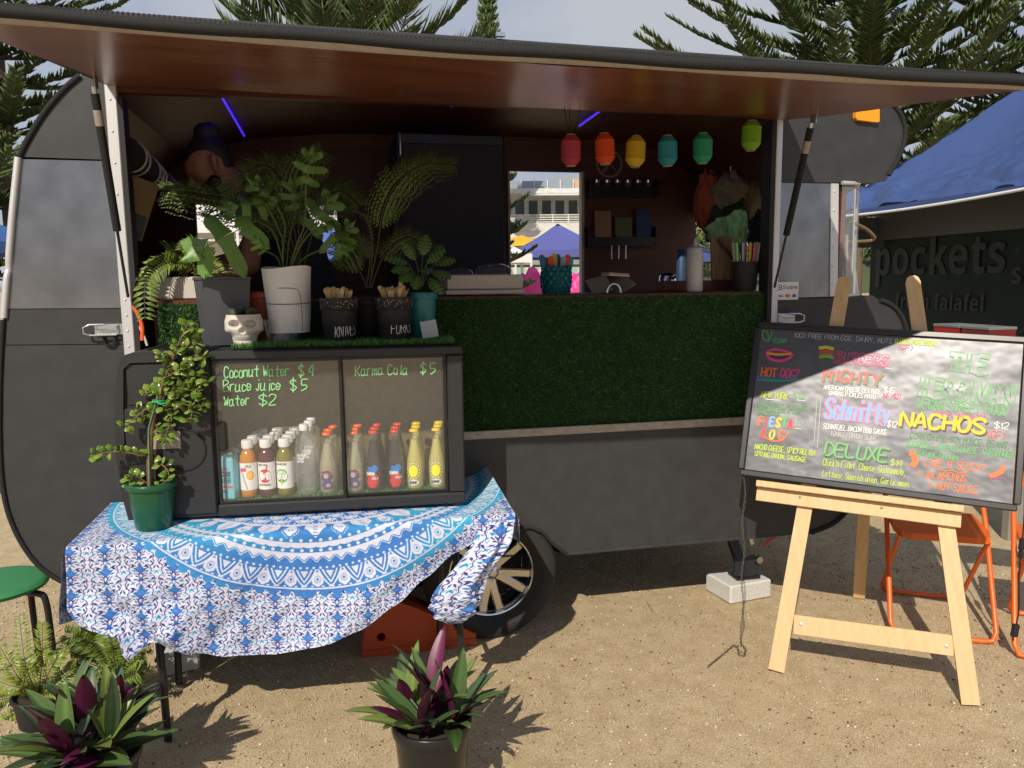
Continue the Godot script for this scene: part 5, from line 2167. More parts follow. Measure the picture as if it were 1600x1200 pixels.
		for h in 46:
			var a = g.randf() * TAU
			var r = sqrt(g.randf()) * 0.056
			var tilt = Vector3(cos(a) * r * 1.3, 0.20, sin(a) * r * 1.3).normalized()
			var top = o + Vector3(cos(a) * r, g.randf_range(0.190, 0.212) + (0.022 if h == 3 and k == 1 else 0.0), sin(a) * r)
			mb = MB.new()
			var bb = look(tilt, Vector3(sin(a * 3.0), 0, cos(a * 5.0)))
			var pr = V2([-0.005, -0.12, 0.005, -0.12, 0.007, -0.02, 0.009, -0.009, 0.0075, -0.0025, 0.004, 0.0, -0.004, 0.0, -0.0075, -0.0025, -0.009, -0.009, -0.007, -0.02])
			mb.prism(pr, -0.0008, 0.0008, Transform3D(bb, top))
			part(t, "wooden_knife" if k == 0 else "wooden_fork", mb, M.pine)
	# dark pot with bracken behind the cutlery
	o = Vector3(pz(577, 500, 0.06).x, ty + 0.004, 0.06)
	t = thing("bracken_fern", "dark potted fern with one tall arching frond, behind the cutlery pots", "plant", o)
	round_pot(t, o, 0.055, 0.075, 0.16, M.matt_black)
	for e in [[[577, 450], [590, 385], [598, 330], [622, 285], [662, 258], [710, 258], 0.12, 30, 0.09, 5], [[572, 450], [578, 400], [560, 375], [535, 368], 0.06, 20, 0.05, 4], [[580, 450], [600, 400], [635, 372], [668, 388], 0.09, 20, 0.06, 4], [[574, 450], [560, 420], [545, 395], [520, 400], 0.10, 18, 0.05, 4], [[578, 450], [582, 390], [575, 345], [558, 330], 0.02, 18, 0.05, 4]]:
		var p = []
		for q in e:
			if q is Array:
				p.append(pz(q[0], q[1], 0.06 + 0.02 * p.size()))
		var m2 = e.size()
		mb = frond(p, e[m2 - 4] * 0.8, e[m2 - 3], Color(0.10, 0.16, 0.03), g, Vector3(0, 0.6, 0.8), 0.3, 0.32, e[m2 - 1])
		part(t, "frond", mb, M.leafy)
	# teal pot with a striped calathea
	o = Vector3(pz(659, 500, 0.16).x, ty + 0.006, 0.16)
	t = thing("calathea_plant", "calathea with dark striped leaves in a teal pot on the fridge corner", "plant", o)
	round_pot(t, o, 0.048, 0.060, 0.185, mat("teal_plastic", 0.012, 0.17, 0.19, 0.4), 0.006)
	for e in [[620, 415, 0.10], [700, 425, 0.12], [650, 440, 0.14], [690, 450, 0.12], [640, 385, 0.05], [680, 395, 0.05], [665, 370, 0.0], [705, 400, 0.02], [612, 398, 0.02], [668, 415, 0.14], [630, 430, 0.12], [690, 378, -0.03]]:
		var tip = pz(e[0], e[1], 0.16 + e[2])
		var base = o + Vector3(0, 0.18, 0)
		var mid = base.lerp(tip, 0.45) + Vector3(0, 0.05, 0)
		mb = MB.new()
		mb.col = Color(0.05, 0.06, 0.02)
		mb.tube(smooth([base, base.lerp(mid, 0.5) + Vector3(0, 0.02, 0), mid], 4), 0.0018, 5, false)
		part(t, "stem", mb, M.leafy)
		mb = MB.new()
		var d = tip - mid
		mb.xf = Transform3D(look(d, Vector3(0, 0.7, 0.7)), mid)
		striped_leaf(mb, maxf(0.09, d.length()), 0.055)
		part(t, "leaf", mb, M.leafy)
	# small card leaning by the teal pot
	o = pz(671, 520, 0.285)
	t = thing("table_card", "small pale printed card leaning against the teal pot", "card", Vector3(o.x, Y, 0.285))
	mb = MB.new()
	mb.box(Vector3(o.x, Y + 0.036, 0.285), Vector3(0.062, 0.066, 0.0014), Basis(Vector3.BACK, 0.14) * Basis(Vector3.RIGHT, -0.2))
	part(t, "sheet", mb, mat("pale_card", 0.42, 0.42, 0.46, 0.6))
	# fern in a white trough at the left end of the counter
	o = pz(250, 455, -0.16)
	t = thing("trough_fern", "fern in a white trough at the left end of the counter, one frond drooping", "plant", Vector3(o.x, 1.545, -0.16))
	mb = MB.new()
	var ox = Vector3(o.x, 1.545, -0.16)
	mb.box(ox + Vector3(0.02, 0.045, 0), Vector3(0.30, 0.09, 0.14), Basis.IDENTITY, 0.006)
	part(t, "trough", mb, mat("white_trough", 0.55, 0.52, 0.48, 0.5))
	mb = MB.new()
	mb.box(ox + Vector3(0.02, 0.088, 0), Vector3(0.27, 0.01, 0.11), Basis.IDENTITY, 0.002)
	part(t, "soil", mb, sm)
	for e in [[[320, 440], [290, 412], [255, 412], [228, 440], [227, 500], 0.062, 30, 0.04], [[300, 440], [315, 415], [338, 420], [350, 440], 0.05, 18, 0.02], [[290, 440], [280, 400], [258, 390], 0.06, 18, 0.0], [[315, 440], [330, 405], [300, 380], [282, 392], 0.045, 22, 0.05]]:
		var p = []
		for q in e:
			if q is Array:
				p.append(pz(q[0], q[1], -0.14 + 0.05 * p.size()))
		mb = frond(p, e[e.size() - 3], e[e.size() - 2], Color(0.13, 0.19, 0.03), g, Vector3(0, 0.5, 0.8), 0.15, 0.08)
		part(t, "frond", mb, M.leafy)
	# fine feathery fern beside the philodendron
	o = pz(470, 455, -0.02)
	o.y = 1.545
	t = thing("feathery_fern", "fine feathery fern spreading behind the philodendron leaves", "plant", Vector3(o.x, 1.545, -0.14))
	o = Vector3(o.x, 1.545, -0.14)
	round_pot(t, o, 0.05, 0.065, 0.11, M.matt_black)
	for e in [[[470, 430], [440, 330], [400, 285], [350, 300]], [[470, 430], [450, 310], [420, 262], [385, 268]], [[470, 430], [465, 320], [470, 270], [500, 235]], [[470, 430], [500, 330], [530, 300], [560, 320]], [[470, 430], [430, 350], [370, 325], [320, 340]], [[470, 430], [400, 330], [310, 305], [255, 298]]]:
		var p = [o + Vector3(0, 0.09, 0)]
		for q in e.slice(1):
			p.append(pz(q[0], q[1], -0.10 + 0.03 * p.size()))
		mb = frond(p, 0.10, 24, Color(0.085, 0.14, 0.03), g, Vector3(0, 0.6, 0.8), 0.35, 0.25, 5)
		part(t, "frond", mb, M.leafy)

func striped_leaf(mb, len, wid):
	var first = mb.v.size()
	var rows = []
	for i in 25:
		var t = i / 24.0
		var w = wid * 0.5 * pow(sin(PI * clampf(t * 0.97 + 0.02, 0, 1)), 0.7)
		var z = -len * 0.35 * t * t
		rows.append([Vector3(-w, len * t * 0.94, z - w * 0.15), Vector3(-w * 0.55, len * (t * 0.94 - 0.01), z), Vector3(0, len * (t * 0.94 - 0.03), z + 0.001), Vector3(w * 0.55, len * (t * 0.94 - 0.01), z), Vector3(w, len * t * 0.94, z - w * 0.15)])
	mb.sheet(rows)
	for k in range(first, mb.v.size()):
		var i = (k - first) / 5
		var j = (k - first) % 5
		mb.c[k] = Color(0.02, 0.055, 0.018) if (i / 2) % 2 == 0 else Color(0.10, 0.19, 0.05)
		if j == 2:
			mb.c[k] = Color(0.09, 0.17, 0.045)

func build_skull(o, g):
	var t = thing("skull_planter", "white skull planter with a clump of cactus growing from its top", "planter", o)
	var mb = MB.new()
	# head turned by an angle profile, pressed in at eyes and nose, cut off flat on top
	var rows = []
	var H = 0.150
	for j in 44:
		var v = j / 43.0
		var y = H * 0.78 * v
		var row = []
		for i in 73:
			var a = TAU * i / 72.0
			var fr2 = sin(a)
			var w = 0.0
			if v < 0.30:
				w = lerpf(0.036, 0.047, v / 0.30)
			else:
				w = lerpf(0.047, 0.068, smoothstep(0.30, 0.52, v)) * (1.0 - 0.10 * smoothstep(0.75, 1.0, v))
			var dz = lerpf(0.042, 0.066, smoothstep(0.1, 0.6, v))
			var p = Vector3(cos(a) * w, y, sin(a) * dz)
			if fr2 > 0.0:
				for s in [-1.0, 1.0]:
					var e = Vector2((p.x - s * 0.029) / 0.021, (y - 0.083) / 0.015).length()
					p.z -= 0.034 * (1.0 - smoothstep(0.55, 1.05, e))
				var n = Vector2(p.x / (0.010 * clampf((0.082 - y) / 0.02, 0.3, 1.0)), (y - 0.060) / 0.012).length()
				p.z -= 0.016 * (1.0 - smoothstep(0.6, 1.05, n))
				p.z += 0.006 * exp(-pow((y - 0.101) / 0.008, 2.0)) * clampf(1.0 - absf(p.x) / 0.055, 0, 1)
				if y < 0.040 and absf(p.x) < 0.032:
					p.z += 0.003 * absf(sin(p.x * 420.0)) - 0.003 * exp(-pow((y - 0.022) / 0.002, 2.0))
				# hollow cheeks
				p.z -= 0.012 * exp(-pow((absf(p.x) - 0.045) / 0.012, 2.0) - pow((y - 0.035) / 0.02, 2.0))
			row.append(o + p)
		rows.append(row)
	mb.sheet(rows, [], true)
	part(t, "skull", mb, mat("ceramic", 0.62, 0.58, 0.53, 0.55))
	mb = MB.new()
	mb.lathe([Vector2(0.058, H * 0.75), Vector2(0.0, H * 0.77)], o, 20)
	part(t, "soil", mb, M.soil)
	mb = MB.new()
	for k in 22:
		var a = g.randf() * TAU
		var r = sqrt(g.randf()) * 0.043
		var c = o + Vector3(cos(a) * r, H * 0.80 + 0.014 * (1.0 - r / 0.05), sin(a) * r)
		var rad = g.randf_range(0.011, 0.017)
		mb.col = Color(0.035, 0.055, 0.022).lerp(Color(0.07, 0.10, 0.04), g.randf())
		mb.lathe([Vector2(0, -rad), Vector2(rad * 0.8, -rad * 0.6), Vector2(rad, 0), Vector2(rad * 0.8, rad * 0.6), Vector2(rad * 0.4, rad * 0.9), Vector2(0, rad)], c, 9)
		for q in 14:
			var d = Vector3(g.randf_range(-1, 1), g.randf_range(0, 1), g.randf_range(-1, 1)).normalized()
			mb.col = Color(0.3, 0.3, 0.22)
			mb.tri(c + d * rad * 0.95 + Vector3(0.0006, 0, 0), c + d * rad * 0.95 - Vector3(0.0006, 0, 0), c + d * (rad + 0.006))
	part(t, "cactus", mb, M.paint_rough)

# ---------------------------------------------------------------- inside the caravan and on its counter
const CY := 1.545

func build_counter_things():
	var g = RandomNumberGenerator.new()
	g.seed = 601
	var mb
	var t
	# tall black cabinet
	var a = pz(617, 210, -1.28)
	var b = pz(788, 210, -1.28)
	t = thing("tall_cabinet", "tall black cabinet standing beside the open back doorway of the caravan", "cabinet", Vector3((a.x + b.x) * 0.5, 0.6, -1.5))
	mb = MB.new()
	mb.box(Vector3((a.x + b.x) * 0.5, 1.52, -1.53), Vector3(b.x - a.x, 1.84, 0.50), Basis.IDENTITY, 0.01)
	part(t, "body", mb, M.black_steel)
	mb = MB.new()
	mb.box(Vector3((a.x + b.x) * 0.5, 1.50, -1.271), Vector3(b.x - a.x - 0.03, 1.76, 0.014), Basis.IDENTITY, 0.004)
	part(t, "door", mb, M.matt_black)
	mb = MB.new()
	var h = pz(619, 225, -1.25)
	mb.tube([h + Vector3(0.02, 0.06, 0), h + Vector3(0.02, 0.055, 0.02), h + Vector3(0.02, -0.055, 0.02), h + Vector3(0.02, -0.06, 0)], 0.006, 8)
	part(t, "handle", mb, M.zinc)
	# white food boxes with clear domes
	a = pz(690, 450, -0.22)
	b = pz(808, 450, -0.22)
	t = thing("serving_box", "low pale serving box with clear domes, on the counter by the dark cabinet", "box", Vector3((a.x + b.x) * 0.5, CY, -0.22))
	mb = MB.new()
	mb.box(Vector3((a.x + b.x) * 0.5, CY + 0.012, -0.22), Vector3(b.x - a.x, 0.02, 0.30), Basis.IDENTITY, 0.003)
	part(t, "base", mb, mat("pale_box", 0.42, 0.38, 0.36, 0.5))
	mb = MB.new()
	mb.box(Vector3((a.x + b.x) * 0.5, CY + 0.056, -0.22), Vector3(b.x - a.x - 0.01, 0.062, 0.29), Basis.IDENTITY, 0.004)
	part(t, "body", mb, M.pale_box)
	for k in 2:
		var o = pz(720 if k == 0 else 772, 435, -0.20)
		var r = 0.055 if k == 0 else 0.085
		mb = MB.new()
		mb.lathe([Vector2(r, 0), Vector2(r * 0.96, r * 0.25), Vector2(r * 0.75, r * 0.45), Vector2(r * 0.4, r * 0.56), Vector2(0, r * 0.6)], Vector3(o.x, CY + 0.088, -0.20), 24)
		part(t, "dome", mb, M.glass)
	# teal faceted pineapple pot with bright paddles
	var o = pz(869, 462, -0.14)
	o = Vector3(o.x, CY, -0.14)
	t = thing("faceted_pot", "teal faceted pot holding bright red, yellow and blue paddles on the counter", "pot", o)
	mb = MB.new()
	for j in 6:
		for i in 14:
			var an = TAU * (i + 0.5 * (j % 2)) / 14.0
			var rr = 0.060 * (0.90 + 0.22 * sin(PI * (j + 1.0) / 7.5))
			var c = o + Vector3(cos(an) * rr, 0.012 + j * 0.020, sin(an) * rr)
			var nn = Vector3(cos(an), 0, sin(an))
			var s = Vector3(-sin(an), 0, cos(an))
			mb.col = Color(0.006, 0.11, 0.14)
			var w = 0.0145
			var pk = c + nn * 0.008
			var q = [c - s * w, c + Vector3(0, 0.018, 0), c + s * w, c - Vector3(0, 0.018, 0)]
			for k in 4:
				mb.tri(q[k], q[(k + 1) % 4], pk, nn)
	mb.lathe([Vector2(0, 0), Vector2(0.056, 0), Vector2(0.062, 0.06), Vector2(0.056, 0.122), Vector2(0.05, 0.122)], o, 28)
	part(t, "pot", mb, M.paint_gloss)
	for k in 8:
		mb = MB.new()
		mb.col = [Color(0.01, 0.10, 0.22), Color(0.02, 0.16, 0.08), Color(0.62, 0.06, 0.01), Color(0.55, 0.35, 0.01), Color(0.02, 0.12, 0.30), Color(0.25, 0.3, 0.35), Color(0.5, 0.03, 0.03), Color(0.03, 0.25, 0.3)][k]
		var x = (k - 3.5) * 0.012
		mb.prism(V2([-0.009, 0.0, 0.009, 0.0, 0.013, 0.12, 0.011, 0.148, 0.0, 0.155, -0.011, 0.148, -0.013, 0.12]), -0.002, 0.002, Transform3D(Basis(Vector3.BACK, -x * 5.0), o + Vector3(x, 0.02 + g.randf_range(-0.01, 0.006), g.randf_range(-0.02, 0.02))))
		part(t, "paddle", mb, M.paint)
	# tablet stand with a small notebook
	o = Vector3(pz(952, 460, -0.17).x, CY, -0.17)
	t = thing("tablet_stand", "tablet till on a tilted stand with a cream notebook balanced on it", "tablet stand", o)
	mb = MB.new()
	var bb = Basis(Vector3.RIGHT, 0.95) * Basis(Vector3.BACK, 0.0)
	mb.box(o + Vector3(-0.055, 0.035, 0.02), Vector3(0.10, 0.004, 0.10), Basis(Vector3.BACK, 0.25) * Basis(Vector3.RIGHT, 0.75))
	mb.box(o + Vector3(0.06, 0.035, 0.0), Vector3(0.10, 0.006, 0.10), Basis(Vector3.BACK, 0.5) * Basis(Vector3.RIGHT, 0.5))
	part(t, "tablet", mb, mat("till_plastic", 0.18, 0.17, 0.13, 0.4))
	mb = MB.new()
	mb.tube(arc_points(o + Vector3(0.0, 0.0, 0.06), Vector3.RIGHT * 0.032, Vector3.UP * 0.04, 0.0, PI, 14), 0.007, 8)
	part(t, "stand", mb, M.zinc)
	mb = MB.new()
	mb.col = Color(0.50, 0.42, 0.36)
	mb.box(o + Vector3(0.03, 0.078, 0.0), Vector3(0.11, 0.006, 0.07), Basis(Vector3.BACK, -0.06) * Basis(Vector3.UP, 0.2))
	mb.col = Color(0.30, 0.20, 0.22)
	mb.box(o + Vector3(0.028, 0.0855, 0.0), Vector3(0.108, 0.008, 0.068), Basis(Vector3.BACK, -0.06) * Basis(Vector3.UP, 0.2))
	part(t, "notebook", mb, M.paint)
	# squeeze bottle
	o = Vector3(pz(1085, 460, -0.10).x, CY, -0.10)
	t = thing("squeeze_bottle", "white plastic squeeze bottle with pointed nozzle on the counter", "bottle", o)
	mb = MB.new()
	mb.lathe([Vector2(0, 0), Vector2(0.034, 0), Vector2(0.037, 0.004), Vector2(0.037, 0.172), Vector2(0.035, 0.176)], o, 28)
	var wp = mat("cloudy_plastic", 0.46, 0.44, 0.46, 0.35)
	part(t, "body", mb, wp)
	mb = MB.new()
	mb.lathe([Vector2(0.0355, 0.176), Vector2(0.0355, 0.196), Vector2(0.028, 0.202), Vector2(0.010, 0.210), Vector2(0.006, 0.235), Vector2(0.003, 0.243), Vector2(0, 0.243)], o, 24)
	part(t, "nozzle", mb, wp)
	# straws in a black perforated pot
	o = Vector3(pz(1163, 460, -0.10).x, CY, -0.10)
	t = thing("straw_pot", "black pot fanned full of bright striped paper straws", "pot", o)
	mb = MB.new()
	mb.lathe([Vector2(0, 0), Vector2(0.050, 0), Vector2(0.052, 0.003), Vector2(0.060, 0.13), Vector2(0.062, 0.135), Vector2(0.058, 0.132), Vector2(0.05, 0.02)], o, 32)
	part(t, "pot", mb, M.matt_black)
	var pal = [Color(0.45, 0.55, 0.05), Color(0.35, 0.36, 0.36), Color(0.70, 0.06, 0.16), Color(0.62, 0.45, 0.02), Color(0.02, 0.35, 0.25), Color(0.20, 0.45, 0.5), Color(0.75, 0.03, 0.20), Color(0.05, 0.30, 0.42), Color(0.5, 0.2, 0.12), Color(0.4, 0.42, 0.40)]
	for k in 34:
		var an = g.randf_range(-1.0, 1.0)
		var dz = g.randf_range(-1, 1) * sqrt(1.0 - an * an)
		mb = MB.new()
		mb.col = pal[k % pal.size()]
		mb.tube([o + Vector3(an * 0.044, 0.02, dz * 0.04), o + Vector3(an * 0.068, 0.222 + g.randf_range(-0.004, 0.004), dz * 0.06)], 0.0034, 7)
		part(t, "straw", mb, M.paint)
	# weathered board and low brown tray behind
	o = pz(1128, 440, -0.24)
	t = thing("wooden_board", "weathered wooden board leaning behind the squeeze bottle", "board", Vector3(o.x, CY, -0.24))
	mb = MB.new()
	mb.box(Vector3(o.x, CY + 0.155, -0.25), Vector3(0.11, 0.21, 0.018), Basis(Vector3.RIGHT, -0.1), 0.003)
	var wg = mat("weathered_wood", 1, 1, 1, 0.8)
	wg.albedo_texture = T.wood_grey
	wg.uv1_triplanar = true
	wg.uv1_scale = Vector3(3, 3, 3)
	part(t, "panel", mb, wg)
	mb = MB.new()
	mb.bar(Vector3(o.x - 0.03, CY + 0.245, -0.236), Vector3(o.x + 0.05, CY + 0.15, -0.228), 0.014, 0.006)
	part(t, "batten", mb, M.inner_wood)
	a = pz(1030, 455, -0.27)
	b = pz(1150, 455, -0.27)
	t = thing("low_tray", "low dark brown wooden tray on the counter under the leaning board", "tray", Vector3((a.x + b.x) * 0.5, CY, -0.27))
	mb = MB.new()
	mb.box(Vector3((a.x + b.x) * 0.5, CY + 0.025, -0.27), Vector3(b.x - a.x, 0.05, 0.09), Basis.IDENTITY, 0.003)
	part(t, "body", mb, M.inner_wood)
	# steel urn and blue tube on the bench by the end window
	var by = 1.48
	o = Vector3(2.16, by, -1.25)
	t = thing("bench", "brown bench along the end window inside the caravan", "bench", Vector3(2.12, 0.6, -1.0))
	mb = MB.new()
	mb.box(Vector3(2.16, by - 0.02, -1.05), Vector3(0.46, 0.035, 1.5), Basis.IDENTITY, 0.004)
	part(t, "top", mb, M.inner_wood)
	mb = MB.new()
	mb.box(Vector3(2.16, 1.03, -1.05), Vector3(0.40, 0.86, 1.44))
	part(t, "cupboard", mb, M.inner_wood)
	o = pz(1043, 445, -1.2)
	o.y = by
	t = thing("steel_urn", "stainless steel urn with a black tap handle by the end window", "urn", o)
	mb = MB.new()
	mb.lathe([Vector2(0, 0), Vector2(0.055, 0), Vector2(0.058, 0.01), Vector2(0.058, 0.14), Vector2(0.050, 0.155), Vector2(0, 0.165)], o, 28)
	part(t, "body", mb, M.chrome)
	mb = MB.new()
	mb.tube(smooth([o + Vector3(0.01, 0.13, 0.06), o + Vector3(0.03, 0.14, 0.08), o + Vector3(0.08, 0.10, 0.09), o + Vector3(0.10, 0.08, 0.09)], 4), 0.008, 8)
	part(t, "handle", mb, M.black_rubber)
	o = pz(1064, 440, -0.9)
	o.y = by
	t = thing("blue_tube", "tall matt blue tube standing behind the squeeze bottle", "tube", o)
	mb = MB.new()
	mb.lathe([Vector2(0, 0), Vector2(0.026, 0), Vector2(0.027, 0.003), Vector2(0.027, 0.285), Vector2(0.024, 0.29), Vector2(0, 0.29)], o, 24)
	part(t, "body", mb, mat("slate_blue", 0.03, 0.06, 0.14, 0.5))
	# bundle of bags hanging in the corner
	o = pz(1140, 330, -0.75)
	t = thing("hanging_bags", "bundle of orange, green and beige shopping bags hanging in the caravan corner", "bags", o + Vector3(0, 0.22, 0))
	for e in [[1105, 315, 0.07, 0.15, Color(0.24, 0.05, 0.015), 0.0], [1125, 345, 0.08, 0.17, Color(0.008, 0.025, 0.008), 0.03], [1140, 300, 0.10, 0.10, Color(0.14, 0.12, 0.08), 0.06], [1168, 325, 0.08, 0.16, Color(0.16, 0.12, 0.07), 0.02], [1150, 352, 0.06, 0.16, Color(0.009, 0.034, 0.008), 0.08]]:
		var c = pz(e[0], e[1], -0.75 + e[5])
		mb = MB.new()
		mb.col = e[4]
		crumpled(mb, c, Vector3(e[2], e[3], 0.06), int(e[0]))
		part(t, "bag", mb, M.paint_rough)
	mb = MB.new()
	mb.tube([o + Vector3(0, 0.18, 0), o + Vector3(0.0, 0.24, 0)], 0.004, 6)
	part(t, "hook", mb, M.zinc)
	o = pz(1192, 375, -0.35)
	t = thing("black_backpack", "black backpack hung inside the right edge of the opening", "backpack", o)
	mb = MB.new()
	mb.col = Color(0.008, 0.008, 0.009)
	crumpled(mb, o, Vector3(0.075, 0.15, 0.07), 33)
	part(t, "bag", mb, M.paint_rough)
	mb = MB.new()
	mb.tube(smooth([o + Vector3(-0.04, 0.12, 0.03), o + Vector3(0, 0.19, 0.03), o + Vector3(0.04, 0.12, 0.03)], 5), 0.006, 6)
	part(t, "strap", mb, M.black_rubber)
	build_wall_racks(g)

func crumpled(mb, c, s, sd):
	var n = FastNoiseLite.new()
	n.seed = sd
	n.frequency = 1.3
	var rows = []
	for j in 17:
		var row = []
		var v = PI * j / 16.0
		for i in 25:
			var a = TAU * i / 24.0
			var d = Vector3(sin(v) * cos(a), cos(v), sin(v) * sin(a))
			var k = 1.0 + 0.45 * n.get_noise_3d(d.x * 1.5, d.y * 1.5, d.z * 1.5) + 0.12 * n.get_noise_3d(d.x * 6.0, d.y * 6.0, d.z * 6.0)
			row.append(c + Vector3(d.x * s.x, d.y * s.y, d.z * s.z) * k)
		rows.append(row)
	mb.sheet(rows, [], true)

func build_wall_racks(g):
	var z = ZB + 0.035
	var mb
	# spice rack with six jars
	var a = pz(918, 308, z)
	var b = pz(1022, 308, z)
	var t = thing("spice_rack", "black wall rack of spice jars beside the back doorway", "rack", (a + b) * 0.5)
	mb = MB.new()
	mb.box((a + b) * 0.5 + Vector3(0, 0.0, 0.04), Vector3(b.x - a.x, 0.012, 0.08))
	mb.box((a + b) * 0.5 + Vector3(0, 0.035, 0.078), Vector3(b.x - a.x, 0.05, 0.005))
	part(t, "shelf", mb, M.black_steel)
	for s in [a, b]:
		mb = MB.new()
		mb.box(s + Vector3(0, 0.05, 0.04), Vector3(0.012, 0.12, 0.085))
		part(t, "bracket", mb, M.black_steel)
	for k in 6:
		var o = a.lerp(b, (k + 0.7) / 6.5) + Vector3(0, 0.007, 0.038)
		var j = thing("spice_jar", "small spice jar with silver lid in the black wall rack", "jar", o, "spice jars in the wall rack")
		mb = MB.new()
		mb.lathe([Vector2(0, 0), Vector2(0.022, 0), Vector2(0.023, 0.003), Vector2(0.023, 0.075), Vector2(0.019, 0.082)], o, 18)
		mb.col = Color(0.2, 0.12, 0.05)
		part(j, "jar", mb, mat("spice_%d" % k, [0.16, 0.2, 0.07, 0.22, 0.12, 0.2][k], [0.09, 0.08, 0.06, 0.15, 0.05, 0.13][k], 0.03, 0.2))
		mb = MB.new()
		mb.lathe([Vector2(0.021, 0.082), Vector2(0.021, 0.100), Vector2(0, 0.101)], o, 18)
		part(j, "lid", mb, M.chrome)
	# rack of menus and papers
	a = pz(916, 384, z)
	b = pz(1020, 384, z)
	t = thing("paper_rack", "black wall rack with cards and papers below the spice jars", "rack", (a + b) * 0.5)
	mb = MB.new()
	mb.box((a + b) * 0.5 + Vector3(0, 0.0, 0.03), Vector3(b.x - a.x, 0.012, 0.06))
	mb.box((a + b) * 0.5 + Vector3(0, 0.03, 0.058), Vector3(b.x - a.x, 0.05, 0.004))
	part(t, "shelf", mb, M.black_steel)
	for s in [a, b]:
		mb = MB.new()
		mb.box(s + Vector3(0, 0.06, 0.03), Vector3(0.012, 0.13, 0.065))
		part(t, "bracket", mb, M.black_steel)
	for k in 3:
		mb = MB.new()
		mb.box((a + b) * 0.5 + Vector3(-0.08 + k * 0.05, -0.045, 0.06), Vector3(0.008, 0.09, 0.004))
		part(t, "utensil", mb, M.zinc)
	for e in [[942, 0.115, 0.22, Color(0.30, 0.17, 0.10), "tan card standing in the wall rack by the doorway"], [974, 0.12, 0.18, Color(0.10, 0.13, 0.06), "dull green booklet standing in the middle of the wall rack"], [1005, 0.105, 0.23, Color(0.015, 0.05, 0.16), "dark blue folder standing in the wall rack by the window"]]:
		var o = pz(e[0], 384, z + 0.03)
		o.y = a.y + 0.008
		var c = thing("paper_card", e[4], "card", o)
		mb = MB.new()
		mb.col = e[3]
		mb.box(o + Vector3(0, e[2] * 0.5, 0), Vector3(e[1], e[2], 0.006), Basis(Vector3.RIGHT, -0.06))
		part(c, "sheet", mb, M.paint)
	# round sticker
	var o = pz(952, 256, z)
	t = thing("round_sticker", "round pale ring sticker on the brown wall above the spice jars", "sticker", o)
	mb = MB.new()
	mb.col = Color(0.22, 0.17, 0.17)
	var ring = []
	for k in 33:
		ring.append(Vector2(cos(TAU * k / 32.0), sin(TAU * k / 32.0)) * 0.085)
	mb.stroke(ring, 0.016, Transform3D(Basis.IDENTITY, o + Vector3(0, 0, 0.002)))
	part(t, "ring", mb, M.paint)
	mb = MB.new()
	mb.col = Color(0.16, 0.12, 0.12)
	mb.xf = Transform3D(Basis.IDENTITY, o)
	mb.stroke([Vector2(-0.04, -0.05), Vector2(-0.01, -0.01), Vector2(0.02, 0.03), Vector2(0.0, 0.055)], 0.02, Transform3D(Basis.IDENTITY, Vector3(0, 0, 0.002)))
	mb.stroke([Vector2(0.05, -0.05), Vector2(0.02, -0.01), Vector2(-0.02, 0.0), Vector2(-0.05, 0.01)], 0.012, Transform3D(Basis.IDENTITY, Vector3(0, 0, 0.0026)))
	part(t, "figure", mb, M.paint)
	# a long sleeve of stacked bowls held on the left end wall
	var s0 = pz(196, 238, -0.10)
	var s1 = pz(268, 306, -0.95)
	t = thing("bowl_sleeve", "long dark sleeve of stacked bowls with pale rims on the rear end wall", "bowls", s1)
	mb = MB.new()
	mb.tube([s0, s1], 0.062, 16)
	part(t, "sleeve", mb, M.matt_black)
	var ax = (s1 - s0).normalized()
	for k in [1, 2, 5, 6, 7, 10, 11, 13]:
		mb = MB.new()
		mb.lathe([Vector2(0.062, -0.006), Vector2(0.068, -0.004), Vector2(0.068, 0.004), Vector2(0.062, 0.006)], s0.lerp(s1, k / 14.0), 20, look(ax, Vector3.UP))
		part(t, "rim", mb, M.pale_box)
	o = pz(214, 372, -0.22)
	t = thing("snack_carton", "yellow-brown carton tilted against the end wall behind the left strut", "carton", o)
	mb = MB.new()
	mb.col = Color(0.20, 0.13, 0.04)
	mb.box(o + Vector3(0, 0.12, 0), Vector3(0.11, 0.24, 0.16), Basis(Vector3.BACK, -0.35) * Basis(Vector3.UP, 0.3), 0.003)
	part(t, "box", mb, M.paint)
	mb = MB.new()
	mb.col = Color(0.02, 0.05, 0.07)
	mb.box(o + Vector3(-0.03, 0.06, 0.01), Vector3(0.114, 0.09, 0.164), Basis(Vector3.BACK, -0.35) * Basis(Vector3.UP, 0.3), 0.002)
	part(t, "band", mb, M.paint)
	# gas and water hoses in the gap by the jamb
	for k in 2:
		t = thing("hose", ["bright orange gas hose in the gap beside the left jamb", "thin pale water hose in the gap beside the left jamb"][k], "hose", pz(215, 530, -0.01))
		mb = MB.new()
		mb.col = [Color(0.75, 0.12, 0.02), Color(0.55, 0.53, 0.5)][k]
		var pts = [[205, 478], [214, 488], [222, 510], [222, 532]] if k == 0 else [[211, 505], [218, 512], [226, 528], [230, 540]]
		var w = []
		for q in pts:
			w.append(pz(q[0], q[1], 0.004))
		mb.tube(smooth(w, 6), 0.0085 if k == 0 else 0.005, 8)
		part(t, "tube", mb, M.paint)

# ---------------------------------------------------------------- distance field bodies
func seg_dist(p: Vector3, a: Vector3, b: Vector3, ra: float, rb: float) -> float:
	var ab = b - a
	var h = clampf((p - a).dot(ab) / maxf(ab.length_squared(), 1e-9), 0.0, 1.0)
	return p.distance_to(a + ab * h) - lerpf(ra, rb, h)

func field(p: Vector3, bones: Array, k: float) -> float:
	var d = 1e3
	for b in bones:
		var e = seg_dist(p, b[0], b[1], b[2], b[3])
		var h = maxf(k - absf(d - e), 0.0) / k
		d = minf(d, e) - h * h * k * 0.25
	return d

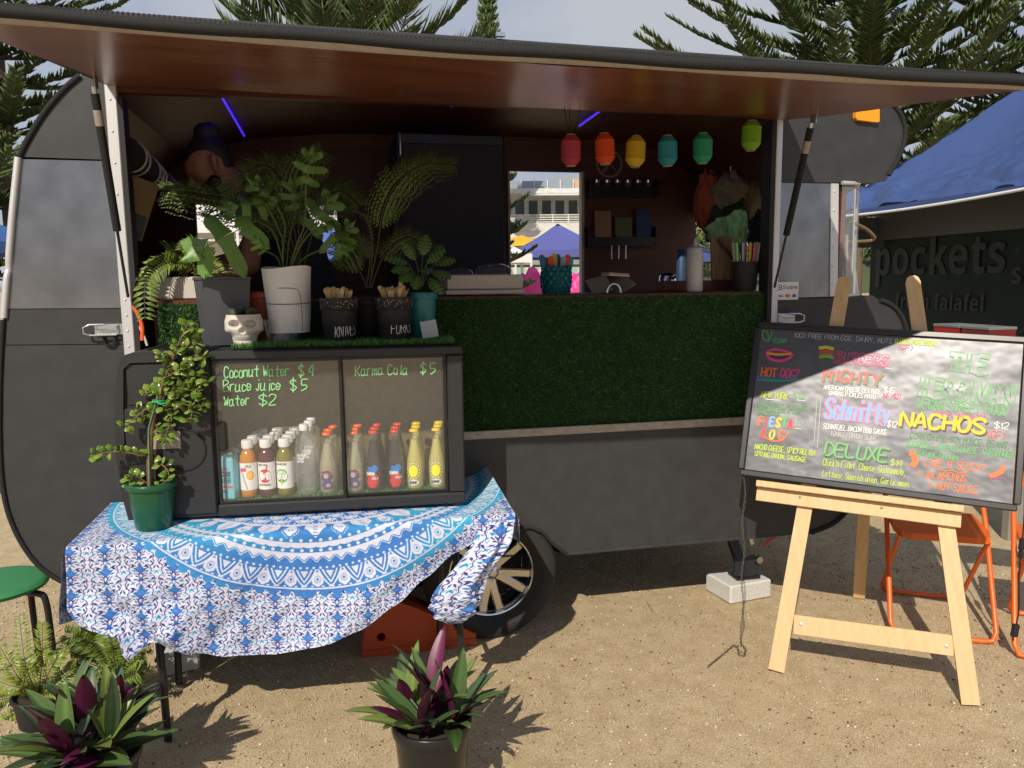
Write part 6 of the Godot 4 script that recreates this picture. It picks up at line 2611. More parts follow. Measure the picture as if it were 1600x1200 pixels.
# meshes the field of the bones as surface nets
func nets(mb, bones: Array, k: float, cell: float):
	var lo = Vector3(1e3, 1e3, 1e3)
	var hi = -lo
	for b in bones:
		for q in 2:
			var r = Vector3.ONE * (b[2 + q] + cell * 2.0 + k * 0.3)
			lo = lo.min(b[q] - r)
			hi = hi.max(b[q] + r)
	var nx = int((hi.x - lo.x) / cell) + 2
	var ny = int((hi.y - lo.y) / cell) + 2
	var nz = int((hi.z - lo.z) / cell) + 2
	var f = PackedFloat32Array()
	f.resize(nx * ny * nz)
	for z in nz:
		for y in ny:
			for x in nx:
				f[(z * ny + y) * nx + x] = field(lo + Vector3(x, y, z) * cell, bones, k)
	var id = PackedInt32Array()
	id.resize(nx * ny * nz)
	id.fill(-1)
	for z in nz - 1:
		for y in ny - 1:
			for x in nx - 1:
				var base = (z * ny + y) * nx + x
				var sm = Vector3.ZERO
				var cnt = 0
				var v0 = f[base]
				var neg = 0
				var val = []
				for q in 8:
					var w = f[base + (q & 1) + ((q >> 1) & 1) * nx + ((q >> 2) & 1) * nx * ny]
					val.append(w)
					if w < 0.0:
						neg += 1
				if neg == 0 or neg == 8:
					continue
				for e in [[0, 1], [2, 3], [4, 5], [6, 7], [0, 2], [1, 3], [4, 6], [5, 7], [0, 4], [1, 5], [2, 6], [3, 7]]:
					var a = val[e[0]]
					var b = val[e[1]]
					if (a < 0.0) != (b < 0.0):
						var t = a / (a - b)
						var pa = Vector3(e[0] & 1, (e[0] >> 1) & 1, (e[0] >> 2) & 1)
						var pb = Vector3(e[1] & 1, (e[1] >> 1) & 1, (e[1] >> 2) & 1)
						sm += pa.lerp(pb, t)
						cnt += 1
				var p = lo + (Vector3(x, y, z) + sm / cnt) * cell
				var gx = Vector3(val[1] + val[3] + val[5] + val[7] - val[0] - val[2] - val[4] - val[6], val[2] + val[3] + val[6] + val[7] - val[0] - val[1] - val[4] - val[5], val[4] + val[5] + val[6] + val[7] - val[0] - val[1] - val[2] - val[3])
				id[base] = mb.vert(p, gx.normalized())
	var st = [1, nx, nx * ny]
	for z in range(1, nz - 1):
		for y in range(1, ny - 1):
			for x in range(1, nx - 1):
				var base = (z * ny + y) * nx + x
				for a in 3:
					if (f[base] < 0.0) != (f[base + st[a]] < 0.0):
						var u = st[(a + 1) % 3]
						var w = st[(a + 2) % 3]
						var i0 = id[base]
						var i1 = id[base - u]
						var i2 = id[base - u - w]
						var i3 = id[base - w]
						if i0 >= 0 and i1 >= 0 and i2 >= 0 and i3 >= 0:
							mb.face(i0, i1, i2)
							mb.face(i0, i2, i3)

func build_person():
	# leaning over the bench, seen from his right side, head bowed to the left
	var z = -0.58
	var hc = pz(327, 262, z)
	var fwd = Vector3(-0.84, -0.50, 0.20).normalized()
	var up = Vector3(-0.12, 0.98, 0.06)
	up = (up - fwd * up.dot(fwd)).normalized()
	var sd = fwd.cross(up)
	var neck = hc - up * 0.10 - fwd * 0.045
	var chest = pz(420, 318, z - 0.03)
	var hip = Vector3(-0.10, 1.50, z - 0.10)
	var t = thing("person", "bearded person with a hair bun in a black T-shirt, bending over inside the caravan", "person", Vector3(hip.x, 0.6, hip.z))
	var shr = chest + Vector3(0.0, 0.03, 0.17)
	var shl = chest + Vector3(-0.02, 0.02, -0.17)
	var elr = pz(388, 412, z + 0.24)
	var hnr = elr + Vector3(-0.20, -0.10, 0.04)
	hnr.y = maxf(hnr.y, 1.60)
	var ell = shl + Vector3(-0.12, -0.26, -0.02)
	var hnl = ell + Vector3(-0.22, -0.05, 0.08)
	var bones = [
		[hip + Vector3(0, 0, 0.08), hip + Vector3(0, 0, -0.08), 0.125, 0.125], [hip, hip.lerp(chest, 0.5), 0.13, 0.135], [hip.lerp(chest, 0.5), chest, 0.14, 0.14], [shr + Vector3(0, -0.02, -0.05), shl + Vector3(0, -0.02, 0.05), 0.075, 0.075],
		[chest + Vector3(-0.03, 0.05, 0), neck, 0.07, 0.055], [neck, hc - up * 0.04, 0.055, 0.06],
		[shr, elr, 0.056, 0.042], [elr, hnr, 0.042, 0.028], [shl, ell, 0.056, 0.042], [ell, hnl, 0.042, 0.028],
		[hip + Vector3(0, -0.05, 0.09), Vector3(hip.x - 0.02, 1.08, hip.z + 0.10), 0.09, 0.062], [Vector3(hip.x - 0.02, 1.08, hip.z + 0.10), Vector3(hip.x + 0.02, 0.66, hip.z + 0.10), 0.06, 0.04], [Vector3(hip.x + 0.02, 0.64, hip.z + 0.10), Vector3(hip.x - 0.15, 0.63, hip.z + 0.12), 0.04, 0.032],
		[hip + Vector3(0, -0.05, -0.09), Vector3(hip.x - 0.03, 1.08, hip.z - 0.10), 0.09, 0.062], [Vector3(hip.x - 0.03, 1.08, hip.z - 0.10), Vector3(hip.x + 0.02, 0.66, hip.z - 0.10), 0.06, 0.04], [Vector3(hip.x + 0.02, 0.64, hip.z - 0.10), Vector3(hip.x - 0.15, 0.63, hip.z - 0.12), 0.04, 0.032]]
	var skin = mat("skin", 0.30, 0.14, 0.09, 0.5)
	skin.subsurf_scatter_enabled = true
	skin.subsurf_scatter_strength = 0.1
	var mb = MB.new()
	nets(mb, bones, 0.035, 0.019)
	# head with brow, nose, lips, ear
	var head = [
		[hc + up * 0.035 - fwd * 0.02, hc + up * 0.03 + fwd * 0.02, 0.083, 0.078], [hc - up * 0.03 + fwd * 0.03, hc - up * 0.075 + fwd * 0.055, 0.058, 0.036], [hc - up * 0.08 - fwd * 0.05, hc - up * 0.03 - fwd * 0.02, 0.055, 0.066],
		[hc + up * 0.012 + fwd * 0.088, hc - up * 0.028 + fwd * 0.112, 0.008, 0.012], [hc - up * 0.028 + fwd * 0.105 + sd * 0.010, hc - up * 0.028 + fwd * 0.105 - sd * 0.010, 0.008, 0.008], [hc + up * 0.028 + fwd * 0.086 + sd * 0.032, hc + up * 0.028 + fwd * 0.086 - sd * 0.032, 0.010, 0.010],
		[hc - up * 0.052 + fwd * 0.088 + sd * 0.016, hc - up * 0.052 + fwd * 0.088 - sd * 0.016, 0.008, 0.008], [hc - up * 0.062 + fwd * 0.084 + sd * 0.013, hc - up * 0.062 + fwd * 0.084 - sd * 0.013, 0.009, 0.009],
		[hc + up * 0.024 - fwd * 0.022 + sd * 0.093, hc - up * 0.026 - fwd * 0.006 + sd * 0.084, 0.015, 0.009], [hc + up * 0.024 - fwd * 0.022 - sd * 0.093, hc - up * 0.026 - fwd * 0.006 - sd * 0.084, 0.015, 0.009],
		[hc - up * 0.012 + fwd * 0.060 + sd * 0.042, hc - up * 0.02 + fwd * 0.05 + sd * 0.05, 0.022, 0.022], [hc - up * 0.012 + fwd * 0.060 - sd * 0.042, hc - up * 0.02 + fwd * 0.05 - sd * 0.05, 0.022, 0.022]]
	nets(mb, head, 0.022, 0.0075)
	# hands: palm, four fingers and a thumb
	for e in [[elr, hnr], [ell, hnl]]:
		var d = (e[1] - e[0]).normalized()
		var s = d.cross(Vector3.UP).normalized()
		var dn = s.cross(d).normalized()
		if dn.y > 0.0:
			dn = -dn
		var hb = [[e[1] - d * 0.01, e[1] + d * 0.03, 0.027, 0.022]]
		for q in 4:
			var r0 = e[1] + d * 0.05 + s * (q - 1.5) * 0.020
			var l = [0.062, 0.075, 0.070, 0.055][q]
			var m1 = r0 + d * l * 0.5 + dn * 0.012
			hb.append([e[1] + s * (q - 1.5) * 0.014, r0, 0.014, 0.0105])
			hb.append([r0, m1, 0.0098, 0.0088])
			hb.append([m1, m1 + d * l * 0.30 + dn * 0.030, 0.0088, 0.0072])
		var th = e[1] + s * 0.03 + d * 0.005
		hb.append([th, th + s * 0.025 + d * 0.035 + dn * 0.01, 0.013, 0.010])
		hb.append([th + s * 0.025 + d * 0.035 + dn * 0.01, th + s * 0.02 + d * 0.062 + dn * 0.022, 0.010, 0.008])
		nets(mb, hb, 0.008, 0.0055)
	part(t, "body", mb, skin)
	mb = MB.new()
	var sl = shr.lerp(elr, 0.52)
	nets(mb, [[hip + Vector3(0, 0.0, 0.07), hip + Vector3(0, 0, -0.07), 0.142, 0.142], [hip, hip.lerp(chest, 0.5), 0.146, 0.150], [hip.lerp(chest, 0.5), chest, 0.153, 0.153], [shr + Vector3(0, -0.015, -0.05), shl + Vector3(0, -0.015, 0.05), 0.086, 0.086], [shr, sl, 0.072, 0.066], [shl, shl.lerp(ell, 0.52), 0.072, 0.066]], 0.03, 0.019)
	part(t, "shirt", mb, mat("black_cotton", 0.010, 0.010, 0.014, 0.85), "black T-shirt")
	mb = MB.new()
	nets(mb, [[hip + Vector3(0, -0.04, 0.08), hip + Vector3(0, -0.04, -0.08), 0.14, 0.14], [hip + Vector3(0, -0.05, 0.09), Vector3(hip.x - 0.02, 1.08, hip.z + 0.10), 0.104, 0.078], [Vector3(hip.x - 0.02, 1.08, hip.z + 0.10), Vector3(hip.x + 0.02, 0.70, hip.z + 0.10), 0.078, 0.06], [hip + Vector3(0, -0.05, -0.09), Vector3(hip.x - 0.03, 1.08, hip.z - 0.10), 0.104, 0.078], [Vector3(hip.x - 0.03, 1.08, hip.z - 0.10), Vector3(hip.x + 0.02, 0.70, hip.z - 0.10), 0.078, 0.06]], 0.03, 0.022)
	part(t, "trousers", mb, mat("dark_denim", 0.015, 0.017, 0.025, 0.85))
	mb = MB.new()
	nets(mb, [[hc + up * 0.055 - fwd * 0.03, hc + up * 0.052 + fwd * 0.028, 0.079, 0.064], [hc - fwd * 0.045, hc + up * 0.03 - fwd * 0.04, 0.066, 0.078], [hc + Vector3(-0.012, 0.150, 0.006), hc + Vector3(0.012, 0.158, -0.006), 0.046, 0.044], [hc + up * 0.09 - fwd * 0.02, hc + Vector3(-0.002, 0.13, 0), 0.05, 0.04]], 0.02, 0.010)
	part(t, "hair", mb, mat("dark_hair", 0.012, 0.009, 0.008, 0.6), "dark hair tied up in a bun")
	mb = MB.new()
	nets(mb, [[hc - up * 0.080 + fwd * 0.060, hc - up * 0.130 + fwd * 0.050, 0.046, 0.034], [hc - up * 0.06 + fwd * 0.02 + sd * 0.052, hc - up * 0.09 + fwd * 0.06 + sd * 0.02, 0.030, 0.036], [hc - up * 0.06 + fwd * 0.02 - sd * 0.052, hc - up * 0.09 + fwd * 0.06 - sd * 0.02, 0.030, 0.036], [hc - up * 0.01 - fwd * 0.005 + sd * 0.068, hc - up * 0.06 + fwd * 0.02 + sd * 0.055, 0.012, 0.022]], 0.02, 0.009)
	part(t, "beard", mb, M.dark_hair)
	mb = MB.new()
	for s in [-1.0, 1.0]:
		mb.col = Color(0.5, 0.48, 0.45)
		mb.lathe([Vector2(0, 0.011), Vector2(0.008, 0.007), Vector2(0.011, 0.0), Vector2(0, -0.002)], hc + up * 0.012 + fwd * 0.078 + sd * 0.031 * s, 12, look(fwd, up))
		mb.col = Color(0.02, 0.012, 0.008)
		mb.lathe([Vector2(0.0045, 0.0), Vector2(0, 0.001)], hc + up * 0.010 + fwd * 0.0892 + sd * 0.031 * s, 10, look(fwd, up))
	var ey = part(t, "eyes", mb, M.paint_gloss)
	ey.set_meta("kind", "stuff")

# ---------------------------------------------------------------- paper lanterns under the lintel
func build_lanterns():
	var data = [[892, 235, "pink", Color(0.45, 0.045, 0.09)], [945, 233, "orange", Color(0.72, 0.085, 0.015)], [993, 237, "yellow", Color(0.62, 0.42, 0.02)], [1043, 236, "blue", Color(0.02, 0.26, 0.36)], [1098, 232, "sea-green", Color(0.02, 0.30, 0.17)], [1174, 212, "lime green", Color(0.19, 0.42, 0.015)]]
	for k in data.size():
		var e = data[k]
		var c = pz(e[0], e[1], 0.045)
		var t = thing("paper_lantern", "small %s ribbed paper lantern hanging in the serving opening" % e[2], "lantern", c - Vector3(0, 0.062, 0), "paper lanterns along the opening")
		var tilt = Basis(Vector3.BACK, 0.06 * sin(k * 2.3)) * Basis(Vector3.RIGHT, 0.05 * cos(k * 1.7))
		var prof = []
		var m = 18
		for i in m + 1:
			var v = i / float(m)
			var y = lerpf(-0.062, 0.062, v)
			var r = 0.0425 if absf(y) < 0.035 else 0.0425 - 0.022 * pow((absf(y) - 0.035) / 0.027, 1.3)
			prof.append(Vector2(r * (1.0 if i % 2 == 0 else 0.93), y))
		var mb = MB.new()
		mb.lathe(prof, c, 28, tilt)
		var lm = mat("lantern_" + String(e[2]).replace(" ", "_"), e[3].r, e[3].g, e[3].b, 0.7)
		lm.backlight_enabled = true
		lm.backlight = lin(e[3].r * 0.5, e[3].g * 0.5, e[3].b * 0.5)
		part(t, "paper_shade", mb, lm)
		for s in [-1.0, 1.0]:
			mb = MB.new()
			mb.lathe([Vector2(0.0, 0.062 * s), Vector2(0.0205, 0.062 * s), Vector2(0.0205, 0.065 * s), Vector2(0, 0.0655 * s)], c, 18, tilt)
			part(t, "end_ring", mb, M.worn_alloy)
		mb = MB.new()
		var top = c + tilt * Vector3(0, 0.064, 0)
		if k == 0:
			for x in [-0.03, -0.006, 0.045]:
				mb = MB.new()
				mb.tube([top, top + Vector3(x * 0.6, 0.045, 0), top + Vector3(x, 0.125, -0.01)], 0.0016, 5)
				part(t, "wire", mb, M.black_rubber)
		else:
			mb.tube([top + Vector3(-0.014, 0, 0), top + Vector3(0, 0.022, 0), top + Vector3(0.014, 0, 0)], 0.0012, 5)
			mb.tube([top + Vector3(0, 0.022, 0), Vector3(top.x, 2.325, 0.02)], 0.001, 5)
			part(t, "wire", mb, M.black_rubber)

# ---------------------------------------------------------------- easel and menu board
var EM := Vector3(1.9745, 0, 0.774)
var EX := Vector3(0.81, 0, 0.587).normalized()
var EU := Vector3.UP
var EN := Vector3.BACK

func es(x, y, z = 0.0):
	return EM + EX * x + EU * y + EN * z

func build_easel_board():
	var away = Vector3(0.587, 0, -0.81).normalized()
	var tl = deg_to_rad(18.0)
	EU = Vector3.UP * cos(tl) + away * sin(tl)
	EN = EX.cross(EU).normalized()
	if EN.z < 0:
		EN = -EN
	var t = thing("easel", "pale pine easel holding up the chalked menu board", "easel", Vector3(2.1, 0, 0.5))
	var bs = func(a, b): return a
	for e in [[-0.348, -0.156], [0.348, 0.104]]:
		var mb = MB.new()
		var a = es(e[0], 0.0)
		var b = es(e[1], 1.69)
		var y = (b - a).normalized()
		var x = EN.cross(y).normalized() * -1.0
		var L = a.distance_to(b)
		var pr = V2([-0.031, 0.012, 0.031, 0.012, 0.028, L - 0.03, 0.022, L - 0.012, 0.010, L - 0.002, -0.010, L - 0.002, -0.022, L - 0.012, -0.028, L - 0.03])
		mb.prism(pr, -0.022, 0.0, Transform3D(Basis(x, y, EN), a))
		part(t, "leg", mb, M.pine)
	var mb = MB.new()
	var top = es(-0.03, 1.46, -0.03)
	var bf = Vector3(2.509, 0.0, -0.02)
	mb.bar(top, bf + Vector3(0, 0.006, 0), 0.055, 0.020, EX, 0.002)
	part(t, "back_leg", mb, M.pine)
	mb = MB.new()
	mb.bar(es(-0.290, 0.205, -0.014), es(0.287, 0.215, -0.014), 0.078, 0.016, EU, 0.002)
	part(t, "crossbar", mb, M.pine)
	for x in [-0.262, 0.262]:
		mb = MB.new()
		mb.lathe([Vector2(0.007, 0), Vector2(0.006, 0.002), Vector2(0, 0.003)], es(x, 0.21, -0.0058), 12, look(EN, Vector3.UP))
		part(t, "screw", mb, M.zinc)
	# tray: a deep rail, a thinner lip above it
	mb = MB.new()
	mb.bar(es(-0.465, 0.722, 0.012), es(0.300, 0.690, 0.012), 0.058, 0.022, EU, 0.002)
	part(t, "tray_rail", mb, M.pine)
	mb = MB.new()
	mb.bar(es(-0.465, 0.764, 0.028), es(0.304, 0.733, 0.028), 0.026, 0.060, EU, 0.002)
	part(t, "tray_ledge", mb, M.pine)
	for x in [-0.29, 0.02]:
		mb = MB.new()
		mb.lathe([Vector2(0.006, 0), Vector2(0.005, 0.002), Vector2(0, 0.003)], es(x, 0.710 - x * 0.04, 0.0232), 12, look(EN, Vector3.UP))
		part(t, "screw", mb, M.zinc)
	build_board()

var BO := Vector3.ZERO
var BB := Basis.IDENTITY

# local place on the board of a pixel
func bpx(px, py):
	var d = ray(px, py)
	var nn = BB.z
	var p = eye() + d * ((BO - eye()).dot(nn) / d.dot(nn))
	var q = BB.inverse() * (p - BO)
	return Vector2(q.x, q.y)

func build_board():
	var rol = deg_to_rad(-2.95)
	var bx = EX * cos(rol) + EU * sin(rol)
	BB = Basis(bx, EN.cross(bx), EN)
	var w = 1.015
	var h = 0.655
	BO = es(-0.0095, 1.108, 0.028)
	var tr = Transform3D(BB, BO)
	var t = thing("menu_board", "glossy black framed menu board hand-lettered in bright chalk pens, on the easel", "menu board", BO - BB.y * h * 0.5)
	var m = StandardMaterial3D.new()
	m.resource_name = "glossy_black_vinyl"
	m.albedo_color = lin(0.122, 0.125, 0.14)
	m.albedo_texture = T.smear
	m.metallic = 0.45
	m.roughness = 0.38
	m.normal_enabled = true
	m.normal_texture = T.nwave
	m.normal_scale = 0.32
	tri(m, 1.1)
	var mb = MB.new()
	mb.box(tr * Vector3(0, 0, -0.006), Vector3(w - 0.03, h - 0.03, 0.010), BB)
	var sh = part(t, "sheet", mb, m, "crinkled glossy dark sheet covered in bright lettering")
	var fm = mat("board_frame", 0.022, 0.022, 0.026, 0.32)
	for e in [[Vector3(0, h * 0.5, 0), Vector3(w + 0.004, 0.026, 0.026)], [Vector3(0, -h * 0.5, 0), Vector3(w + 0.004, 0.026, 0.026)], [Vector3(-w * 0.5, 0, 0), Vector3(0.026, h - 0.027, 0.024)], [Vector3(w * 0.5, 0, 0), Vector3(0.026, h - 0.027, 0.024)]]:
		mb = MB.new()
		mb.box(tr * (e[0] + Vector3(0, 0, -0.002)), e[1], BB, 0.004)
		part(t, "frame_rail", mb, fm)
	# lettering
	var g = RandomNumberGenerator.new()
	g.seed = 700
	var white = Color(0.72, 0.74, 0.74)
	var green = Color(0.10, 0.42, 0.10)
	var lime = Color(0.42, 0.56, 0.03)
	var dgreen = Color(0.07, 0.24, 0.07)
	var pink = Color(0.66, 0.07, 0.22)
	var red = Color(0.70, 0.05, 0.06)
	var orange = Color(0.80, 0.16, 0.03)
	var yellow = Color(0.70, 0.55, 0.03)
	var sky = Color(0.20, 0.42, 0.72)
	var grey = Color(0.42, 0.43, 0.45)
	var S = 0.00246
	mb = MB.new()
	var lt = Transform3D(BB, BO + EN * 0.0008)
	var l2 = Transform3D(BB, BO + EN * 0.0016)
	var l3 = Transform3D(BB, BO + EN * 0.0024)
	# text, x0, x1, baseline y at x0, capital height px, colour, stroke px
	var lines = [
		["EGAN", 1209, 1229, 535, 8, green, 1.6], ["100% FREE FROM EGG, DAIRY, NUTS", 1240, 1394, 527, 8, grey, 1.3], ["HOT", 1189, 1214, 587, 15, orange, 3.2], ["DOGZ", 1219, 1249, 589, 15, pink, 3.0],
		["NEW YORK-", 1189, 1236, 621, 11, lime, 2.0], ["$12", 1239, 1258, 622, 10, green, 1.6], ["SAUERKRAUT, MUSTARD,", 1183, 1263, 634, 7, dgreen, 1.4], ["CARAMELISED ONION, KETCHUP,", 1183, 1251, 641, 6, dgreen, 1.2], ["SAUSAGE", 1185, 1219, 648, 6, dgreen, 1.3],
		["$12", 1240, 1254, 665, 9, grey, 1.4], ["NACHO CHEESE, SPICY RELISH", 1179, 1273, 701, 9, lime, 1.8], ["SPRING ONION, SAUSAGE", 1179, 1260, 712, 8, lime, 1.7],
		["AMERICAN CHEESE LETTUCE", 1287, 1376, 608, 7, white, 1.5], ["ONIONS PICKLES MAYO", 1295, 1368, 617, 7, white, 1.5], ["$15", 1381, 1398, 614, 10, white, 1.7], ["(GF +$2)", 1378, 1407, 621, 8, pink, 1.5],
		["SCHNITZEL BACON BBQ SAUCE", 1286, 1386, 669, 8, white, 1.4], ["TOMATO ONION SLAW", 1297, 1368, 681, 8, grey, 1.4], ["$12", 1386, 1402, 667, 10, white, 1.6], ["$14", 1391, 1411, 727, 10, lime, 1.7],
		["Chick'n Fillet, Cheese, Guacamole,", 1285, 1415, 727, 11, lime, 1.5], ["Lettuce, Spanish onion, Garlic mayo", 1285, 1421, 744, 10, lime, 1.4], ["GLUTEN FREE BREAD", 1398, 1464, 536, 7, lime, 2.0], ["(GF)", 1402, 1426, 546, 8, pink, 1.5],
		["VEGAN STREET FOOD", 1432, 1575, 637, 14, green, 2.3], ["100% PLANT BASED", 1457, 1541, 649, 7, pink, 1.5], ["$12", 1553, 1577, 669, 10, white, 1.5], ["(GF)", 1541, 1571, 684, 11, red, 1.7],
		["CORN CHIPS, SOY MINCE, BEANS,", 1422, 1578, 684, 9, dgreen, 1.6], ["GUCAMOLE, NACHO CHEESE, CORIANDER", 1416, 1584, 697, 9, green, 1.5], ["SPRING ONION", 1430, 1496, 712, 8, green, 1.5], ["LIKE IT SPICY?", 1444, 1541, 727, 11, orange, 1.9], ["+ JALAPENOS", 1431, 1511, 744, 11, orange, 1.9], ["+ HOT SAUCE", 1450, 1528, 762, 11, orange, 1.9]]
	for e in lines:
		var a = bpx(e[1], e[3])
		var b = bpx(e[2], e[3] + (e[2] - e[1]) * 0.10)
		mb.col = e[5]
		write_fit(mb, e[0], a.x, b.x, a.y, e[4] * S, e[6] * S * 0.82, lt, g, 0.0, 0.08)
	# headings with a dark drop line under bright letters
	var heads = [["MIGHTY", 1285, 1378, 594, 19, Color(0.70, 0.13, 0.15), 3.8, dgreen], ["DELUXE", 1288, 1389, 710, 21, Color(0.16, 0.42, 0.14), 3.4, Color(0.05, 0.12, 0.05)], ["NACHOS", 1406, 1542, 664, 22, Color(0.80, 0.52, 0.01), 5.0, Color(0.08, 0.05, 0.02)]]
	for e in heads:
		var a = bpx(e[1], e[3])
		var b = bpx(e[2], e[3] + (e[2] - e[1]) * 0.10)
		for k in 2:
			mb.col = e[7] if k == 0 else e[5]
			var g2 = RandomNumberGenerator.new()
			g2.seed = 77
			write_fit(mb, e[0], a.x + (0.006 if k == 0 else 0.0), b.x + (0.006 if k == 0 else 0.0), a.y - (0.006 if k == 0 else 0.0), e[4] * S, e[6] * S, lt if k == 0 else l2, g2, 0.0, 0.08)
	# fat outlined letters
	var fat = [["THE", 1482, 1545, 578, 26, green, 10.0, null, 1.9], ["HERBIVAN", 1437, 1584, 618, 28, green, 8.5, null, 1.8], ["BURGERS", 1305, 1388, 566, 17, pink, 5.5, null, 1.6], ["Schnitty", 1288, 1390, 652, 32, Color(0.72, 0.20, 0.42), 8.0, sky, 1.8]]
	var holl = MB.new()
	for e in fat:
		var a = bpx(e[1], e[3])
		var b = bpx(e[2], e[3] + (e[2] - e[1]) * 0.10)
		for k in 2:
			var g2 = RandomNumberGenerator.new()
			g2.seed = 78
			if k == 0:
				mb.col = e[5]
				write_fit(mb, e[0], a.x, b.x, a.y, e[4] * S, e[6] * S, lt, g2, 0.0, 0.07)
			elif e[7] != null:
				mb.col = e[7]
				write_fit(mb, e[0], a.x, b.x, a.y, e[4] * S, (e[6] - e[8] * 2.0) * S, l2, g2, 0.0, 0.07)
			else:
				write_fit(holl, e[0], a.x, b.x, a.y, e[4] * S, (e[6] - e[8] * 2.0) * S, l2, g2, 0.0, 0.07)
	# many-coloured FIESTA DOG
	var cs = [orange, red, sky, yellow, green, red]
	for k in 6:
		mb.col = cs[k]
		var a = bpx(1184 + k * 9.4, 664 + k * 0.9)
		write(mb, "FIESTA"[k], a.x, a.y, 15 * S, 3.6 * S, l2, 0.40, g, 0.0, 0.1)
	cs = [red, yellow, orange]
	for k in 3:
		mb.col = cs[k]
		var a = bpx(1188 + k * 14.0, 684 + k * 1.2)
		write(mb, "DOG"[k], a.x, a.y, 14 * S, 3.2 * S, l2, 0.5, g, 0.0, 0.1)
	mb.col = orange
	mb.stroke(smooth([bpx(1194, 682), bpx(1206, 689), bpx(1222, 688), bpx(1232, 676)], 4), 2.2 * S, l3)
	# sketches: leaf, hot dog, burger, chillies, ribbon, rules
	mb.col = green
	mb.stroke(smooth([bpx(1192, 517), bpx(1191, 526), bpx(1199, 533), bpx(1205, 525), bpx(1206, 517)], 4), 1.7 * S, lt)
	mb.stroke(smooth([bpx(1192, 517), bpx(1199, 519), bpx(1201, 533)], 4), 1.6 * S, lt)
	mb.col = pink
	mb.stroke(smooth([bpx(1198, 552), bpx(1204, 561), bpx(1220, 564), bpx(1234, 559), bpx(1237, 553)], 4), 5.0 * S, lt)
	mb.stroke(smooth([bpx(1199, 549), bpx(1212, 546), bpx(1228, 549), bpx(1236, 552)], 4), 4.0 * S, lt)
	mb.col = Color(0.10, 0.03, 0.16)
	mb.stroke(smooth([bpx(1204, 557), bpx(1220, 560), bpx(1232, 556)], 4), 3.0 * S, l2)
	mb.col = Color(0.80, 0.28, 0.04)
	mb.stroke(smooth([bpx(1200, 552), bpx(1216, 554), bpx(1235, 553)], 4), 4.5 * S, l3)
	mb.col = Color(0.03, 0.16, 0.38)
	mb.stroke(smooth([bpx(1183, 588), bpx(1200, 592), bpx(1225, 593), bpx(1248, 590)], 4), 4.0 * S, lt)
	mb.col = Color(0.04, 0.36, 0.16)
	mb.stroke(smooth([bpx(1184, 593), bpx(1205, 595), bpx(1230, 595), bpx(1247, 592)], 4), 2.6 * S, l2)
	for e in [[543, Color(0.55, 0.55, 0.05), 6.0], [549, red, 3.6], [553, Color(0.5, 0.2, 0.05), 2.4], [557, Color(0.16, 0.48, 0.04), 5.0]]:
		mb.col = e[1]
		mb.stroke([bpx(1281, e[0] + 1), bpx(1291, e[0] - 0.5), bpx(1301, e[0] + 2)], e[2] * S, lt)
	mb.col = orange
	mb.stroke(smooth([bpx(1426, 709), bpx(1429, 715), bpx(1430, 722), bpx(1426, 727)], 4), 9.0 * S, lt)
	mb.stroke(smooth([bpx(1421, 712), bpx(1422, 706), bpx(1427, 704)], 3), 1.8 * S, lt)
	mb.stroke(smooth([bpx(1548, 744), bpx(1556, 741), bpx(1564, 737), bpx(1567, 730)], 4), 7.5 * S, lt)
	mb.col = Color(0.45, 0.03, 0.25)
	mb.stroke([bpx(1545, 746), bpx(1570, 749)], 1.5 * S, l2)
	mb.col = orange
	mb.stroke(smooth([bpx(1464, 733), bpx(1476, 736), bpx(1488, 735), bpx(1500, 739), bpx(1512, 738)], 4), 1.5 * S, lt)
	mb.col = grey
	mb.stroke([bpx(1283, 618), bpx(1277, 700)], 1.2 * S, lt)
	mb.stroke([bpx(1277, 618), bpx(1272, 690)], 1.0 * S, lt)
	for e in [[1197, 624, 1220], [1245, 625, 1258], [1242, 669, 1252], [1383, 575, 1392]]:
		mb.col = white
		mb.stroke([bpx(e[0], e[1]), bpx(e[2], e[1] + 1.5)], 1.2 * S, lt)
	part(sh, "lettering", mb, M.paint, "hand lettering in green, pink, yellow and white chalk pen").set_meta("kind", "stuff")
	part(sh, "letter_hollows", holl, m).set_meta("kind", "stuff")
	# payment sticker on the caravan panel beside the opening
	var a = pz(1212, 441, 0.001)
	var b = pz(1247, 468, 0.001)
	t = thing("payment_sticker", "white sticker reading Square with card logos, on the aluminium panel", "sticker", (a + b) * 0.5)
	mb = MB.new()
	var cx = (a.x + b.x) * 0.5
	var cyy = (a.y + b.y) * 0.5
	var sw = b.x - a.x
	var shh = a.y - b.y
	mb.col = Color(0.70, 0.70, 0.72)
	mb.box(Vector3(cx, cyy, 0.0008), Vector3(sw, shh, 0.001))
	part(t, "sheet", mb, M.paint)
	mb = MB.new()
	var pt = Transform3D(Basis.IDENTITY, Vector3(cx, cyy, 0.0022))
	mb.col = Color(0.02, 0.02, 0.02)
	var q = Vector2(-sw * 0.33, shh * 0.20)
	mb.stroke([q + Vector2(-0.010, -0.010), q + Vector2(0.010, -0.010), q + Vector2(0.010, 0.010), q + Vector2(-0.010, 0.010), q + Vector2(-0.010, -0.010)], 0.004, pt)
	mb.stroke([q + Vector2(-0.003, 0), q + Vector2(0.003, 0)], 0.005, pt)
	write_fit(mb, "Square", -sw * 0.17, sw * 0.45, shh * 0.12, 0.017, 0.0024, pt)
	mb.col = Color(0.05, 0.06, 0.2)
	write_fit(mb, "VISA", -sw * 0.43, -sw * 0.16, -shh * 0.33, 0.009, 0.0018, pt)
	mb.xf = pt
	blob(mb, 0.0, -shh * 0.28, 0.008, 0.008, 0.0, Color(0.6, 0.03, 0.02))
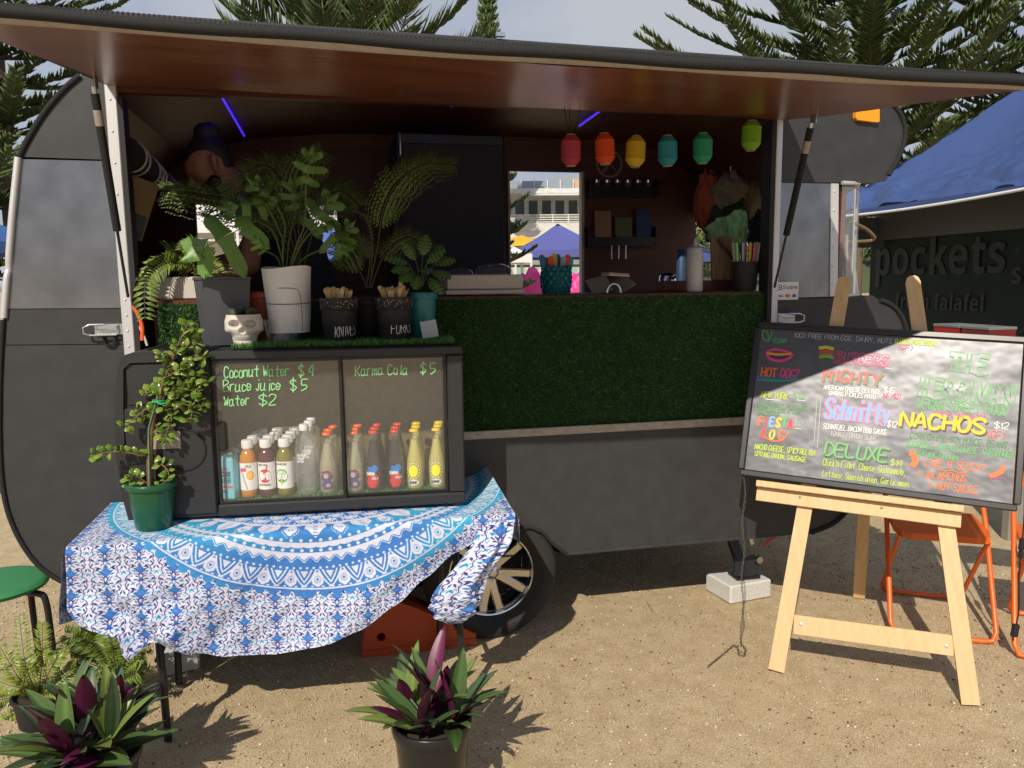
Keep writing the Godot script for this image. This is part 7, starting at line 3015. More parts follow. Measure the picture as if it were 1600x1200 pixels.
	blob(mb, 0.010, -shh * 0.28, 0.008, 0.008, 0.0004, Color(0.7, 0.25, 0.02))
	mb.col = Color(0.03, 0.08, 0.3)
	mb.quad(Vector3(sw * 0.24, -shh * 0.36, 0), Vector3(sw * 0.40, -shh * 0.36, 0), Vector3(sw * 0.40, -shh * 0.20, 0), Vector3(sw * 0.24, -shh * 0.20, 0), Vector3.BACK)
	mb.xf = Transform3D.IDENTITY
	part(t, "print", mb, M.paint).set_meta("kind", "stuff")

# ---------------------------------------------------------------- orange folding chairs
func build_chairs():
	var ax = Vector3(0.87, 0, 0.50).normalized()
	var t = thing("folding_chair", "orange metal folding chair half hidden behind the easel", "chair", Vector3.ZERO, "orange folding chairs behind the easel")
	var om = mat("orange_metal", 0.72, 0.13, 0.012, 0.35)
	var mb = MB.new()
	# local frame: x across, z to the front of the seat
	var w = 0.205
	# front legs run up into the back frame
	var front = [Vector3(-w, 0.80, -0.30), Vector3(-w - 0.004, 0.45, -0.02), Vector3(-w - 0.006, 0.05, 0.235), Vector3(-w + 0.010, 0.016, 0.25), Vector3(-w + 0.05, 0.012, 0.252), Vector3(w - 0.05, 0.012, 0.252), Vector3(w - 0.010, 0.016, 0.25), Vector3(w + 0.006, 0.05, 0.235), Vector3(w + 0.004, 0.45, -0.02), Vector3(w, 0.80, -0.30)]
	mb.tube(front, 0.0115, 10)
	part(t, "front_frame", mb, om)
	mb = MB.new()
	var wr = 0.178
	mb.tube([Vector3(-wr, 0.44, 0.16), Vector3(-wr - 0.004, 0.06, -0.22), Vector3(-wr + 0.010, 0.016, -0.245), Vector3(-wr + 0.05, 0.012, -0.25), Vector3(wr - 0.05, 0.012, -0.25), Vector3(wr - 0.010, 0.016, -0.245), Vector3(wr + 0.004, 0.06, -0.22), Vector3(wr, 0.44, 0.16)], 0.0105, 10)
	part(t, "rear_frame", mb, om)
	mb = MB.new()
	var sp = V2([-0.19, -0.19, 0.19, -0.19, 0.195, 0.10, 0.175, 0.185, 0.14, 0.205, -0.14, 0.205, -0.175, 0.185, -0.195, 0.10])
	mb.prism(sp, -0.028, 0.0, Transform3D(Basis(Vector3.RIGHT, Vector3(0, 0, 1), Vector3(0, 1, 0)), Vector3(0, 0.462, 0)))
	part(t, "seat", mb, om)
	mb = MB.new()
	var rows = []
	for j in 6:
		var row = []
		for i in 13:
			var s = (i / 12.0 - 0.5) * 2.0
			row.append(Vector3(s * w * 0.98, 0.64 + j * 0.032, -0.172 - j * 0.0256 - 0.03 * (1.0 - s * s)))
		rows.append(row)
	mb.sheet(rows)
	part(t, "backrest", mb, om)
	var turn = atan2(-0.50, 0.87)
	t.position = Vector3(2.70, 0, 0.25)
	t.rotation.y = turn
	var c = copy(t, Vector3(3.06, 0, 0.62), "orange metal folding chair at the edge, beside the hanging power cord", turn - 0.15)

# ---------------------------------------------------------------- things standing and lying about on the ground
func build_floor_things():
	var g = RandomNumberGenerator.new()
	g.seed = 801
	var mb
	# concrete block under the steady leg
	for e in [[Vector3(1.955, 0, -0.225), 0.32, 0.20, 0.095, 0.15, "pale concrete block under the caravan's steady leg"], [Vector3(-0.72, 0, -0.12), 0.20, 0.20, 0.08, 0.3, "pale concrete block in the shade under the table"]]:
		var t = thing("concrete_block", e[5], "block", e[0])
		mb = MB.new()
		mb.box(e[0] + Vector3(0, e[3] * 0.5, 0), Vector3(e[1] * 0.78, e[3], e[2] * 1.05), Basis(Vector3.UP, e[4]), 0.008)
		part(t, "block", mb, M.concrete_block)
	# orange levelling wedge in front of the wheel
	var wd = thing("levelling_wedge", "orange plastic levelling wedge with a round hole, under the table by the wheel", "wedge", Vector3(0.25, 0, 0.0))
	var cs = CSGCombiner3D.new()
	cs.name = "wedge"
	var pg2 = CSGPolygon3D.new()
	pg2.name = "slope"
	pg2.polygon = V2([-0.20, 0.0, 0.30, 0.0, 0.30, 0.05, 0.04, 0.20, -0.12, 0.27, -0.165, 0.25])
	pg2.depth = 0.14
	pg2.position = Vector3(0, 0, 0.02)
	cs.add_child(pg2)
	var cy = CSGCylinder3D.new()
	cy.name = "hole"
	cy.operation = CSGShape3D.OPERATION_SUBTRACTION
	cy.radius = 0.019
	cy.height = 0.2
	cy.sides = 24
	cy.rotation.x = PI / 2
	cy.position = Vector3(-0.115, 0.085, 0.0)
	cs.add_child(cy)
	var om = mat("wedge_plastic", 0.42, 0.055, 0.010, 0.5)
	pg2.material = om
	cy.material = om
	wd.add_child(cs)
	mb = MB.new()
	mb.box(Vector3(0.30, 0.03, 0.023), Vector3(0.50, 0.008, 0.006))
	part(wd, "rib", mb, om)
	# green stool
	var t = thing("green_stool", "round green topped stool with bent black tube legs beside the caravan", "stool", Vector3(-1.34, 0, -0.02))
	var so = Vector3(-1.34, 0.0, -0.02)
	mb = MB.new()
	mb.lathe([Vector2(0, 0.432), Vector2(0.165, 0.432), Vector2(0.182, 0.440), Vector2(0.186, 0.452), Vector2(0.178, 0.463), Vector2(0.16, 0.466), Vector2(0, 0.467)], so, 48)
	part(t, "seat", mb, mat("green_seat", 0.035, 0.21, 0.075, 0.6))
	for k in 4:
		var a = TAU * k / 4.0 + 0.25
		var d = Vector3(cos(a), 0, sin(a))
		mb = MB.new()
		mb.tube(smooth([so + d * 0.06 + Vector3(0, 0.42, 0), so + d * 0.165 + Vector3(0, 0.415, 0), so + d * 0.195 + Vector3(0, 0.38, 0), so + d * 0.205 + Vector3(0, 0.2, 0), so + d * 0.22 + Vector3(0, 0.004, 0)], 5), 0.0125, 10)
		part(t, "leg", mb, M.black_steel)
	# chain hanging from the board's corner
	var a = bpx(1162, 748)
	var top = Transform3D(BB, BO) * Vector3(a.x, a.y, -0.012)
	var gnd = Vector3(top.x - 0.012, 0.02, top.z + 0.04)
	t = thing("hanging_chain", "thin steel chain hanging from the corner of the menu board to the ground", "chain", gnd)
	var path = []
	for k in 24:
		path.append(top.lerp(gnd, k / 23.0) + Vector3(0.006 * sin(k * 0.8), 0, 0))
	var lp = pg(1152, 1000, 0.0)
	for q in [[1153, 990], [1158, 996], [1156, 1006], [1148, 1004], [1146, 994], [1140, 990], [1128, 1000], [1115, 1010], [1100, 1022]]:
		var p = pg(q[0], q[1], 0.006)
		path.append(p + (gnd - pg(1152, 992, 0.006)) * Vector3(1, 0, 1))
	mb = MB.new()
	var acc = 0.0
	var side = false
	for k in path.size() - 1:
		var L = path[k].distance_to(path[k + 1])
		var d = (path[k + 1] - path[k]).normalized()
		while acc < L:
			var c = path[k] + d * acc
			var x = d.cross(Vector3(0.3, 0.2, 1)).normalized()
			if side:
				x = d.cross(x)
			side = not side
			var ring = []
			for i in 9:
				var an = TAU * i / 8.0
				ring.append(c + d * cos(an) * 0.0095 + x * sin(an) * 0.0042)
			mb.tube(ring, 0.0012, 5, false)
			acc += 0.0152
		acc -= L
	part(t, "links", mb, mat("dull_steel", 0.16, 0.14, 0.12, 0.45, 0.6)).set_meta("kind", "stuff")
	# power cord with plugs at the chair
	var pts = []
	for q in [[1600, 700], [1601, 790], [1597, 850], [1592, 900], [1592, 950], [1586, 985]]:
		pts.append(pz(q[0], q[1], 0.70))
	t = thing("power_cord", "black power cord with inline plugs dangling beside the menu board", "cord", pts[pts.size() - 1])
	mb = MB.new()
	mb.tube(smooth(pts, 6), 0.0032, 6)
	part(t, "cable", mb, M.black_rubber)
	for e in [[2, 0.017, 0.05], [5, 0.02, 0.055]]:
		var p = pts[e[0]]
		mb = MB.new()
		mb.box(p, Vector3(e[1] * 1.4, e[2], e[1]), Basis(Vector3.BACK, -0.15), 0.004)
		if e[0] == 2:
			mb.box(p - Vector3(0.002, e[2] * 0.85, 0), Vector3(e[1], e[2] * 0.7, e[1]), Basis(Vector3.BACK, -0.1), 0.004)
		part(t, "plug", mb, M.black_rubber)
	# a red strap end under the skirt and a dry stick and fallen leaves
	var o = pz(1200, 845, -0.02)
	t = thing("red_strap", "short red strap end hanging under the caravan skirt", "strap", o)
	mb = MB.new()
	mb.col = Color(0.45, 0.03, 0.03)
	mb.bar(pz(1192, 852, -0.02), pz(1212, 838, -0.02), 0.014, 0.003, Vector3.UP)
	part(t, "webbing", mb, M.paint)
	for k in 3:
		o = pg([826, 820, 875][k], [1056, 1050, 1040][k], 0.004)
		t = thing("fallen_leaf", ["curled yellow fallen leaf on the sand beyond the black plant pot", "small yellow leaf fragment beside the curled fallen leaf", "pale yellow petal lying alone on the sand"][k], "leaf", o)
		mb = MB.new()
		mb.xf = Transform3D(Basis(Vector3.UP, k * 1.3) * Basis(Vector3.RIGHT, PI / 2), o)
		strap_leaf(mb, [0.045, 0.022, 0.018][k], [0.014, 0.008, 0.008][k], 0.7, 0.6, Color(0.55, 0.32, 0.03), Color(0.5, 0.3, 0.05))
		part(t, "blade", mb, M.leafy)
	o = pg(1015, 950, 0.003)
	t = thing("dry_stick", "thin dark dry stick lying on open sand near the block", "stick", o)
	mb = MB.new()
	mb.tube([pg(1011, 941, 0.005), pg(1016, 950, 0.006), pg(1021, 958, 0.004)], 0.0016, 5)
	part(t, "stick", mb, M.bark)
	# leaf litter crumbs
	var st = MB.new()
	st.box(Vector3.ZERO, Vector3(1, 0.25, 0.5))
	var xf = []
	var cl = []
	for i in 420:
		var x = g.randf_range(-1.6, 3.2)
		var z = 1.4 - g.randf() * 2.4
		if i < 160:
			var c = pg([850, 1060, 1330, 880][i % 4], [1075, 970, 1140, 1150][i % 4], 0)
			x = c.x + g.randfn(0, 0.09)
			z = c.z + g.randfn(0, 0.09)
		var s = g.randf_range(0.002, 0.007)
		xf.append(Transform3D(Basis(Vector3.UP, g.randf() * TAU).scaled(Vector3(s, s, s)), Vector3(x, s * 0.1, z)))
		cl.append(Color(0.05, 0.03, 0.018).lerp(Color(0.22, 0.13, 0.05), g.randf()))
	var lo = stuff_multi(self, "litter", st.mesh(), M.paint_rough, xf, cl)
	lo.set_meta("label", "dark crumbs of leaf litter on the sandy ground")
	lo.set_meta("category", "litter")

# ---------------------------------------------------------------- plants in front
func rhoeo(nm, label, o, leaves, ln, sd, spread, pot = null, tall = 1.0):
	var g = RandomNumberGenerator.new()
	g.seed = sd
	var t = thing(nm, label, "plant", o)
	var top = o
	if pot:
		round_pot(t, o, pot[0], pot[1], pot[2], mat("nursery_black", 0.012, 0.012, 0.013, 0.3), 0.012)
		top = o + Vector3(0, pot[2] * 0.88, 0)
	var cols = [Color(0.062, 0.112, 0.034), Color(0.085, 0.145, 0.040), Color(0.135, 0.19, 0.045), Color(0.055, 0.095, 0.045)]
	# several short stems, each carrying its own loose rosette
	var stems = []
	for k in 5:
		var a = k * TAU / 4.0 + 0.5
		var r = 0.0 if k == 4 else 0.058
		stems.append([Vector3(cos(a) * r, 0.0, sin(a) * r), Vector3(cos(a) * (0.30 if k < 4 else 0.0), 1.0, sin(a) * (0.30 if k < 4 else 0.0)).normalized(), g.randf_range(0.05, 0.10) if k < 4 else 0.13])
	for k in leaves:
		var st = stems[k % 5]
		var a = k * 2.39996 + g.randf_range(-0.5, 0.5)
		var out = Vector3(cos(a), 0, sin(a))
		var u = g.randf()
		var lean = (0.12 + pow(u, 0.8) * spread)
		var dir = (st[1] * cos(lean) + out * sin(lean)).normalized()
		var l = ln * g.randf_range(0.78, 1.12)
		var c = cols[g.randi() % 4]
		var mb = MB.new()
		var root = top + st[0] + st[1] * st[2] * (1.0 - u * 0.85) + out * 0.008
		mb.xf = Transform3D(look(dir, (-out + Vector3.UP * 0.6)), root)
		var wd = l * g.randf_range(0.22, 0.30)
		var arch = g.randf_range(0.05, 0.55)
		var young = g.randf() < 0.11
		strap_leaf(mb, l, wd, arch, 0.30, Color(0.12, 0.014, 0.062) if young else c, Color(0.15, 0.025, 0.075) if young else shade(c, 1.45))
		strap_leaf(mb, l, wd, arch, 0.30, Color(0.10, 0.012, 0.050), Color(0.08, 0.01, 0.04), 0.0012)
		part(t, "leaf", mb, M.leafy)
	return t

func build_foreground_plants():
	var g = RandomNumberGenerator.new()
	g.seed = 900
	var p = pg(676, 1128, 0.27)
	rhoeo("potted_spiderwort", "green and purple spiderwort in a shiny black nursery pot on the sand", Vector3(p.x, 0, p.z - 0.02), 60, 0.20, 901, 1.0, [0.095, 0.118, 0.27])
	p = pg(140, 1165, 0.22)
	rhoeo("clumped_spiderwort", "broad clump of green and purple spiderwort leaves beside the table leg", Vector3(p.x, 0, p.z), 76, 0.215, 903, 1.2, [0.11, 0.14, 0.20])
	# ferns behind it
	var roots = pg(70, 1130, 0.10)
	for e in [["garden_fern", "bright green fern with upright fronds behind the purple-leaved clump", pg(60, 1090, 0.10), [[[60, 1100], [30, 1075], [-5, 1065]], [[62, 1100], [66, 1030], [66, 972]], [[62, 1100], [40, 1040], [30, 960]], [[62, 1100], [95, 1060], [120, 1040]], [[60, 1100], [20, 1090], [-30, 1100]], [[64, 1100], [90, 1080], [150, 1085]], [[58, 1100], [30, 1060], [0, 1010]], [[60, 1110], [15, 1120], [-20, 1150]], [[60, 1095], [48, 1045], [35, 1030]], [[64, 1095], [82, 1040], [100, 1010]]]], ["shade_fern", "yellow-green fern growing under the hanging edge of the cloth", pg(185, 1075, 0.08), [[[185, 1080], [165, 1020], [125, 985]], [[185, 1080], [175, 1010], [165, 975]], [[185, 1080], [200, 1030], [235, 1010]], [[185, 1080], [150, 1040], [110, 1030]], [[185, 1080], [215, 1050], [240, 1060]], [[185, 1080], [190, 1020], [205, 985]], [[185, 1080], [160, 1060], [135, 1070]], [[185, 1075], [150, 1010], [100, 990]], [[185, 1075], [205, 1010], [215, 1020]]]]]:
		var at = e[2]
		var t = thing(e[0], e[1], "fern", Vector3(at.x, 0, at.z))
		round_pot(t, Vector3(at.x, 0, at.z), 0.07, 0.085, 0.12, M.matt_black)
		for f in e[3]:
			var pts = []
			for k in 3:
				pts.append(pz(f[k][0], f[k][1], at.z + (0.0 if k == 0 else g.randf_range(-0.06, 0.10))))
			pts[0] = Vector3(at.x, 0.11, at.z)
			var mb = frond(pts, 0.038 if e[0] == "garden_fern" else 0.055, 26, Color(0.17, 0.23, 0.025) if e[0] == "garden_fern" else Color(0.12, 0.18, 0.025), g, Vector3(0, 0.5, 0.8), 0.1, 0.08)
			part(t, "frond", mb, M.leafy)
	build_jade()

# elephant bush in a green pot on the table
func build_jade():
	var g = RandomNumberGenerator.new()
	g.seed = 950
	var z = TZ1 - 0.10
	var b = pg(238, 826, TY - 0.004)
	var o = Vector3(b.x, TY - 0.006, b.z - 0.03)
	z = o.z
	var t = thing("elephant_bush", "small-leaved succulent bush tied to a stake in a glossy green pot", "plant", o)
	round_pot(t, o, 0.060, 0.079, 0.165, mat("green_pot", 0.010, 0.085, 0.035, 0.28), 0.014)
	var mb = MB.new()
	mb.tube([o + Vector3(-0.004, 0.12, 0.02), pz(232, 670, z + 0.012), pz(246, 618, z + 0.012)], 0.0022, 6)
	mb.col = Color(0.3, 0.4, 0.3)
	var sk = part(t, "stake", mb, mat("green_stake", 0.10, 0.28, 0.16, 0.5))
	mb = MB.new()
	var k0 = pz(248, 628, z)
	mb.tube(arc_points(k0, Vector3(0.020, 0.002, 0), Vector3(0, 0.004, 0.02), 0.0, TAU, 14), 0.004, 6)
	mb.tube([k0 + Vector3(0.0, 0.0, 0.02), k0 + Vector3(0.012, -0.004, 0.028), k0 + Vector3(0.03, -0.002, 0.02)], 0.0035, 5)
	part(sk, "tie", mb, mat("green_tie", 0.01, 0.35, 0.12, 0.4))
	var bark = mat("succulent_bark", 0.25, 0.13, 0.07, 0.6)
	bark.albedo_texture = T.fine
	tri(bark, 10.0)
	# branches as pixel paths with radius
	var br = [
		[[[236, 770], [234, 720], [236, 680], [240, 650], [250, 622], [254, 600], [266, 570], [278, 540], [294, 505]], 0.0125, 0.0024, 0.0],
		[[[236, 700], [225, 712], [205, 708], [185, 706], [160, 708], [146, 712]], 0.004, 0.0016, 0.02], [[[240, 650], [228, 640], [210, 655], [195, 668]], 0.004, 0.0016, 0.03], [[[250, 622], [238, 612], [225, 618]], 0.003, 0.0014, 0.0],
		[[[252, 615], [280, 610], [298, 590], [315, 588], [326, 600]], 0.004, 0.0016, 0.02], [[[244, 640], [270, 640], [288, 632], [300, 640], [296, 660]], 0.004, 0.0016, 0.03], [[[262, 585], [290, 570], [310, 555], [322, 560]], 0.0035, 0.0014, 0.0], [[[270, 560], [258, 552], [250, 565]], 0.003, 0.0013, 0.02],
		[[[278, 545], [300, 540], [312, 530]], 0.0028, 0.0013, 0.0], [[[234, 730], [250, 725], [262, 735], [262, 748], [248, 760]], 0.0035, 0.0014, 0.03], [[[236, 760], [215, 745], [204, 748], [202, 760]], 0.003, 0.0014, 0.02], [[[285, 525], [300, 512], [306, 520]], 0.0022, 0.0012, 0.0],
		[[[254, 605], [275, 590], [290, 600], [300, 612]], 0.003, 0.0013, -0.02], [[[258, 592], [280, 578], [296, 575]], 0.003, 0.0013, 0.04], [[[246, 632], [262, 625], [278, 622], [286, 612]], 0.003, 0.0013, 0.0], [[[248, 626], [268, 652], [262, 672], [258, 690]], 0.003, 0.0013, 0.03], [[[240, 660], [252, 676], [262, 690]], 0.003, 0.0013, -0.01], [[[255, 600], [300, 605], [318, 622], [312, 640]], 0.003, 0.0013, 0.03], [[[240, 655], [222, 650], [212, 640]], 0.003, 0.0013, 0.0]]
	# one plump leaf, shared
	var lf = MB.new()
	var rows = []
	for j in 7:
		var row = []
		var v = j / 6.0
		for i in 9:
			var a = TAU * i / 8.0
			var r = sin(PI * clampf(v, 0.02, 0.98)) * 0.5 * (0.75 + 0.35 * v)
			row.append(Vector3(cos(a) * r * 0.95, v, sin(a) * r * 0.22 - 0.12 * v * v))
		rows.append(row)
	lf.sheet(rows, [], true)
	var leaf = lf.mesh()
	var mats = []
	for k in 4:
		var m = mat("jade_leaf_%d" % k, [0.10, 0.15, 0.07, 0.20][k], [0.18, 0.24, 0.135, 0.27][k], [0.02, 0.03, 0.018, 0.05][k], 0.24)
		m.backlight_enabled = true
		m.backlight = lin(0.05, 0.09, 0.01)
		mats.append(m)
	var all = []
	for e in br:
		var pts = []
		for k in e[0].size():
			pts.append(pz(e[0][k][0], e[0][k][1], z + e[3] * k / 3.0))
		var sp = smooth(pts, 5)
		var rad = []
		for k in sp.size():
			rad.append(lerpf(e[1], e[2], k / float(sp.size() - 1)))
		mb = MB.new()
		mb.tube(sp, rad, 7)
		part(t, "branch", mb, bark)
		var start = 0.10 if e[1] < 0.008 else 0.35
		var L = 0.0
		for k in sp.size() - 1:
			L += sp[k].distance_to(sp[k + 1])
		var nodes = int(L * (1.0 - start) / 0.0115) + 1
		for q in nodes:
			var f = (start + (1.0 - start) * (q + 0.5) / nodes) * (sp.size() - 1)
			var i = mini(int(f), sp.size() - 2)
			var c = sp[i].lerp(sp[i + 1], f - i)
			var d = (sp[i + 1] - sp[i]).normalized()
			for s in 2:
				if g.randf() < 0.12:
					continue
				var an = g.randf() * TAU if s == 0 else g.randf() * TAU
				var x = d.cross(Vector3(0.2, 0.3, 1)).normalized()
				var side = x * cos(an) + d.cross(x) * sin(an)
				var dir = (side + d * 0.35 + Vector3.UP * 0.35).normalized()
				var sc = g.randf_range(0.020, 0.036)
				all.append([sc, Transform3D(look(dir, (Vector3.UP + Vector3(0, 0, 0.6) + side * 0.2)).scaled(Vector3(sc, sc, sc)), c + dir * 0.003 - o)])
	# the 300 largest leaves are parts, the small ones one mass
	all.sort_custom(func(p, q): return p[0] > q[0])
	var rest = []
	for k in all.size():
		if k < 300:
			piece(t, "leaf", leaf, mats[g.randi() % 4], all[k][1])
		else:
			rest.append(all[k][1])
	stuff_multi(t, "small_leaves", leaf, mats[1], rest)

# ---------------------------------------------------------------- the neighbouring stalls
func sag(a, b, c, n, depth, mb, wr, sd):
	# a sagging triangular panel: a and b the eave corners, c the peak
	var nz = FastNoiseLite.new()
	nz.seed = sd
	nz.frequency = 1.1
	var rows = []
	for j in n + 1:
		var t = j / float(n)
		var row = []
		for i in n + 1:
			var s = i / float(n)
			var p = a.lerp(b, s).lerp(c, t)
			var d = depth * sin(PI * t) * (0.35 + 0.65 * sin(PI * s)) + wr * nz.get_noise_3d(p.x * 2.0, p.y * 5.0, p.z * 2.0) * (1.0 - t)
			d += wr * 0.55 * sin(s * 21.0 + t * 26.0 + 2.0 * nz.get_noise_2d(s * 3.0, t * 3.0)) * smoothstep(0.45, 0.12, t) * smoothstep(0.0, 0.06, t)
			row.append(p - Vector3(0, d, 0))
		rows.append(row)
	mb.sheet(rows)

func gazebo(label, c, half, eave, peak, turn, col, legs_col = Color(0.7, 0.7, 0.7), detail = 8):
	var t = thing("gazebo", label, "gazebo", Vector3(c.x, 0, c.z), "stall gazebos")
	var k = []
	for i in 4:
		var a = turn + TAU * i / 4.0 + PI / 4
		k.append(Vector3(c.x + cos(a) * half * 1.414, eave, c.z + sin(a) * half * 1.414))
	var mb = MB.new()
	mb.col = col
	for i in 4:
		sag(k[i], k[(i + 1) % 4], Vector3(c.x, peak, c.z), detail, 0.12, mb, 0.05, 5 + i)
	part(t, "canopy", mb, M.fabric)
	mb = MB.new()
	mb.col = col
	for i in 4:
		mb.quad(k[i], k[(i + 1) % 4], k[(i + 1) % 4] - Vector3(0, 0.22, 0), k[i] - Vector3(0, 0.22, 0))
	part(t, "valance", mb, M.fabric)
	for i in 4:
		mb = MB.new()
		mb.col = legs_col
		mb.bar(Vector3(k[i].x, 0, k[i].z), Vector3(k[i].x, eave, k[i].z), 0.05, 0.05)
		part(t, "leg", mb, M.paint)
	return t

func build_tents():
	var fb = mat("fabric", 1, 1, 1, 0.45)
	fb.vertex_color_use_as_albedo = true
	fb.backlight_enabled = true
	fb.backlight = lin(0.03, 0.04, 0.07)
	var A = pg(1340, 328, 2.3)
	var B = pg(1600, 289, 2.3)
	var u = (B - A)
	u.y = 0
	u = u.normalized()
	var w = Vector3(u.z, 0, -u.x)
	if w.dot(A - eye()) < 0:
		w = -w
	var S = 3.4
	var C0 = A - u * 0.95
	var C1 = C0 + u * S
	var C2 = C1 + w * S
	var C3 = C0 + w * S
	var ap = C0 + u * S * 0.5 + w * S * 0.5 + Vector3(0, 1.45, 0)
	var t = thing("falafel_marquee", "large blue canopy marquee with white piping beside the caravan nose", "marquee", Vector3(ap.x, 0, ap.z))
	var blue = Color(0.045, 0.085, 0.24)
	var ks = [C0, C1, C2, C3]
	var mb = MB.new()
	mb.col = blue
	for i in 4:
		sag(ks[i], ks[(i + 1) % 4], ap, 48, 0.22, mb, 0.09, 50 + i)
	part(t, "canopy", mb, fb)
	# hem: the front edge hangs in a shallow curve with a white cord
	mb = MB.new()
	var hem = []
	for i in 25:
		var s = i / 24.0
		hem.append(C0.lerp(C1, s) - Vector3(0, 0.10 * sin(PI * s) * 0.4 + 0.02, 0))
	var rows = [[], []]
	mb.col = blue
	for i in 25:
		rows[0].append(C0.lerp(C1, i / 24.0))
		rows[1].append(hem[i])
	mb.sheet(rows)
	part(t, "hem", mb, fb)
	mb = MB.new()
	mb.col = Color(0.75, 0.75, 0.74)
	mb.tube(hem, 0.014, 6)
	part(t, "piping", mb, M.paint)
	for i in 4:
		mb = MB.new()
		mb.col = Color(0.12, 0.12, 0.12)
		mb.bar(Vector3(ks[i].x, 0, ks[i].z), ks[i], 0.045, 0.045)
		part(t, "pole", mb, M.paint)
	# inner grey valance and the shaded back wall
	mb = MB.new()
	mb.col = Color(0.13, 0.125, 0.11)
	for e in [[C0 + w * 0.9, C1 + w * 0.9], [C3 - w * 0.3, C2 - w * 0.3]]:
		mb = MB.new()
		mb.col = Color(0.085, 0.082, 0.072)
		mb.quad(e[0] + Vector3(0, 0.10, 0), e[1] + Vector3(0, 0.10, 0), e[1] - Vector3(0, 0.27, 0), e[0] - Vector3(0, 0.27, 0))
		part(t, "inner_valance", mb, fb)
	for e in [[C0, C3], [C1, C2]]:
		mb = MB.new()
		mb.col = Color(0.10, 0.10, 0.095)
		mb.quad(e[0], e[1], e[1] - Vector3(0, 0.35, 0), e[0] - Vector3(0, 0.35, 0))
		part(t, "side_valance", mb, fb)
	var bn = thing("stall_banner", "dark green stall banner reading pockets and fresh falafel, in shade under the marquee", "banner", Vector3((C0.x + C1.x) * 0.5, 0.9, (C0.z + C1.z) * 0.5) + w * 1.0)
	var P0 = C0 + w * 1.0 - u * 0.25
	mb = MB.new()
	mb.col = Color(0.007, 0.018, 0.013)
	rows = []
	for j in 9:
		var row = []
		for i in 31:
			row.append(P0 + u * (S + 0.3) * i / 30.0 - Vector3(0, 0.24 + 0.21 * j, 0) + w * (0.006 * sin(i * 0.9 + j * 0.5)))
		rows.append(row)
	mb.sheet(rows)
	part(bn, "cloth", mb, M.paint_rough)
	var nn = -w
	var bas = Basis(u, Vector3.UP, u.cross(Vector3.UP))
	for e in [["pockets", 1367, 448, 1568, 60], ["st", 1580, 444, 1612, 44], ["fresh falafel", 1398, 481, 1536, 32]]:
		var d0 = ray(e[1], e[2])
		var d1 = ray(e[3], e[2])
		var p0 = eye() + d0 * ((P0 + nn * 0.016 - eye()).dot(w) / d0.dot(w))
		var p1 = eye() + d1 * ((P0 + nn * 0.016 - eye()).dot(w) / d1.dot(w))
		var tm = TextMesh.new()
		var f = SystemFont.new()
		f.font_names = PackedStringArray(["Droid Sans"])
		f.font_weight = 700
		tm.font = f
		tm.text = e[0]
		tm.font_size = 48
		tm.pixel_size = 0.01
		tm.depth = 0.002
		tm.horizontal_alignment = HORIZONTAL_ALIGNMENT_LEFT
		tm.vertical_alignment = VERTICAL_ALIGNMENT_BOTTOM
		var bx = tm.get_aabb()
		var sc = p0.distance_to(p1) / maxf(0.01, bx.size.x)
		var o = MeshInstance3D.new()
		o.name = "lettering"
		o.mesh = tm
		o.material_override = M.banner_ink if M.has("banner_ink") else mat("banner_ink", 0.032, 0.037, 0.033, 0.8)
		o.transform = Transform3D(bas.scaled(Vector3(sc, sc, sc)), Vector3(p0.x, minf(p0.y, p1.y) , p0.z) - bas.x * bx.position.x * sc - Vector3(0, bx.position.y * sc + 0.0, 0) - org[bn])
		bn.add_child(o, true)
	# crates on a low bench below the banner
	var tb = thing("stall_bench", "low pale bench under the marquee carrying red tubs", "bench", Vector3(C0.x, 0, C0.z) + u * 2.0 + w * 0.7)
	var bc = pd(1500, 545, 6.2)
	mb = MB.new()
	mb.col = Color(0.25, 0.23, 0.2)
	var by = 1.125
	mb.box(Vector3(bc.x, by - 0.03, bc.z), Vector3(1.6, 0.04, 0.5), bas, 0.005)
	part(tb, "top", mb, M.paint)
	for s in [-0.7, 0.7]:
		mb = MB.new()
		mb.col = Color(0.25, 0.23, 0.2)
		mb.box(Vector3(bc.x, (by - 0.05) * 0.5, bc.z) + bas.x * s, Vector3(0.05, by - 0.05, 0.4), bas)
		part(tb, "leg", mb, M.paint)
	for k in 2:
		var o = Vector3(bc.x, by - 0.01, bc.z) + bas.x * (-0.02 + k * 0.26)
		var c = thing("red_tub", ["red plastic tub with white lid on the marquee bench, by the easel peg", "darker red plastic tub beside the first on the marquee bench"][k], "tub", o, "red tubs under the marquee")
		mb = MB.new()
		mb.col = Color(0.34, 0.014, 0.010) if k == 0 else Color(0.16, 0.010, 0.008)
		mb.prism(V2([-0.10, 0.0, 0.10, 0.0, 0.12, 0.14, -0.12, 0.14]), -0.1, 0.1, Transform3D(bas, o))
		part(c, "tub", mb, M.paint)
		mb = MB.new()
		mb.col = Color(0.16, 0.17, 0.16)
		mb.box(o + Vector3(0, 0.15, 0), Vector3(0.25, 0.02, 0.21), bas, 0.004)
		part(c, "lid", mb, M.paint)
	# gazebos across the green
	var g0 = pd(872, 443, 26.0)
	gazebo("violet-blue gazebo seen through the caravan's back doorway", g0, 1.5, 2.55, 3.45, 0.15, Color(0.10, 0.11, 0.36))
	g0 = pd(770, 443, 21.0)
	gazebo("white gazebo beside the violet-blue one beyond the doorway", g0, 0.9, 2.3, 2.85, 0.1, Color(0.75, 0.75, 0.75))
	g0 = pd(860, 443, 33.0)
	gazebo("grey-green gazebo behind the violet-blue one beyond the doorway", g0, 2.6, 2.45, 2.7, 0.0, Color(0.30, 0.34, 0.32))
	g0 = pd(515, 443, 24.0)
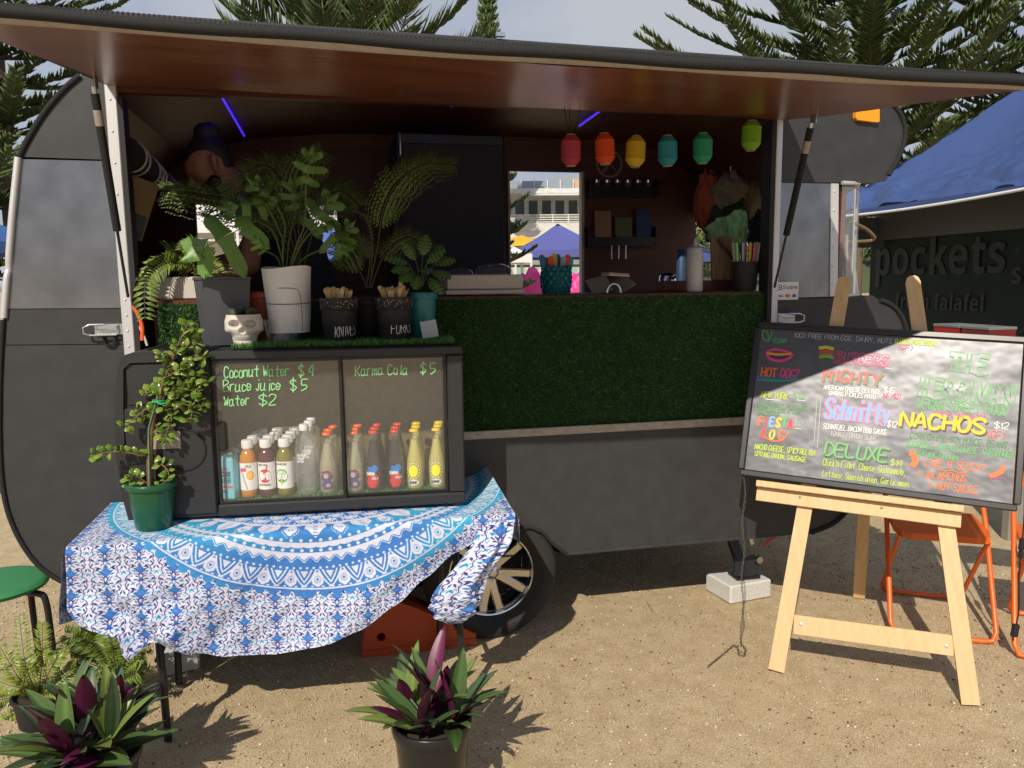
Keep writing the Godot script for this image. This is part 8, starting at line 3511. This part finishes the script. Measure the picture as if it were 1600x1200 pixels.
	gazebo("blue gazebo seen through the caravan's small back window", g0, 1.5, 2.5, 3.3, 0.3, Color(0.08, 0.13, 0.42))
	g0 = pd(318, 443, 19.0)
	gazebo("white gazebo seen past the bent man through the back window", g0, 1.2, 2.9, 3.6, 0.2, Color(0.72, 0.72, 0.72))
	g0 = pd(1048, 443, 24.0)
	gazebo("deep blue gazebo seen through the caravan's end window", g0, 1.5, 2.3, 2.95, 0.5, Color(0.06, 0.10, 0.30))
	g0 = pd(-30, 443, 20.0)
	gazebo("blue gazebo beyond the lawn past the caravan's rear end", g0, 1.3, 2.5, 3.1, 0.3, Color(0.07, 0.16, 0.42))
	# bright seats and a yellow sunshade beyond the doorway
	for e in [[832, 448, 17.0, 0.42, 0.28, "hot pink beanbag seat beyond the doorway, beside the white pole", Color(0.75, 0.04, 0.28)], [899, 453, 17.0, 0.34, 0.22, "hot pink beanbag seat beyond the doorway, beside the teal pot", Color(0.75, 0.04, 0.28)]]:
		var c = pd(e[0], e[1], e[2])
		var s = thing("pink_seat", e[5], "seat", Vector3(c.x, 0, c.z))
		mb = MB.new()
		mb.col = e[6]
		crumpled(mb, Vector3(c.x, c.y - 0.25, c.z), Vector3(e[3], 0.55, e[4]), int(e[0]))
		part(s, "cover", mb, M.paint)
		mb = MB.new()
		mb.col = Color(0.1, 0.1, 0.1)
		mb.box(Vector3(c.x, (c.y - 0.7) * 0.5, c.z), Vector3(0.5, c.y - 0.7, 0.3))
		part(s, "plinth", mb, M.paint)
	var yc = pd(815, 380, 36.0)
	t = thing("yellow_sunshade", "yellow sunshade below the white balcony beyond the doorway", "sunshade", Vector3(yc.x, 0, yc.z))
	mb = MB.new()
	mb.col = Color(0.75, 0.42, 0.02)
	mb.lathe([Vector2(1.1, -0.15), Vector2(0.7, 0.15), Vector2(0.05, 0.35), Vector2(0, 0.36)], yc, 8)
	part(t, "canopy", mb, fb)
	mb = MB.new()
	mb.col = Color(0.6, 0.6, 0.6)
	mb.tube([Vector3(yc.x, 0, yc.z), yc], 0.04, 6)
	part(t, "pole", mb, M.paint)

# ---------------------------------------------------------------- trees and buildings behind
func twig(mb, a, d, up, l, r, c0, c1):
	# a soft tapering needle-covered branchlet, curving up
	var x = d.cross(up).normalized()
	var y = d.cross(x)
	var m = a + d * l * 0.5 + up * l * 0.06
	var e = a + d * l * 0.94 + up * l * 0.24
	var b = mb.v.size()
	for k in 3:
		var an = TAU * k / 3.0
		var nn = x * cos(an) + y * sin(an)
		mb.v.append(a + nn * r * 0.5)
		mb.n.append(nn)
		mb.c.append(c0)
		mb.t.append(Vector2.ZERO)
	for k in 3:
		var an = TAU * k / 3.0 + 0.6
		var nn = x * cos(an) + y * sin(an)
		mb.v.append(m + nn * r)
		mb.n.append(nn)
		mb.c.append(c0.lerp(c1, 0.5))
		mb.t.append(Vector2.ZERO)
	mb.v.append(e)
	mb.n.append(up)
	mb.c.append(c1)
	mb.t.append(Vector2.ZERO)
	for k in 3:
		var q = (k + 1) % 3
		mb.ix.append_array(PackedInt32Array([b + k, b + 3 + k, b + q, b + q, b + 3 + k, b + 3 + q, b + 3 + k, b + 6, b + 3 + q]))

func norfolk(label, base, H, R, y0, gap, per, bl, lift, sd, width = 0.03, dens = 26, top_taper = 1.0, full = 0.0):
	var g = RandomNumberGenerator.new()
	g.seed = sd
	var t = thing("norfolk_pine", label, "tree", base, "norfolk pines")
	var mb = MB.new()
	var tp = []
	var tr = []
	for k in 9:
		tp.append(base + Vector3(0, H * k / 8.0, 0) + Vector3(g.randf_range(-0.04, 0.04), 0, g.randf_range(-0.04, 0.04)))
		tr.append(lerpf(0.010 * H + 0.02, 0.02, k / 8.0))
	mb.tube(tp, tr, 8)
	part(t, "trunk", mb, M.bark)
	var cr = MB.new()
	var bk = MB.new()
	var y = y0
	var wh = 0
	while y < H - 0.2:
		var f = y / H
		var L = R * clampf(pow(1.0 - f, 0.55) * 1.25, 0.08, 1.0) * (1.0 - 0.25 * full * (1.0 - f))
		for b in per:
			var a = TAU * (b + 0.5 * (wh % 2)) / per + g.randf_range(-0.25, 0.25)
			var out = Vector3(cos(a), 0, sin(a))
			var l = L * g.randf_range(0.78, 1.12)
			var e = lift + g.randf_range(-0.12, 0.10) + 0.35 * f * top_taper
			var pts = []
			var yy = y + g.randf_range(-0.12, 0.12) * gap
			for k in 7:
				var s = k / 6.0
				pts.append(base + Vector3(0, yy, 0) + out * l * s * cos(e * 0.8) + Vector3(0, l * (sin(e) * s + 0.16 * s * s * s), 0))
			bk.col = Color(0.12, 0.085, 0.05)
			bk.tube(pts, [0.028, 0.024, 0.02, 0.016, 0.012, 0.009, 0.005], 5, false)
			var side = out.cross(Vector3.UP)
			var n = int(dens * l / R) + 6
			var hue = g.randf()
			for q in n:
				var s = 0.16 + 0.84 * (q + g.randf() * 0.6) / n
				var i = mini(int(s * 6.0), 5)
				var p = pts[i].lerp(pts[i + 1], s * 6.0 - i)
				var ax = (pts[i + 1] - pts[i]).normalized()
				for sg in [-1.0, 1.0]:
					var d = (ax * g.randf_range(0.45, 0.75) + side * sg * 0.8 + Vector3.UP * g.randf_range(-0.05, 0.35)).normalized()
					var bl2 = bl * g.randf_range(0.7, 1.15) * (0.55 + 0.6 * sin(PI * clampf(s * 0.85 + 0.1, 0, 1)))
					var c = Color(0.032, 0.062, 0.014).lerp(Color(0.078, 0.115, 0.024), hue * 0.6 + g.randf() * 0.4)
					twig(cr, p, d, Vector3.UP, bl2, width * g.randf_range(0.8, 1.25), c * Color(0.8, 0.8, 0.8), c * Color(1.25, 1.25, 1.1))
			twig(cr, pts[5], (pts[6] - pts[5]).normalized(), Vector3.UP, bl * 1.1, width, Color(0.06, 0.10, 0.02), Color(0.12, 0.17, 0.04))
		y += gap * g.randf_range(0.85, 1.15)
		wh += 1
	part(t, "limbs", bk, M.bark_tint)
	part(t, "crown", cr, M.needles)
	return t

func build_background():
	var bt = mat("bark_tint", 1, 1, 1, 0.9)
	bt.vertex_color_use_as_albedo = true
	var b = pd(28, 443, 24.0)
	norfolk("tall norfolk pine behind the caravan's rear end, its bare trunk showing", Vector3(b.x, 0, b.z), 22.0, 3.0, 1.8, 0.62, 7, 0.34, 0.10, 11, 0.042, 34)
	b = pd(550, 443, 10.5)
	norfolk("young norfolk pine with upswept palm-like branches above the middle of the hatch", Vector3(b.x, 0, b.z), 7.4, 2.1, 3.4, 0.36, 7, 0.40, 0.34, 13, 0.014, 60, 0.8)
	b = pd(768, 443, 44.0)
	norfolk("distant norfolk pine whose small tip shows over the hatch", Vector3(b.x, 0, b.z), 16.6, 1.4, 9.0, 0.5, 7, 0.5, 0.35, 17, 0.06, 14)
	b = pd(1335, 443, 21.0)
	norfolk("wide dense norfolk pine towering over the caravan's nose", Vector3(b.x, 0, b.z), 15.0, 5.2, 2.6, 0.46, 8, 0.36, 0.16, 19, 0.036, 62, 0.7)
	b = pd(1660, 443, 24.0)
	norfolk("norfolk pine behind the blue marquee, right of the wide one", Vector3(b.x, 0, b.z), 16.5, 4.2, 3.2, 0.6, 7, 0.36, 0.12, 23, 0.038, 44)
	b = pd(762, 443, 15.0)
	norfolk("norfolk pine with layered branches beside the caravan's back doorway", Vector3(b.x, 0, b.z), 4.9, 1.0, 0.9, 0.46, 6, 0.22, 0.10, 29, 0.026, 20)
	b = pd(-60, 443, 24.0)
	norfolk("norfolk pine farther off across the lawn", Vector3(b.x, 0, b.z), 13.0, 3.0, 2.0, 0.8, 6, 0.4, 0.10, 31, 0.05, 18)
	build_apartments()
	build_hill()

func build_apartments():
	var D = 50.0
	var c = pd(700, 443, D)
	var f = Vector3(eye().x - c.x, 0, eye().z - c.z).normalized()
	var rt = Vector3.UP.cross(f).normalized()
	var bs = Basis(rt, Vector3.UP, f)
	var sc = D / 1230.0
	var X = func(px): return (px - 700.0) * sc * 1.0
	var Yp = func(py): return CAM_H + (441.0 - py) * sc
	var o = Vector3(c.x, 0, c.z)
	var t = thing("apartment_building", "white apartment building with a glazed upper floor and long white balcony", "building", o)
	var wm = mat("white_render", 0.68, 0.68, 0.66, 0.8)
	wm.albedo_texture = T.blotch
	tri(wm, 0.25)
	var gm = mat("dark_glazing", 0.06, 0.085, 0.10, 0.12)
	var mb = MB.new()
	var x0 = X.call(250.0)
	var x1 = X.call(1000.0)
	var P = func(x, y, z): return o + bs * Vector3(x, y, z)
	var BX = func(m, xa, ya, xb, yb, za, zb): m.box(o + bs * Vector3((xa + xb) * 0.5, (ya + yb) * 0.5, (za + zb) * 0.5), Vector3(absf(xb - xa), absf(yb - ya), absf(zb - za)), bs)
	BX.call(mb, x0, 0.0, x1, Yp.call(301.0), -8.0, -0.9)
	part(t, "wall", mb, wm)
	mb = MB.new()
	BX.call(mb, x0, Yp.call(308.0), x1, Yp.call(301.0), -0.9, 0.6)
	part(t, "roof_slab", mb, wm)
	mb = MB.new()
	BX.call(mb, x0, Yp.call(376.0), x1, Yp.call(353.0), -0.9, 0.9)
	part(t, "balcony_wall", mb, wm)
	mb = MB.new()
	mb.quad(P.call(X.call(815.0), Yp.call(308.5), 0.6), P.call(X.call(960.0), Yp.call(308.5), 0.6), P.call(X.call(960.0), Yp.call(314.0), 1.6), P.call(X.call(812.0), Yp.call(314.0), 1.6))
	part(t, "awning", mb, wm)
	var k = 260.0
	while k < 990.0:
		mb = MB.new()
		BX.call(mb, X.call(k), Yp.call(339.0), X.call(k + 17.0), Yp.call(314.0), -0.9, -0.84)
		var wn = part(t, "window", mb, wm)
		mb = MB.new()
		BX.call(mb, X.call(k + 1.5), Yp.call(338.5), X.call(k + 15.5), Yp.call(315.5), -0.86, -0.82)
		part(wn, "pane", mb, gm)
		mb = MB.new()
		BX.call(mb, X.call(k), Yp.call(438.0), X.call(k + 17.0), Yp.call(404.0), -0.88, -0.82)
		wn = part(t, "window", mb, wm)
		mb = MB.new()
		BX.call(mb, X.call(k + 1.5), Yp.call(436.0), X.call(k + 15.5), Yp.call(406.0), -0.84, -0.80)
		part(wn, "pane", mb, M.pale_glazing if M.has("pale_glazing") else mat("pale_glazing", 0.30, 0.42, 0.42, 0.12))
		k += 21.0
	# white railing
	for y in [341.0, 344.5, 348.0, 351.5]:
		mb = MB.new()
		BX.call(mb, x0, Yp.call(y) - 0.03, x1, Yp.call(y) + 0.03, 0.80, 0.86)
		part(t, "rail", mb, wm)
	k = 260.0
	while k < 1000.0:
		mb = MB.new()
		BX.call(mb, X.call(k), Yp.call(353.0), X.call(k) + 0.07, Yp.call(340.0), 0.78, 0.87)
		part(t, "rail_post", mb, wm)
		k += 24.0
	# roof terrace: grey glass balustrade and a curved metal roof behind it
	mb = MB.new()
	BX.call(mb, X.call(796.0), Yp.call(300.5), X.call(900.0), Yp.call(284.0), -1.4, -1.36)
	part(t, "balustrade", mb, mat("grey_glass", 0.26, 0.31, 0.36, 0.25))
	k = 797.0
	while k < 902.0:
		mb = MB.new()
		BX.call(mb, X.call(k), Yp.call(300.5), X.call(k) + 0.06, Yp.call(282.5), -1.34, -1.28)
		part(t, "terrace_post", mb, wm)
		k += 20.6
	mb = MB.new()
	var pr = []
	for i in 17:
		var a = PI * i / 16.0
		pr.append(Vector2(X.call(905.0) + cos(PI - a) * 2.1, Yp.call(290.0) + sin(a) * 0.75))
	pr.append(Vector2(X.call(905.0) + 2.1, Yp.call(300.0)))
	pr.append(Vector2(X.call(905.0) - 2.1, Yp.call(300.0)))
	mb.prism(PackedVector2Array(pr), -5.0, -2.5, Transform3D(bs, o))
	part(t, "metal_roof", mb, mat("roof_metal", 0.38, 0.42, 0.47, 0.35, 0.3))
	mb = MB.new()
	BX.call(mb, X.call(900.0), Yp.call(302.0), X.call(915.0), Yp.call(281.0), -2.4, -1.5)
	part(t, "stair_block", mb, mat("peach_render", 0.55, 0.36, 0.24, 0.8))

func build_hill():
	# a wooded slope with pale houses far off, seen through the end window
	var n = FastNoiseLite.new()
	n.seed = 8
	n.frequency = 0.03
	var c = pd(1120, 443, 110.0)
	var mb = MB.new()
	var rows = []
	for j in 25:
		var row = []
		for i in 49:
			var x = (i / 48.0 - 0.5) * 160.0
			var z = (j / 24.0 - 0.5) * 70.0
			var h = 12.0 * exp(-pow(x / 55.0, 2.0) - pow((z + 8.0) / 22.0, 2.0)) + 1.2 * n.get_noise_2d(x * 3.0, z * 3.0)
			row.append(Vector3(c.x + x, h - 0.6, c.z + z))
		rows.append(row)
	mb.sheet(rows)
	var hm = mat("hill_scrub", 0.10, 0.13, 0.05, 0.95)
	hm.albedo_texture = T.fine
	tri(hm, 0.2)
	structure("hill", mb, hm)
	var g = RandomNumberGenerator.new()
	g.seed = 88
	var hy = func(x, z): return 12.0 * exp(-pow(x / 55.0, 2.0) - pow((z + 8.0) / 22.0, 2.0)) + 1.2 * n.get_noise_2d(x * 3.0, z * 3.0) - 0.6
	for e in [[-8.0, 8.0, 5.0, 3.0], [2.0, 4.0, 6.0, 3.2], [-3.0, 14.0, 5.0, 2.8], [12.0, 7.0, 7.0, 3.4], [20.0, 12.0, 6.0, 3.0], [-16.0, 12.0, 5.5, 3.0]]:
		var o = Vector3(c.x + e[0], hy.call(e[0], e[1]) - 0.5, c.z + e[1])
		var t = thing("hillside_house", "small pale house on the wooded hillside beyond the end window", "house", o, "houses on the hillside")
		mb = MB.new()
		mb.box(o + Vector3(0, e[3] * 0.5, 0), Vector3(e[2], e[3], 4.0))
		part(t, "wall", mb, M.white_render)
		mb = MB.new()
		mb.prism(V2([-e[2] * 0.55, 0.0, e[2] * 0.55, 0.0, e[2] * 0.4, 0.9, -e[2] * 0.4, 0.9]), -2.2, 2.2, Transform3D(Basis.IDENTITY, o + Vector3(0, e[3], 0)))
		part(t, "roof", mb, M.roof_metal)
		for k in 3:
			mb = MB.new()
			mb.box(o + Vector3((k - 1) * e[2] * 0.3, e[3] * 0.55, 2.02), Vector3(0.9, 1.1, 0.06))
			part(t, "window", mb, M.dark_glazing)
	# bushy trees on the slope
	for k in 26:
		var x = g.randf_range(-34, 34)
		var z = g.randf_range(-2, 26)
		var o = Vector3(c.x + x, hy.call(x, z) - 0.3, c.z + z)
		var t = thing("hillside_tree", "rounded green tree on the distant hillside", "tree", o, "trees on the hillside")
		mb = MB.new()
		mb.tube([o, o + Vector3(0, 2.0, 0)], [0.2, 0.12], 5)
		part(t, "trunk", mb, M.bark)
		mb = MB.new()
		var r = g.randf_range(1.2, 2.2)
		for q in 150:
			var d = Vector3(g.randfn(), g.randfn() * 0.8, g.randfn()).normalized() * r * pow(g.randf(), 0.4)
			var p = o + Vector3(0, 2.0 + r * 0.4, 0) + d
			var s = g.randf_range(0.22, 0.45)
			var nn = (d.normalized() + Vector3(g.randf_range(-0.6, 0.6), g.randf_range(-0.2, 0.8), g.randf_range(-0.6, 0.6))).normalized()
			var x2 = nn.cross(Vector3(0.3, 0.5, 0.8)).normalized()
			var y2 = nn.cross(x2)
			mb.col = Color(0.05, 0.085, 0.025).lerp(Color(0.13, 0.17, 0.05), g.randf())
			mb.tri(p + x2 * s, p - x2 * s * 0.5 + y2 * s, p - x2 * s * 0.5 - y2 * s, nn)
		part(t, "crown", mb, M.needles)
